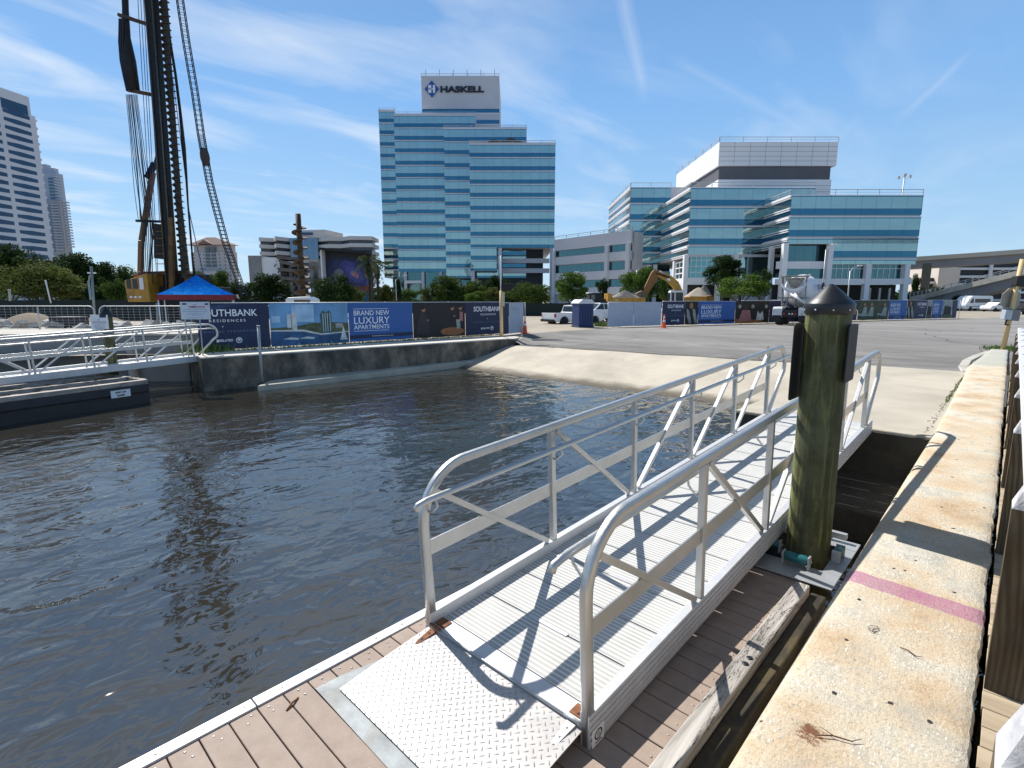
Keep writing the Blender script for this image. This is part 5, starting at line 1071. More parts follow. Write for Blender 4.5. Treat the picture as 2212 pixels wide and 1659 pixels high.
def hotel():
    V = 235; t = thing('apartment_block', 'cream apartment block with a red tiled roof between rig and rebar cage', 'apartment block', uvw(uz(417, 600, V)[0], V, 0), YAW-.15); x = lambda p: (uz(p, 600, V)[0]-uz(417, 600, V)[0])/cos(.15)*.98; Z = lambda p: uz(460, p, V)[1]
    Wm = m_conc('cream_render', (.60, .56, .54), .08, .05); G = mat('hotel_window', (.10, .12, .15), .2, var=.2); RF = mat('red_tiles', (.24, .15, .125), .8, var=.2)
    b = MB(); b.box(0, x(512), 0, 4, -.07, Z(545)); b.build('wall', Wm, t); b = MB(); b.box(1, x(510), .8, 3.8, Z(545), Z(527)); b.build('upper_wall', Wm, t)
    b = MB(); e = 1.0; xx = x(512); yr = 2.5
    b.add([(-e, -e, Z(530)), (xx+e, -e, Z(530)), (xx+e, 5, Z(530)), (-e, 5, Z(530)), (xx*.32, yr, Z(512)), (xx*.55, yr, Z(512))], [(0, 1, 5, 4), (1, 2, 5), (2, 3, 4, 5), (3, 0, 4), (3, 2, 1, 0)]); b.build('roof', RF, t)
    b = MB(); b.add([(x(440), -1.4, Z(528)), (x(472), -1.4, Z(528)), (x(456), -1.4, Z(519)), (x(456), 2.5, Z(519)), (x(440), 0, Z(528)), (x(472), 0, Z(528))], [(0, 1, 2), (0, 2, 3, 4), (1, 5, 3, 2)]); b.build('gable', RF, t)
    for r_ in range(9):
        z0, z1 = Z(552+r_*7.6), Z(549+r_*7.6)
        for p in (422, 437, 446, 483, 496, 506): b = MB(); b.box(x(p), x(p+3), -.06, .1, z0, z1); b.build('window', G, t)
    for r_ in range(6):
        for p in (452, 466): b = MB(); b.box(x(p), x(p+11), -.2, .1, Z(540+r_*7.4), Z(534.5+r_*7.4)); b.build('balcony_window', G, t)
    b = MB(); b.box(x(427), x(495), -6, -.3, -.07, Z(588)); b.build('parking_podium', m_conc('podium_white', (.52, .54, .58), .08, .05), t)
hotel()
def band_office():
    V = 185; t = thing('office_block', 'low grey office block with zigzag striped floors behind the auger', 'office block', uvw(uz(565, 600, V)[0], V, 0), YAW); X0 = uz(565, 600, V)[0]; x = lambda p: uz(p, 600, V)[0]-X0; Z = lambda p: uz(690, p, V)[1]
    C1 = m_conc('band_concrete', (.72, .70, .68), .08, .05); G = mat('band_glass', (.055, .06, .075), .15, var=.2, scale=.1)
    zz = [(565, 0), (590, 2.5), (608, -3), (627, 2), (627, 2), (690, 2), (716, -1), (740, 0), (768, -4), (812, -3)]
    pts = [(x(p), y) for p, y in zz]; tops = [(512, 4), (524, 3), (532, 0), (546, 0)]
    H0 = 512.5
    for k in range(7):
        zt, zm, zl = Z(H0+k*15.3), Z(H0+k*15.3+8), Z(H0+(k+1)*15.3)
        P = pts+[(x(812), 6), (0, 7)]
        b = MB(); b.prism(P, zm, zt); b.build('floor_band', C1, t); Q = [(a, y+1.0) for a, y in pts]+[(x(812)-1, 5), (1, 6)]; b = MB(); b.prism(Q, zl+.005, zm-.005); b.build('window_band', G, t)
    b = MB(); b.prism([(x(640), 3), (x(705), 1), (x(722), 12), (x(640), 16)], Z(H0), Z(495)); b.build('penthouse', C1, t)
    text('anonymous', .9, NAVY2, t, loc=(x(668), .5, Z(505)), width=7, bold=.03) if False else None
    b = MB(); b.box(x(648), x(677), 1.6, 1.9, Z(506), Z(501)); b.build('roof_sign', mat('sign_blue', (.03, .07, .16), .5), t)
    b = MB(); b.prism([(x(628), 1.2), (x(688), 1.2), (x(688), 2), (x(628), 2)], Z(560), Z(514)); b.build('atrium_glass', m_glass('atrium', (.16, .22, .30), .05, 2.0, 1.8), t)
band_office()
# ---------------------------------------------------------------- demolition remains and mural
t = thing('ruined_building', 'half demolished concrete building with hanging slabs beside the auger', 'ruin', uvw(uz(540, 640, 120)[0], 120, 0), YAW); X0 = uz(540, 640, 120)[0]
x = lambda p: uz(p, 600, 120)[0]-X0; Z = lambda p: uz(620, p, 120)[1]
b = MB(); b.box(x(539), x(566), 0, 9, -.07, Z(552)); b.build('stair_core', GREYC, t); b = MB(); b.box(x(566.2), x(605), .3, 9, -.07, Z(556)); b.build('pale_wall', CLADW, t)
r = random.Random(12)
for p0, p1, a, c in ((598, 640, 556, 560), (606, 672, 566, 578), (598, 690, 600, 607), (620, 680, 632, 638), (600, 650, 582, 586)):
    b = MB(); b.bar((x(p0), 2, Z(a)), (x(p1), 3, Z(c)), 6, .7); b.build('hanging_slab', m_conc('broken_concrete', (.20, .18, .16), .5, .6), t)
for p in (603, 622, 640, 667, 685): b = MB(); b.box(x(p), x(p)+.7, .8, 5, -.07, Z(568+r.uniform(-8, 14))); b.build('broken_column', GREYC, t)
b = MB()
for k in range(140):
    c = Vector((x(r.uniform(598, 665)), r.uniform(-.6, 3), Z(r.uniform(554, 650)))); s = r.uniform(.15, .9); b.bar(c, c+Vector((r.uniform(-1, 1), r.uniform(-.4, .4), r.uniform(-1, 1)))*s*1.6, s*.35, s*.25)
o = b.build('torn_concrete', mat('torn_debris', (.14, .125, .11), .9, var=.6, scale=1), t); o['kind'] = 'stuff'
b = MB(); b.box(x(655), x(700), 6, 14, -.07, Z(580)); b.build('rear_wall', CLADW, t)
V = 100; t = thing('mural_wall', 'dark mural of a blue galaxy on a big framed wall, left of the palms', 'mural', uvw(uz(700, 640, V)[0], V, 0), YAW-.12); X0 = uz(700, 640, V)[0]; x = lambda p: uz(p, 600, V)[0]-X0; Z = lambda p: uz(750, p, V)[1]
b = MB(); b.box(x(701), x(805), .6, 1.2, -.07, Z(541)); b.build('wall', mat('mural_black', (.012, .013, .02), .6), t)
b = MB(); b.side([(x(700), Z(536)), (x(700), Z(541)), (x(806), Z(550)), (x(806), Z(545))], -1.5, .59); b.build('frame_beam', BLACKG, t); b = MB(); b.box(x(699), x(702), -.8, .5, -.07, Z(537)); b.build('frame_post', CLADW, t)
def mf(name, poly, m, y): b = MB(); b.side(poly, y-.03, y); b.build(name, m, t)
mf('mural_night', [(x(706), Z(630)), (x(805), Z(630)), (x(805), Z(560)), (x(706), Z(556))], mat('mural_navy', (.015, .022, .085), .6, var=.6, scale=.5), .58)
sp_ = lambda k, n: [(x(768)+k*(cos(a)*2.5+sin(a)*.8), Z(593)+k*(sin(a)*1.4-cos(a)*1.7)) for a in np.linspace(0, 2*pi, n, endpoint=False)]
mf('galaxy_arms', sp_(1.15, 24), mat('mural_violet', (.035, .04, .17), .6, var=.7, scale=1.5), .54); mf('galaxy_ring', sp_(.72, 24), mat('mural_blue', (.06, .06, .24), .6, var=.6, scale=2), .50); mf('galaxy_core', sp_(.30, 20), mat('mural_pink', (.34, .16, .20), .6, var=.3), .46)
mf('grey_rock', [(x(718), Z(603)), (x(722), Z(584)), (x(733), Z(579)), (x(742), Z(587)), (x(741), Z(606)), (x(728), Z(612))], mat('mural_grey', (.13, .15, .17), .7, var=.6, scale=1), .52)
mf('red_ground', [(x(706), Z(613)), (x(740), Z(618)), (x(805), Z(617)), (x(805), Z(632)), (x(706), Z(632))], mat('mural_red', (.16, .05, .03), .7, var=.5, scale=1.2), .50); mf('green_ground', [(x(706), Z(632.2)), (x(805), Z(632.2)), (x(805), Z(650)), (x(706), Z(650))], mat('mural_green', (.03, .12, .035), .7, var=.5, scale=.8), .50)
mf('blue_dome', [(x(782)+1.7*cos(a), Z(650)+1.9*sin(a)) for a in np.linspace(0, pi, 12)], mat('mural_dome', (.02, .09, .16), .6, var=.6, scale=3), .46)
# ---------------------------------------------------------------- freeway bridges at the right
def bridge(name, label, pts, wd, mt, rail_=False):
    P = [at(*p[:3]) for p in pts]; t = thing(name, label, 'bridge', (P[0].x, P[0].y, -.07)); O = Vector(t.location)
    def strip(nm, o0, o1, d0, d1, m):
        b = MB(); n = len(P)
        for i, p in enumerate(P):
            dr = (P[min(i+1, n-1)]-P[max(i-1, 0)]); dr.z = 0; dr.normalize(); s = Vector((-dr.y, dr.x, 0)); s = s if s.dot(HV) > 0 else -s
            for o_, h_ in ((o0, d0), (o1, d0), (o1, d1), (o0, d1)): b.v.append(tuple(p+s*o_+Vector((0, 0, h_))-O))
        for i in range(n-1):
            k = i*4
            for a in range(4): c = (a+1) % 4; b.f.append((k+a, k+4+a, k+4+c, k+c)); b.mi.append(0); b.sm.append(False)
        b.f += [(0, 1, 2, 3), (n*4-4, n*4-1, n*4-2, n*4-3)]; b.mi += [0, 0]; b.sm += [False]*2; b.build(nm, m, t)
    strip('parapet', 0, .4, 0, -1.1, mt); strip('girder', .8, wd-.8, -1.15, -3.0, m_conc('girder_grey', (.30, .31, .33), .2, .1)); strip('deck', .45, wd-.45, -.8, -1.12, mt); strip('far_parapet', wd-.4, wd, 0, -1.1, mt)
    return t, P
OV = m_conc('overpass_concrete', (.62, .57, .48), .15, .1)
t, P = bridge('overpass', 'high tan freeway overpass crossing behind the office building, right edge', [(1900, 561, 150), (1985, 554, 147), (2090, 547, 142), (2212, 538, 137), (2400, 524, 130)], 12, OV)
for px_, V, w in ((2010, 150, 1.6), (2045, 142, 8)):
    pass
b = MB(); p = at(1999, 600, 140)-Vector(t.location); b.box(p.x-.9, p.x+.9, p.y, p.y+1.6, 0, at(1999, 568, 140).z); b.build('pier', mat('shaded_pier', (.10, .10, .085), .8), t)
t = thing('garage', 'tan and white parking garage seen under the overpass', 'garage', uvw(uz(2010, 640, 165)[0], 165, 0), YAW); X0 = uz(2010, 640, 165)[0]; x = lambda p: uz(p, 600, 165)[0]-X0; Z = lambda p: uz(2050, p, 165)[1]
b = MB(); b.box(x(2021), x(2067), -1, 14, -.07, Z(578)); b.build('stair_block', mat('tan_panel', (.66, .60, .53), .8, var=.08, scale=.1), t)
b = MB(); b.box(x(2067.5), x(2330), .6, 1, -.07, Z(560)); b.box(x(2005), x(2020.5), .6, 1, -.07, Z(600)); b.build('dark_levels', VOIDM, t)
for k in range(5): 
    b = MB(); b.box(x(2067.6), x(2330), 0, .59, Z(578+k*17+5), Z(578+k*17)); b.build('level_band', CLADW, t)
for k in range(3): b = MB(); b.box(x(2005), x(2020.4), 0, .59, Z(608+k*17+5), Z(608+k*17)); b.build('level_band', CLADW, t)
for p in (2133, 2200, 2270): b = MB(); b.box(x(p), x(p)+1, -.4, -.01, -.07, Z(565)); b.build('column', CLADW, t)
t, P = bridge('exit_ramp', 'curved pale concrete exit ramp with railing, rising to the right edge', [(1965, 641, 118), (2000, 634, 116), (2040, 624, 113), (2100, 609, 110), (2160, 594, 106), (2240, 573, 101), (2400, 532, 95)], 8, PALEC, True)
b = MB(); O = Vector(t.location)
for i in range(len(P)-1):
    for k in range(4):
        a = P[i].lerp(P[i+1], k/4)-O; c = P[i].lerp(P[i+1], (k+1)/4)-O; b.bar(a+Vector((0, .2, .75)), c+Vector((0, .2, .75)), .09, .09); b.bar(a+Vector((0, .2, .4)), c+Vector((0, .2, .4)), .06, .06); b.box(a.x-.09, a.x+.09, a.y+.1, a.y+.28, a.z, a.z+.8)
b.build('ramp_railing', A_DULL, t)
# person on the ramp
pp = at(2035.5, 625.5, 113); t = thing('person', 'person in dark clothes walking on the exit ramp behind its railing', 'person', pp+Vector((0, .9, -.95)), YAW)
def figure(t, h, cols):
    sk = bpy.data.meshes.new('body'); J = [(0, 0, .95), (0, 0, 1.18), (0, 0, 1.42), (0, -.01, 1.53), (0, -.02, 1.66), (-.19, 0, 1.42), (-.25, .03, 1.14), (-.24, -.06, .88), (.19, 0, 1.42), (.25, .02, 1.14), (.23, -.1, .90), (-.10, 0, .90), (-.12, -.07, .50), (-.12, .04, .06), (-.12, -.1, .03), (.10, 0, .90), (.12, .05, .50), (.13, .20, .08), (.13, .09, .03), (0, -.02, 1.78)]
    E = [(0, 1), (1, 2), (2, 3), (3, 4), (4, 19), (2, 5), (5, 6), (6, 7), (2, 8), (8, 9), (9, 10), (0, 11), (11, 12), (12, 13), (13, 14), (0, 15), (15, 16), (16, 17), (17, 18)]
    R_ = [.14, .13, .15, .055, .09, .065, .045, .035, .065, .045, .035, .09, .065, .045, .04, .09, .065, .045, .04, .07]
    sk.from_pydata([(a*h/1.78, b_*h/1.78, c*h/1.78) for a, b_, c in J], E, []); o = bpy.data.objects.new('body', sk); COL.objects.link(o); o.parent = t
    m = o.modifiers.new('skin', 'SKIN'); 
    for i, v in enumerate(sk.skin_vertices[0].data if sk.skin_vertices else []): v.radius = (R_[i],)*2
    if not sk.skin_vertices:
        bpy.context.view_layer.objects.active = o
    s = o.modifiers.new('sub', 'SUBSURF'); s.levels = s.render_levels = 2; sk.materials.append(cols); return o
figure(t, 1.75, mat('dark_clothes', (.03, .022, .02), .8))
# ---------------------------------------------------------------- lamps and masts
def street_lamp(label, px, yt, yb, V, arm=2.2, dirx=1, group='street lamps'):
    a = at(px, yb, V); a.z = -.07; zt = at(px, yt, V).z+.07; t = thing('street_lamp', label, 'street lamp', a, YAW, group)
    b = MB(); b.tube([(0, 0, 0), (0, 0, zt-.7)], [.11, .07], 8); b.build('pole', A_DULL, t)
    b = MB(); b.tube([(0, 0, zt-.9), (dirx*arm*.3, 0, zt-.25), (dirx*arm, 0, zt)], .045, 6); b.build('arm', A_DULL, t)
    b = MB(); b.box(dirx*arm-.1*dirx-.35, dirx*arm-.1*dirx+.35, -.12, .12, zt-.05, zt+.07); b.build('lamp_head', WHITEM, t, .02); return t
street_lamp('white street lamp in front of the left part of the glass tower', 856, 595, 640, 95, 1.8, 1)
street_lamp('pale street lamp left of the yellow excavator boom', 1373, 574, 655, 90, 2.2, 1)
street_lamp('street lamp before the grey linking wing, arm pointing left', 1218, 587, 655, 90, -2.0, -1)
street_lamp('tall street lamp right of the mixer drum, before the low office building', 1774, 528, 655, 75, 1.2, 1)
street_lamp('shorter street lamp behind the pile cap, arm pointing left', 1830, 574, 655, 75, -1.2, -1)
t = thing('light_mast', 'tall high-mast freeway light rising above the low office roof', 'light mast', uvw(uz(1926, 600, 190)[0], 190, -.07), YAW); zt = uz(1930, 378, 190)[1]
b = MB(); b.tube([(0, 0, 0), (.6, 0, zt)], [.3, .16], 8); b.build('pole', A_DULL, t)
for a in range(6): b = MB(); b.box(.6+1.9*cos(a)-.3, .6+1.9*cos(a)+.3, 1.9*sin(a)-.3, 1.9*sin(a)+.3, zt-.9, zt-.3); b.build('lamp_head', A_DULL, t)
b = MB(); b.box(.2, 1.0, -.4, .4, zt-.3, zt+.5); b.build('mast_head', A_DULL, t)
t = street_lamp('slim grey lamp pole with small twin heads at the far left', 197, 590, 655, 50, .5, 1, None)
# ---------------------------------------------------------------- trees
LEAFM = [m_leaf('leaf_dark_green', (.014, .028, .010), (.030, .055, .016), (.06, .095, .025)), m_leaf('leaf_green', (.030, .055, .012), (.065, .105, .022), (.12, .17, .035)),
         m_leaf('leaf_olive', (.045, .06, .014), (.10, .125, .03), (.17, .19, .055)), m_leaf('leaf_bright', (.035, .075, .012), (.085, .15, .025), (.15, .23, .045))]
BARK = mat('grey_brown_bark', (.09, .07, .055), .9, var=.4, scale=8, bump=.02); BARKD = mat('dark_bark', (.03, .022, .017), .9, var=.4, scale=6)
def crown_mesh(seed, n_lobes, n_leaves, size, shape='round', spread=1.0):
    g = np.random.default_rng(seed); L_ = []
    for k in range(n_lobes):
        for _ in range(30):
            p = g.normal(size=3); p /= np.linalg.norm(p); p *= g.uniform(.35, .74)
            if shape == 'cone': h = g.uniform(-.9, .95); p = np.array([p[0]*(.55*(1-h)), p[1]*(.55*(1-h)), h])
            if p[2] > -.62: break
        L_.append((p, g.uniform(.20, .36)*(1 if shape != 'cone' else .6)))
    k = g.integers(0, n_lobes, n_leaves); c = np.array([L_[i][0] for i in k]); rr = np.array([L_[i][1] for i in k])
    d = g.normal(size=(n_leaves, 3)); d /= np.linalg.norm(d, axis=1)[:, None]; rad = g.uniform(.35, 1.08, n_leaves)**.6
    P = c+d*(rr*rad)[:, None]*np.array([spread, spread, .85]); P += g.normal(scale=.012, size=P.shape)
    a = d*.7+g.normal(scale=.6, size=d.shape)+np.array([0, 0, .25]); a /= np.linalg.norm(a, axis=1)[:, None]
    t1 = np.cross(a, g.normal(size=a.shape)); t1 /= np.linalg.norm(t1, axis=1)[:, None]; t2 = np.cross(a, t1); s = size*g.uniform(.55, 1.35, n_leaves)[:, None]
    V = np.stack([P-t1*s, P+t2*s*.6, P+t1*s, P-t2*s*.6], 1).reshape(-1, 3); me = bpy.data.meshes.new('crown')
    F = np.arange(n_leaves*4).reshape(-1, 4); me.from_pydata(V.tolist(), [], F.tolist()); return me
CR = [crown_mesh(11, 34, 12000, .040), crown_mesh(12, 26, 10000, .042), crown_mesh(13, 40, 13000, .036, spread=1.1), crown_mesh(14, 20, 6000, .05), crown_mesh(15, 30, 6000, .04, 'cone')]
CRM = {}
def tree(kind, label, px, yt, hw, V, var, leaf, yb=None, group='trees round the site', trunk_h=.3, name=None, hid=False):
    a = at(px, 600, V); a.z = -.07; zt = at(px, yt, V).z+.07; w = hw/1140*V; zb = zt*trunk_h if yb is None else max(.3, at(px, yb, V).z); t = thing(name or kind, label, 'tree', a, random.Random(px).uniform(0, 6), group)
    key = (var, leaf)
    if key not in CRM: me = CR[var].copy(); me.materials.append(LEAFM[leaf]); CRM[key] = me
    o = bpy.data.objects.new('crown', CRM[key]); COL.objects.link(o); o.parent = t; H = (zt-zb)/2; o.location = (0, 0, zb+H); o.scale = (w, w, H/.96)
    b = MB(); r = random.Random(px*3+1); rt_ = max(.12, w*.06); zc = zb+H*.6
    b.tube([(0, 0, 0), (.05*w, .02*w, zb*.6), (.02*w, 0, zc)], [rt_, rt_*.75, rt_*.45], 8)
    for k in range(5): an = k*1.3+r.uniform(-.3, .3); b.tube([(.03*w, 0, zb*r.uniform(.55, .95)), (w*.3*cos(an), w*.3*sin(an), zb+H*.35), (w*.55*cos(an), w*.55*sin(an), zb+H*r.uniform(.7, 1.2))], [rt_*.5, rt_*.35, rt_*.12], 6)
    b.build('trunk', BARK, t); return t
TR = [('street_tree', 'dark street tree between the two round ones before the third glass block', 995, 612, 22, 126, 3, 0, .05), ('small_tree', 'green street tree just behind the street lamp at the glass tower', 845, 624, 18, 124, 0, 1, .05), ('street_tree', 'small dark tree between the tan gate post and the wide green tree', 1105, 622, 20, 120, 3, 0, .05),
 ('oak_tree', 'big dark oak at the left edge under the white tower', 8, 512, 66, 80, 0, 0, .05), ('oak_tree', 'dark oak behind the yellowish one, second from the left edge', 78, 532, 66, 92, 2, 0, .05),
 ('oak_tree', 'broad yellow-green oak spreading before the darker oaks at the far left', 92, 556, 92, 62, 2, 2, .10), ('oak_tree', 'dark oak between the white tower and the rig cab', 165, 541, 60, 84, 1, 0, .05),
 ('oak_tree', 'dark round oak left of the rig cab, tallest near the slim lamp', 215, 556, 50, 96, 0, 0, .03), ('oak_tree', 'grey-green oak directly left of the drilling rig', 266, 567, 46, 104, 2, 1, .03),
 ('bush', 'low leafy bush beside the rig cab', 246, 596, 30, 58, 3, 1, .05), ('bush', 'dark bush at the foot of the slim lamp, far left', 205, 610, 34, 60, 3, 0, .05), ('oak_tree', 'low green tree behind the slanted cage foot', 470, 577, 36, 70, 0, 1, .15),
 ('oak_tree', 'small tree under the concrete hose, behind the tent', 432, 583, 28, 74, 1, 1, .15), ('oak_tree', 'green tree right behind the tent peak, left of the dark rounded one', 515, 600, 30, 66, 3, 0, .1),
 ('rounded_tree', 'dark rounded tree left of the auger column', 578, 583, 53, 56, 0, 0, .04), ('rounded_tree', 'dark rounded tree right of the auger column', 716, 585, 56, 56, 2, 0, .04),
 ('shrub', 'olive shrub right of the dark rounded tree, under the mural', 770, 618, 22, 70, 3, 2, .05), ('small_tree', 'small light green tree right of the palms', 833, 613, 17, 120, 1, 2, .1), ('small_tree', 'small tree in front of the glass tower left corner', 812, 628, 14, 118, 3, 1, .05), ('conifer', 'narrow dark conifer in front of the glass tower', 859, 606, 17, 112, 4, 0, .03),
 ('small_tree', 'light green street tree left of the tall round one before the glass tower', 885, 620, 20, 120, 3, 3, .2), ('small_tree', 'olive street tree between two fuller trees before the glass tower', 928, 616, 22, 118, 3, 2, .2), ('street_tree', 'tallest round street tree before the middle of the glass tower', 965, 593, 34, 120, 1, 1, .15),
 ('street_tree', 'dark street tree before the fourth glass block', 1022, 601, 28, 122, 0, 1, .1), ('shrub', 'rounded light shrub above the party banner', 1027, 625, 22, 100, 0, 3, .03), ('street_tree', 'dark tree in the recess behind the tan gate post', 1072, 590, 26, 128, 2, 0, .3),
 ('shrub', 'bright bush left of the tan gate post', 1062, 616, 20, 102, 0, 2, .04), ('street_tree', 'wide green tree right of the tan gate post', 1148, 604, 42, 96, 2, 1, .06), ('street_tree', 'leafy tree in front of the grey linking wing', 1237, 585, 44, 84, 1, 3, .16),
 ('small_tree', 'small dark tree behind the street lamp near the linking wing', 1302, 596, 18, 92, 3, 0, .2), ('street_tree', 'bright green tree behind the excavator arm', 1384, 570, 50, 86, 0, 3, .1), ('small_tree', 'thin green tree between excavator boom and bay window', 1440, 590, 22, 88, 3, 3, .25),
 ('street_tree', 'tall dark tree top in front of the bay windows', 1560, 548, 48, 84, 1, 0, .4), ('street_tree', 'wide bright tree left of the mixer truck', 1600, 588, 62, 66, 2, 3, .28), ('street_tree', 'dark tree left half of the pair beside the mixer truck', 1645, 575, 28, 78, 3, 0, .3),
 ('small_tree', 'small yellow-green tree beside the shaded overpass pier', 1992, 618, 16, 118, 3, 2, .1), ('small_tree', 'dark tree between the office corner and the shaded pier', 1976, 585, 15, 124, 3, 0, .1), ('shrub', 'yellow-green shrubs on the bank below the tan garage block', 2030, 615, 24, 122, 0, 2, .1), ('shrub', 'dark bushes under the exit ramp, left of the white van', 2085, 634, 26, 100, 3, 0, .02)]
for k, (nm, lab, px, yt, hw, V, var, lf, th_) in enumerate(TR):
    if 800 < px < 1200: hw *= 1.3; th_ *= .5
    tree(nm, lab, px, yt, hw, V, var, lf, trunk_h=th_)
tree('flowering_tree', 'small reddish bush behind the loaded dump truck', 1385, 630, 20, 80, 3, 2, trunk_h=.05, group=None)
# hedge-like far wood closing the horizon
g = np.random.default_rng(5); n = 26000; u = g.uniform(-560, 520, n); base = 7+3*np.sin(u*.05)+2*np.sin(u*.13+1)+1.5*np.sin(u*.31); z = base*g.uniform(0, 1, n)**.7; v = 330+g.uniform(-10, 10, n)
c_, s_ = RT, HV; P = np.stack([u*RT.x+v*HV.x, u*RT.y+v*HV.y, z], 1); t1 = g.normal(size=(n, 3)); t1 /= np.linalg.norm(t1, axis=1)[:, None]; t2 = np.cross(t1, g.normal(size=(n, 3))); t2 /= np.linalg.norm(t2, axis=1)[:, None]; s = 1.0
me = bpy.data.meshes.new('far_wood'); me.from_pydata(np.stack([P-t1*s, P+t2*s, P+t1*s, P-t2*s], 1).reshape(-1, 3).tolist(), [], np.arange(n*4).reshape(-1, 4).tolist()); me.materials.append(LEAFM[0])
o = bpy.data.objects.new('far_wood', me); COL.objects.link(o); tag(o, 'distant belt of dark trees closing the horizon', 'wood', None, 'stuff')
# palms
PALM = m_leaf('palm_green', (.03, .05, .018), (.06, .085, .03), (.11, .14, .05))
def palm(label, px, yt, yb, V, R_, seed):
    a = at(px, 600, V); a.z = -.07; zc = at(px, yt, V).z; t = thing('palm_tree', label, 'palm tree', a, 0, 'palm trees by the mural'); r = random.Random(seed)
    b = MB(); b.tube([(0, 0, 0), (.1, 0, zc*.5), (0, 0, zc)], [.28, .22, .2], 8); b.build('trunk', BARKD, t)
    b = MB()
    for k in range(34):
        an = r.uniform(0, 2*pi); el = r.uniform(-.9, 1.2); L1 = R_*r.uniform(.75, 1.05); pts = [Vector((0, 0, zc))]
        for i in range(1, 6): f = i/5; pts.append(Vector((cos(an)*cos(el)*L1*f, sin(an)*cos(el)*L1*f, zc+sin(el)*L1*f-.55*L1*f*f)))
        sd_ = Vector((-sin(an), cos(an), 0))
        for i in range(2, 6):
            p = pts[i]; d_ = (pts[i]-pts[i-1]).normalized()
            for s in (-1, 1):
                for q in range(3): tip = p+d_*L1*.12*(q-.5)+sd_*s*L1*.26*(1-.1*i)+Vector((0, 0, -.14*L1)); b.add([tuple(p+d_*(q*.06)), tuple(p+d_*(.10+q*.06)), tuple(tip)], [(0, 1, 2)])
        b.tube(pts, .02, 3, caps=False)
    b.build('crown', PALM, t)
    b = MB()
    for k in range(60): an = r.uniform(0, 2*pi); z = zc-r.uniform(.1, 1.6); b.add([(.15*cos(an), .15*sin(an), z), (.5*cos(an+.2), .5*sin(an+.2), z-.5), (.2*cos(an+.3), .2*sin(an+.3), z-.9)], [(0, 1, 2)])
    b.build('dead_fronds', mat('dead_frond', (.07, .055, .04), .9), t)
palm('tall palm tree with shaggy trunk beside the mural', 797, 563, 655, 84, 2.5, 1); palm('thinner palm tree just left of the glass tower', 815, 573, 655, 92, 2.6, 2)
# ---------------------------------------------------------------- vehicles and site things
def wheel(par, x, y, r, w, s=1):
    b = MB(); R = Matrix.Translation((x, y, r)) @ Matrix.Rotation(pi/2, 4, 'X'); b.lathe([(r*.62, -w/2), (r*.93, -w/2), (r, -w*.35), (r, w*.35), (r*.93, w/2), (r*.62, w/2)], 24, M=R); o = b.build('wheel', RUBBER, par)
    c = MB(); c.lathe([(r*.60, -w*.42), (r*.60, w*.42)], 16, M=R)
    c.lathe([(r*.16, -w*.48), (r*.16, w*.48)], 10, M=R); c.build('rim', CHROME, o); return o
def pickup(label, loc, rz, sc=1.0):
    t = thing('pickup_truck', label, 'pickup truck', loc, rz, 'white pickup trucks'); t.scale = (sc,)*3; w = .98
    b = MB(); ar = lambda cx: [(cx+.52*cos(a), .42+.52*sin(a)) for a in np.linspace(pi*.98, .02*pi, 9)]
    body = [(-2.85, .55)]+[(-2.85, 1.22), (-.72, 1.22), (-.55, 1.30), (1.35, 1.28), (1.5, 1.22), (2.65, 1.12), (2.88, .95), (2.9, .5), (2.35, .42)]+ar(1.85)[::-1]+[(1.30, .40), (-1.20, .40)]+ar(-1.75)[::-1]+[(-2.3, .45)]
    b.side(body, -w, w); b.build('body', WHITEP, t, .03)
    b = MB(); b.prism([(-.62, -.86), (1.28, -.86), (1.28, .86), (-.62, .86)], 1.2, 1.28); 
    cab = [(-.62, 1.25), (-.50, 1.88), (.55, 1.92), (1.42, 1.25)]; v = []
    for x_, z_ in cab:
        for s in (-1, 1): v.append((x_, s*(.93 if z_ < 1.5 else .76), z_))
    b.add(v, [(0, 2, 3, 1), (2, 4, 5, 3), (4, 6, 7, 5), (0, 6, 4, 2), (1, 3, 5, 7)]); b.build('cab', WHITEP, t, .02)
    for s in (-1, 1):
        for q in ([(-.48, 1.30), (-.40, 1.80), (.14, 1.82), (.14, 1.30)], [(.22, 1.30), (.22, 1.82), (.52, 1.82), (1.20, 1.30)]):
            m = MB(); yy = lambda z_: s*(.93-(.17*(z_-1.25)/.65)+.012); m.add([(x_, yy(z_), z_) for x_, z_ in q], [(0, 1, 2, 3)]); m.build('side_window', GLASSD, t)
    m = MB(); m.add([(-.615, -.80, 1.32), (-.615, .80, 1.32), (-.53, .70, 1.80), (-.53, -.70, 1.80)], [(0, 1, 2, 3)]); m.build('rear_window', GLASSD, t)
    m = MB(); m.add([(1.40, -.84, 1.30), (1.40, .84, 1.30), (.62, .70, 1.88), (.62, -.70, 1.88)], [(0, 1, 2, 3)]); m.build('windscreen', GLASSD, t)
    m = MB(); m.box(-2.7, -.7, -.80, .80, 1.215, 1.225); m.build('bed_liner', BLACKG, t)
    for s in (-1, 1): m = MB(); m.box(-2.87, -2.70, s*.99-.09*(s > 0), s*.99+.09*(s < 0), .85, 1.15); m.build('tail_light', LAMPRED, t)
    m = MB(); m.box(-3.0, -2.84, -.95, .95, .45, .68); m.build('rear_bumper', DKSTEEL, t, .02); m = MB(); m.box(2.86, 3.0, -.95, .95, .42, .70); m.build('front_bumper', DKSTEEL, t, .02)
    for x in (-1.75, 1.85):
        for s in (-1, 1): wheel(t, x, s*.86, .42, .27)
    return t
p = at(1188, 690, 42.5); pickup('white pickup truck seen from behind, left of the navy portable toilet', (p.x+RT.x*1.9+HV.x*.6, p.y+RT.y*1.9+HV.y*.6, -.30), YAW+radians(33), .88)
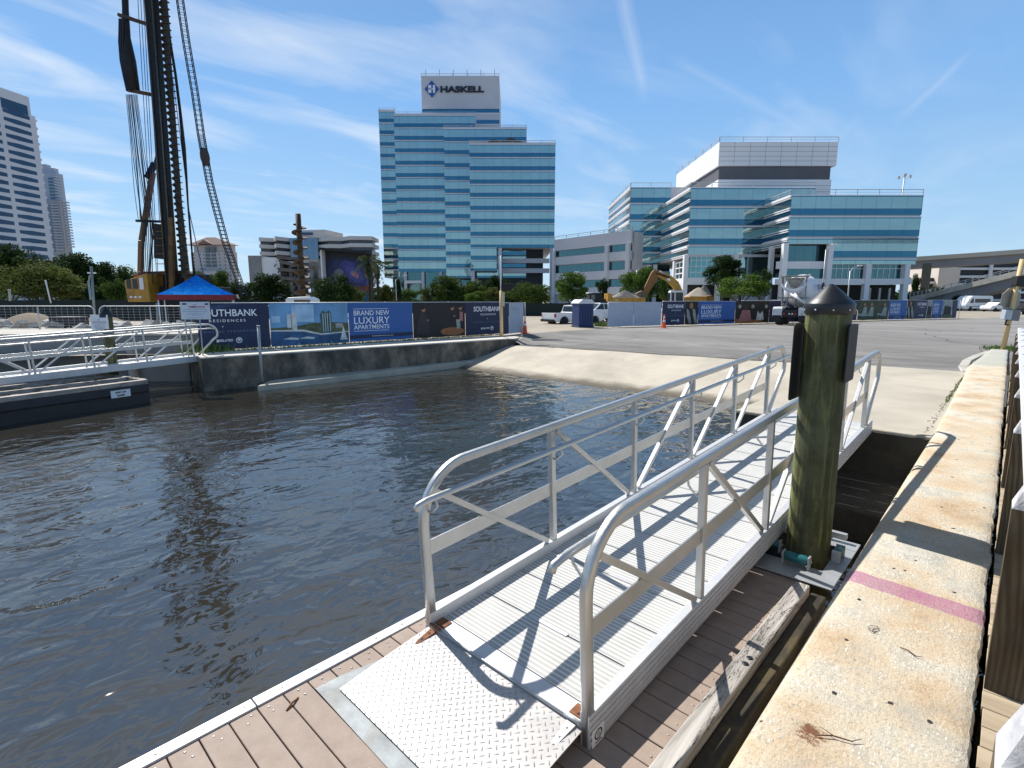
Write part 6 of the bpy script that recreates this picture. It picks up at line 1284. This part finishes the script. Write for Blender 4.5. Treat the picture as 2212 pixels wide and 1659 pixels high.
p = at(1296, 690, 46.5); pickup('white pickup truck mostly hidden behind the navy portable toilet', (p.x, p.y, -.12), YAW+radians(-152), .86)
# portable toilet
p = gz(1258, 706, -.05); t = thing('portable_toilet', 'navy blue portable toilet with white roof in front of the pickups', 'portable toilet', p, YAW+.35); V = Vector(p).dot(HV); h = at(1258, 656, V).z+.05; hr = at(1258, 647, V).z+.05
NB = mat('toilet_navy', (.010, .030, .12), .45, var=.1); b = MB(); b.box(-.55, .55, -.55, .55, .08, h); b.box(-.6, .6, -.6, .6, 0, .08); b.build('cabin', NB, t, .03)
b = MB(); 
for k in range(5): b.box(-.48+k*.2, -.40+k*.2, -.575, -.551, .25, h-.15)
b.build('wall_ribs', NB, t, .01); b = MB(); b.box(.551, .575, -.42, .42, .15, h-.1); b.build('door', NB, t, .01)
b = MB(); b.side([(-.62, h), (.62, h), (.60, h+.08), (.35, hr), (-.35, hr), (-.60, h+.08)], -.62, .62); b.build('roof', mat('toilet_roof', (.62, .64, .66), .5), t, .02); b = MB(); b.tube([(.3, .3, h), (.3, .3, hr+.15)], .05, 8); b.build('vent_pipe', BLACKG, t)
# grass clump by toilet, hose on gate
tuft('grass', 'clump of bright grass between the portable toilet and the gate leaf', [(gz(1300, 704, -.05).x+.3*i, gz(1300, 704, -.05).y, -.05, .35, .35) for i in range(3)], 900, .30, 9)
tuft('grass', 'strip of grass at the foot of the long banner fence', [(-20.1+.045*i, 6.6+i*.7, 0, .07, .35) for i in range(19)], 1500, .10, 10)
tuft('grass', 'bright grass where the far left gangway meets the bulkhead', [(-20.6, 6.2, 0, .35, .3)], 700, .3, 12)
# concrete mixer truck
def mixer():
    V = 39.0; p = at(1712, 690, V); t = thing('mixer_truck', 'concrete mixer truck with white drum, seen from the rear behind the pile', 'mixer truck', (p.x, p.y, -.05), YAW+radians(49)); t.scale = (.97,)*3
    MX = mat('mixer_white', (.66, .66, .68), .4, var=.1, scale=1.5, dirt=(.30, .28, .24), dscale=2); MD = mat('mixer_muddy', (.30, .28, .24), .7, var=.5, scale=6, dirt=(.05, .045, .04), dscale=5)
    D = Matrix.Translation((.2, 0, 1.75)) @ Matrix.Rotation(radians(90-13), 4, 'Y')
    b = MB(); b.lathe([(.62, -.0), (.70, .35), (1.0, 1.1), (1.22, 2.0), (1.24, 3.0), (1.08, 3.9), (.75, 4.7), (.5, 5.0)], 32, M=Matrix.Translation((-.1, 0, 2.95)) @ Matrix.Rotation(radians(90+9), 4, 'Y')); dr = b.build('drum', mat('drum_white', (.74, .75, .78), .85, var=.05, scale=1), t)
    # drum logo and name towards the camera side (-y)
    lg = thing('drum_print', None, None); lg.parent = t; lg.location = (1.25, -1.29, 2.86); lg.rotation_euler = (radians(-8), radians(9), 0)
    dn = mat('drum_navy', (.02, .035, .09), .5); b = MB(); b.side([(-.24, .10), (0, .26), (.24, .10), (.14, .02), (0, .12), (-.14, .02)], -.01, .01); b.side([(-.24, 0), (-.24, -.12), (0, -.27), (.24, -.12), (.24, 0), (0, -.15)], -.01, .01); b.build('logo_mark', dn, lg)
    text('Preferred', .30, dn, lg, loc=(.36, 0, .02), align='LEFT', bold=.02, width=1.6); bars(lg, [(.75, -.10, .8, .05), (.68, -.19, .62, .03)], mat('drum_grey_print', (.35, .38, .45), .5), 0)
    b = MB(); b.box(-.6, 7.2, -.42, .42, .85, 1.12); b.box(-.1, .35, -.95, .95, 1.1, 1.35); b.build('chassis', BLACKG, t, .02)
    b = MB()
    for s in (-1, 1): b.bar((-.15, s*.75, 1.2), (-.35, s*.80, 3.55), .10, .14); b.bar((-.45, s*.85, 3.5), (.35, s*.85, 3.75), .10, .10)
    b.box(-.45, -.3, -.9, .9, 3.55, 3.68); b.box(-.75, .1, -1.0, .95, 2.0, 2.12); b.build('rear_frame', MD, t, .01)
    b = MB(); b.add([(-.55, -.62, 3.5), (.1, -.62, 3.5), (.1, .62, 3.5), (-.55, .62, 3.5), (-.35, -.15, 2.75), (.0, -.15, 2.75), (.0, .15, 2.75), (-.35, .15, 2.75)], [(0, 4, 5, 1), (1, 5, 6, 2), (2, 6, 7, 3), (3, 7, 4, 0)]); o = b.build('hopper', MD, t); o.modifiers.new('s', 'SOLIDIFY').thickness = .03
    pts = [(-.5, -.85, 3.05), (-.6, -.55, 2.72), (-.65, -.2, 2.55), (-.65, .2, 2.55), (-.6, .55, 2.72), (-.5, .85, 3.05)]; b = MB(); b.sweep(pts, [(-.12, -.03), (.12, -.03), (.12, .06), (-.12, .06)], (0, 0, 1)); b.build('collector', MX, t, .02)
    b = MB(); n = 7; a0, a1 = Vector((-.55, 0, 2.4)), Vector((-1.0, -1.15, 1.75)); dd = (a1-a0); sd_ = dd.cross(Vector((0, 0, 1))).normalized(); up_ = sd_.cross(dd).normalized()
    for f in (0, 1):
        for k in range(n): a = pi+pi*k/(n-1); b.v.append(tuple(a0+dd*f+sd_*.24*cos(a)+up_*.22*sin(a)*(1 if up_.z > 0 else -1)))
    for k in range(n-1): b.f.append((k, k+1, n+k+1, n+k)); b.mi.append(0); b.sm.append(True)
    o = b.build('chute', MX, t); o.modifiers.new('s', 'SOLIDIFY').thickness = .03
    for q in (((-.3, -.5, 1.2), (-.55, -.1, 2.2)), ((-.3, .5, 1.2), (-.5, .3, 2.3)), ((-.5, -.9, 1.6), (-.2, -.2, 2.1)), ((-.6, .7, 1.7), (-.3, .2, 1.3))): b = MB(); b.bar(q[0], q[1], .07, .07); b.build('chute_strut', MD, t)
    for s in (-1, 1):
        b = MB(); b.side([(-.9, .62), (-.9, 1.25), (-.7, 1.38), (.9, 1.38), (.9, 1.25), (-.65, 1.2), (-.72, .62)], *sorted((s*.55, s*1.22))); b.build('rear_fender', MX, t, .03)
        b = MB(); b.box(-.93, -.905, *sorted((s*.58, s*1.2)), .35, .75); b.build('mud_flap', BLACKG, t)
        m = MB(); m.box(-.94, -.91, *sorted((s*.66, s*1.1)), .95, 1.0); m.build('reflector', mat('flap_stripe', (.6, .6, .62), .4), t)
    b = MB(); b.box(-.95, -.80, -.52, .52, .62, 1.1); b.build('rear_box', BLACKG, t, .02)
    for y in (-.22, -.02): b = MB(); b.box(-.97, -.951, y, y+.1, .82, .92); b.build('lamp', WHITEM, t)
    for y in (-.42, .32): b = MB(); b.box(-.97, -.951, y, y+.12, .8, .92); b.build('tail_light', LAMPRED, t)
    for x in (.1, 1.45, 6.4):
        for s in (-1, 1): wheel(t, x, s*.9, .52, .5 if x < 3 else .32)
    b = MB(); b.side([(4.9, 1.0), (4.9, 2.75), (5.1, 2.9), (6.1, 2.85), (6.45, 2.0), (7.4, 1.85), (7.5, .8), (6.9, .7), (6.8, 1.15), (5.9, 1.15), (5.8, .8)], -1.12, 1.12); c = b.build('cab', MX, t, .06)
    for s in (-1, 1): m = MB(); m.side([(5.2, 2.0), (5.2, 2.62), (6.0, 2.60), (6.25, 2.0)], *sorted((s*1.121, s*1.135))); m.build('side_window', GLASSD, c)
    m = MB(); m.add([(6.46, -.95, 2.05), (6.46, .95, 2.05), (6.13, .9, 2.8), (6.13, -.9, 2.8)], [(0, 1, 2, 3)]); m.build('windscreen', GLASSD, c)
    b = MB(); b.tube([(4.7, -.9, 1.0), (4.7, -.9, 3.0), (4.6, -.95, 3.25)], .08, 8); b.build('exhaust', DKSTEEL, t); b = MB(); b.box(6.5, 6.62, -1.5, -1.3, 1.95, 2.5); b.bar((6.4, -1.1, 2.2), (6.55, -1.4, 2.2), .04, .04); b.build('mirror', BLACKG, t)
mixer()
# excavator
def excavator():
    V = 72.0; p = at(1500, 660, V); p.z = -.07; t = thing('excavator', 'yellow excavator with raised boom and bucket over the dump truck, behind the far fence', 'excavator', p, YAW); U0 = uz(1500, 660, V)[0]
    q = lambda x_, y_, dv=0: Vector((uz(x_, y_, V)[0]-U0, dv, uz(x_, y_, V)[1]+.07))
    def plate(name, pts, y0, y1, m, par=t): b = MB(); b.side([(q(*a).x, q(*a).z) for a in pts], y0, y1); return b.build(name, m, par, .03)
    plate('boom', [(1464, 648), (1454, 622), (1440, 607), (1421, 597), (1416, 591), (1423, 587), (1449, 596), (1464, 609), (1474, 630), (1476, 648)], -.35, .25, YEL)
    plate('stick', [(1421, 583), (1427, 590), (1422, 600), (1394, 642), (1387, 642), (1392, 620), (1406, 590), (1411, 584)], -.30, .20, ORN)
    plate('bucket', [(1372, 634), (1385, 628), (1397, 640), (1390, 650), (1375, 648)], -.6, .5, mat('bucket_grey', (.15, .13, .10), .7, .3, var=.4))
    plate('boom_mark', [(1440, 600), (1447, 603), (1446, 608), (1439, 605)], -.37, -.352, WHITEM)
    b = MB(); b.tube([q(1416, 590, -.4), q(1444, 600, -.4)], .12, 8); b.build('stick_cylinder', DKSTEEL, t); b = MB(); b.tube([q(1389, 628, -.1), q(1409, 592, -.1)], .10, 8); b.build('bucket_cylinder', DKSTEEL, t)
    b = MB(); b.tube([q(1424, 586, -.2), q(1436, 593, -.2)], .09, 8); b.build('boom_pipe', WHITEP, t)
    c = plate('cab', [(1440, 656), (1442, 636), (1446, 631), (1468, 631), (1470, 656)], -1.3, .0, GLASSD); plate('cab_roof', [(1443, 632), (1446, 628), (1468, 628), (1470, 632)], -1.35, .05, WHITEM)
    for x_ in (1441, 1450, 1468): plate('cab_post', [(x_, 656), (x_+1, 632), (x_+3, 632), (x_+3, 656)], -1.34, -1.30, WHITEM)
    plate('body', [(1470, 660), (1472, 645), (1485, 640), (1530, 641), (1533, 648), (1533, 660)], -1.4, 1.4, YEL); plate('counterweight', [(1518, 640), (1530, 638), (1534, 645), (1533, 655), (1518, 655)], -1.45, 1.45, ORN)
    for dy in (-1.5, .9): b = MB(); b.side([(q(1445, 660).x, .1), (q(1530, 660).x, .1), (q(1534, 660).x, .5), (q(1530, 660).x, .9), (q(1445, 660).x, .9), (q(1441, 660).x, .5)], dy, dy+.6); b.build('track', DKSTEEL, t, .05)
excavator()
SAND = m_conc('sand_heap', (.56, .49, .40), .3, .5); SANDG = m_conc('grey_heap', (.26, .23, .20), .4, .8)
def heap(name, label, px, yt, hw, V, m, seed, parent=None, loc=None, dims=None, cat='heap', group=None):
    r = random.Random(seed); b = MB(); n = 30
    if dims is None: p = at(px, 640, V); p.z = -.1; W_ = hw/1140*V; H = at(px, yt, V).z+.1
    else: W_, H = dims; p = loc
    ph = [r.uniform(0, 6) for _ in range(6)]
    for i in range(n+1):
        f = i/n
        for k in range(36):
            a = 2*pi*k/36; rr = W_*f*(1+f*(.10*sin(2*a+ph[0])+.06*sin(3*a+ph[1])+.02*sin(7*a+ph[2]))); z = H*((1-sqrt(f*f+.006)+.02) if 'dirt' not in name else .5+.5*cos(pi*f))*(1+.10*sin(3*a+ph[3]+f*5)*f)+H*.02*sin(4*a+9*f+ph[4])*f*(1-f)+r.uniform(-.01, .01)*H; b.v.append((rr*cos(a), rr*sin(a)*.7, max(z, 0) if f < 1 else -.02))
    for i in range(n):
        for k in range(36): k2 = (k+1) % 36; b.f.append((i*36+k, (i+1)*36+k, (i+1)*36+k2, i*36+k2)); b.mi.append(0); b.sm.append(True)
    o = b.build(name, m, parent); o.location = p
    if parent is None: tag(o, label, cat, group)
    return o
heap('sand_heap', 'tall pale sand heap behind the excavator body', 1508, 618, 62, 86, SAND, 1, group='heaps on the site'); heap('sand_heap', 'grey face of spoil beside the tall pale sand heap', 1520, 612, 36, 92, SANDG, 2, group='heaps on the site')
def dump():
    V = 70.0; p = at(1350, 660, V); p.z = -.07; t = thing('dump_truck', 'yellow articulated dump truck loaded with sand, behind the far fence', 'dump truck', p, YAW); U0 = uz(1350, 660, V)[0]
    q = lambda x_, y_: (uz(x_, y_, V)[0]-U0, uz(x_, y_, V)[1]+.07)
    def pl(name, pts, y0, y1, m): b = MB(); b.side([q(*a) for a in pts], y0, y1); return b.build(name, m, t, .04)
    pl('body', [(1308, 656), (1309, 643), (1388, 643), (1390, 655), (1312, 657)], -1.4, 1.4, YEL); pl('headboard', [(1309, 644), (1309, 634), (1316, 634), (1320, 644)], -1.4, 1.4, YEL)
    pl('cab', [(1272, 660), (1270, 636), (1276, 633), (1294, 633), (1298, 645), (1306, 646), (1306, 660)], -1.2, 1.2, BLACKG); pl('cab_window', [(1274, 648), (1274, 637), (1282, 637), (1282, 648)], -1.22, -1.205, mat('window_green', (.12, .16, .15), .2)); pl('cab_roof', [(1268, 634), (1268, 632), (1280, 631), (1280, 634)], -1.1, 1.1, WHITEM)
    pl('bonnet', [(1292, 652), (1292, 645), (1306, 646), (1306, 652)], -1.0, 1.0, YEL); pl('number_plate', [(1324, 650), (1324, 646), (1332, 646), (1332, 650)], -1.42, -1.405, mat('plate_pale', (.5, .42, .2), .5))
    for x_ in (1284, 1345, 1372): wheel(t, q(x_, 660)[0], -1.1, .85, .6); wheel(t, q(x_, 660)[0], 1.1, .85, .6)
    return q, t
q, dt = dump(); a = at(1350, 644, 70.0); wl = (uz(1386, 644, 70)[0]-uz(1316, 644, 70)[0])/2
o = heap('load_of_sand', 'mound of pale sand heaped in the yellow dump truck body', 0, 0, 0, 0, SAND, 3, None, Vector((a.x, a.y, a.z-.15)), (wl, at(1350, 627, 70).z-a.z+.2), 'sand load'); o.rotation_euler = (0, 0, YAW); o.scale = (1, .5, 1)
# van, cars, suv
def van():
    V = 92.0; p = at(2100, 672, V); p.z = -.07; t = thing('white_van', 'white passenger van parked beyond the farthest fence end, right', 'van', p, YAW+.32)
    b = MB(); b.side([(-3.4, .35), (-3.5, .9), (-3.3, 1.25), (-2.5, 2.15), (-1.9, 2.55), (3.1, 2.55), (3.35, 2.3), (3.4, .4)], -1.0, 1.0); b.build('body', WHITEP, t, .12, 3)
    for q_ in ([(-2.6, 1.35), (-2.0, 2.1), (-1.6, 2.1), (-1.6, 1.35)], [(-1.3, 1.4), (-1.3, 2.05), (2.6, 2.05), (2.6, 1.4)]): m = MB(); m.side(q_, -1.015, -.99); m.build('side_window', GLASSD, t)
    m = MB(); m.box(3.34, 3.42, -.8, .8, 1.3, 2.15); m.build('rear_window', GLASSD, t); m = MB(); m.box(3.36, 3.43, -.98, -.80, .95, 1.5); m.build('tail_light', LAMPRED, t); m = MB(); m.box(-3.3, 3.3, -1.02, -.98, .72, .80); m.build('trim_strip', BLACKG, t)
    for x in (-2.2, 2.1):
        for s in (-1, 1): wheel(t, x, s*.9, .38, .25)
van()
def car(label, px, y, V, rz, col, group='cars in the background', ww=4.6):
    p = at(px, y, V); p.z = -.07; t = thing('parked_car', label, 'car', p, rz, group)
    b = MB(); b.side([(-2.25, .35), (-2.3, .75), (-2.0, .95), (-1.3, 1.02), (-.7, 1.48), (.9, 1.50), (1.7, 1.05), (2.2, .95), (2.25, .4)], -.9, .9); b.build('body', col, t, .08, 2)
    m = MB(); m.side([(-1.15, 1.05), (-.65, 1.42), (.85, 1.44), (1.45, 1.07)], -.915, -.88); m.build('side_window', GLASSD, t); m = MB(); m.side([(-1.15, 1.05), (-.65, 1.42), (.85, 1.44), (1.45, 1.07)], .88, .915); m.build('side_window', GLASSD, t)
    for x in (-1.4, 1.4):
        for s in (-1, 1): wheel(t, x, s*.8, .33, .22)
    return t
car('white car partly hidden behind the stop sign, under the exit ramp', 2152, 672, 86, YAW+.2, WHITEP); car('dark car at the right edge beyond the seawall railing', 2200, 675, 70, YAW+.6, DKSTEEL)
car('white car roof showing above the navy banner, right of the tent', 685, 660, 52, YAW+.1, WHITEP)
heap('shrub', 'bright green round hedge right of the white van', 2140, 662, 26, 100, mat('hedge_green', (.10, .16, .04), .9, var=.6, scale=3), 6, cat='hedge')
t = thing('site_trailer', 'small white equipment trailer showing above the skyline banner', 'trailer', at(655, 660, 44), YAW); t.location.z = -.07; x0, x1 = uz(626, 650, 44)[0]-uz(655, 650, 44)[0], uz(684, 650, 44)[0]-uz(655, 650, 44)[0]; zt = uz(650, 645, 44)[1]
b = MB(); b.side([(x0, .6), (x0, zt), (x0+.2, zt+.15), (x1*.6, zt+.22), (x1, zt), (x1, .6)], -.8, .8); b.build('body', WHITEP, t, .04); b = MB(); b.box(x0+.7, x1-.2, -.82, -.801, zt-.22, zt-.02); b.build('dark_panel', mat('brown_panel', (.16, .10, .07), .7), t)
for x in (x0+.6, x1-.5): wheel(t, x, -.6, .35, .2)
# debris on the quay
DEB = mat('broken_rubble', (.40, .38, .35), .9, var=.35, scale=1.3, bump=.03); heap('dirt_mound', 'flat brown mound of dirt behind the mesh rail at the far left', 60, 676, 150, 30, m_conc('brown_dirt', (.24, .18, .12), .4, .8), 8, group='heaps on the site'); heap('dirt_mound', 'long low brown spoil mound left of the drilling rig', 215, 682, 120, 34, m_conc('brown_dirt2', (.22, .17, .11), .4, .8), 18, group='heaps on the site')
r = random.Random(21); b = MB()
for k in range(520):
    px_ = r.uniform(-80, 445); V_ = r.uniform(24.5, 28.5); p = at(px_, 690, V_); p.z = r.uniform(-.05, .35) if r.random() < .8 else r.uniform(.3, .7); s = r.uniform(.05, .32)
    M = Matrix.Translation(p) @ Matrix.Rotation(r.uniform(0, 6), 4, (r.uniform(-.4, .4), r.uniform(-.4, .4), 1)); b.box(-s, s, -s*.7, s*.7, -s*.35, s*.35, 0, M)
o = b.build('rubble', DEB); tag(o, 'heaps of pale broken concrete lying behind the mesh rail', 'rubble', None, 'stuff')
b = MB(); p = at(150, 696, 27); b.box(-.62, .62, -.5, .5, 0, 1.0); o = b.build('site_crate', mat('crate_black', (.03, .03, .03), .7), None, .03); o.location = (p.x, p.y, -.05); o.rotation_euler = (0, 0, YAW); tag(o, 'black box standing in the rubble behind the mesh rail', 'crate')
# dark mesh fence under the left trees, and along the office forecourt
DM = mat('dark_green_mesh', (.008, .018, .016), .8, var=.3)
for nm, lab, xa, xb, V, yt in (('screen_fence', 'dark green screened fence under the trees at the far left', -40, 560, 48, 648), ('screen_fence', 'dark screened fence behind the pickup trucks, along the office forecourt', 1095, 1330, 62, 655), ('screen_fence', 'dark screened fence in front of the glass tower planting', 560, 1100, 76, 650)):
    ua, ub = uz(xa, 650, V)[0], uz(xb, 650, V)[0]; z = uz(1000, yt, V)[1]; t = thing(nm, lab, 'fence', uvw(ua, V, -.07), YAW, 'dark screened fences'); b = MB(); n = 40
    for k in range(n+1): b.v += [((ub-ua)*k/n, .06*sin(k*1.7), 0), ((ub-ua)*k/n, 0, z+.07+.03*sin(k*.9))]
    for k in range(n): b.f.append((2*k, 2*k+2, 2*k+3, 2*k+1)); b.mi.append(0); b.sm.append(True)
    b.build('screen', DM, t)
    for k in range(0, n+1, 4): b = MB(); b.tube([((ub-ua)*k/n, .1, 0), ((ub-ua)*k/n, .1, z+.15)], .03, 6); b.build('post', DKSTEEL, t)
# leaning post with stop sign (seen from behind) and electric boxes
def sign_post():
    base = gz(2166, 757, -.05); t = thing('sign_post', 'leaning tan post carrying the back of a stop sign and grey boxes, right edge', 'sign post', (base.x, base.y, -.05)); V = Vector(base).dot(HV)
    top = at(2209, 560, V); O = Vector(t.location); b = MB(); b.tube([(0, 0, 0), top-O], .075, 14); b.build('post', TAN, t)
    def pt(f): return (top-O)*f
    ax = (top-O).normalized(); R = Matrix.Translation(pt(.53)) @ Vector((0, 0, 1)).rotation_difference(ax).to_matrix().to_4x4() @ Matrix.Rotation(YAW+.15, 4, 'Z')
    s = thing('sign_back', None, None); s.parent = t; s.matrix_local = R
    b = MB(); b.side(poly_xy(0.0, .10, .44, .44, 8, pi/8), .10, .115); b.build('octagon', mat('sign_back_metal', (.34, .32, .27), .5, .4, var=.15), s)
    b = MB(); b.box(-.42, -.12, -.16, .0, -.62, -.28); b.build('light_box', mat('box_pale', (.50, .55, .60), .5), s, .01); b = MB(); b.box(-.118, .30, -.10, .06, -.64, -.24); b.box(-.40, .05, -.02, .09, -.25, -.17); b.build('grey_box', mat('box_grey', (.22, .22, .22), .5), s, .01)
    b = MB(); b.tube([(-.22, -.08, -.62), (-.23, -.08, -.80), (-.08, -.06, -.80)], .03, 8); b.build('bracket', DKSTEEL, s); b = MB(); b.box(-.16, .22, -.12, .12, .58, .95); b.build('black_hood', BLACKG, s, .03)
sign_post()

# loose grit and stones along the joints
r = random.Random(31); b = MB()
for k in range(620):
    m = r.random()
    if m < .35: x, y = r.uniform(-3.2, -.7), 18.15+r.gauss(0, .12); z = az(x, y)
    elif m < .6: x, y = -.74+r.gauss(0, .02), r.uniform(9.3, 17.5); z = -.075
    elif m < .8: x, y = r.uniform(-16.5, -4), 18.2+abs(r.gauss(0, .35)); z = az(x, y)
    else: x, y = r.uniform(-12, -1), r.uniform(18.5, 30); z = az(x, y)
    s = r.uniform(.004, .015); M = Matrix.Translation((x, y, z+s*.4)) @ Matrix.Rotation(r.uniform(0, 6), 4, (r.random(), r.random(), 1)); b.box(-s, s, -s*.7, s*.7, -s*.5, s*.5, 0, M)
o = b.build('grit', mat('grit_stone', (.36, .33, .28), .9, var=.5, scale=9)); tag(o, 'loose grit and small stones scattered on the ramp head and asphalt', 'grit', None, 'stuff')
bpy.context.view_layer.update()
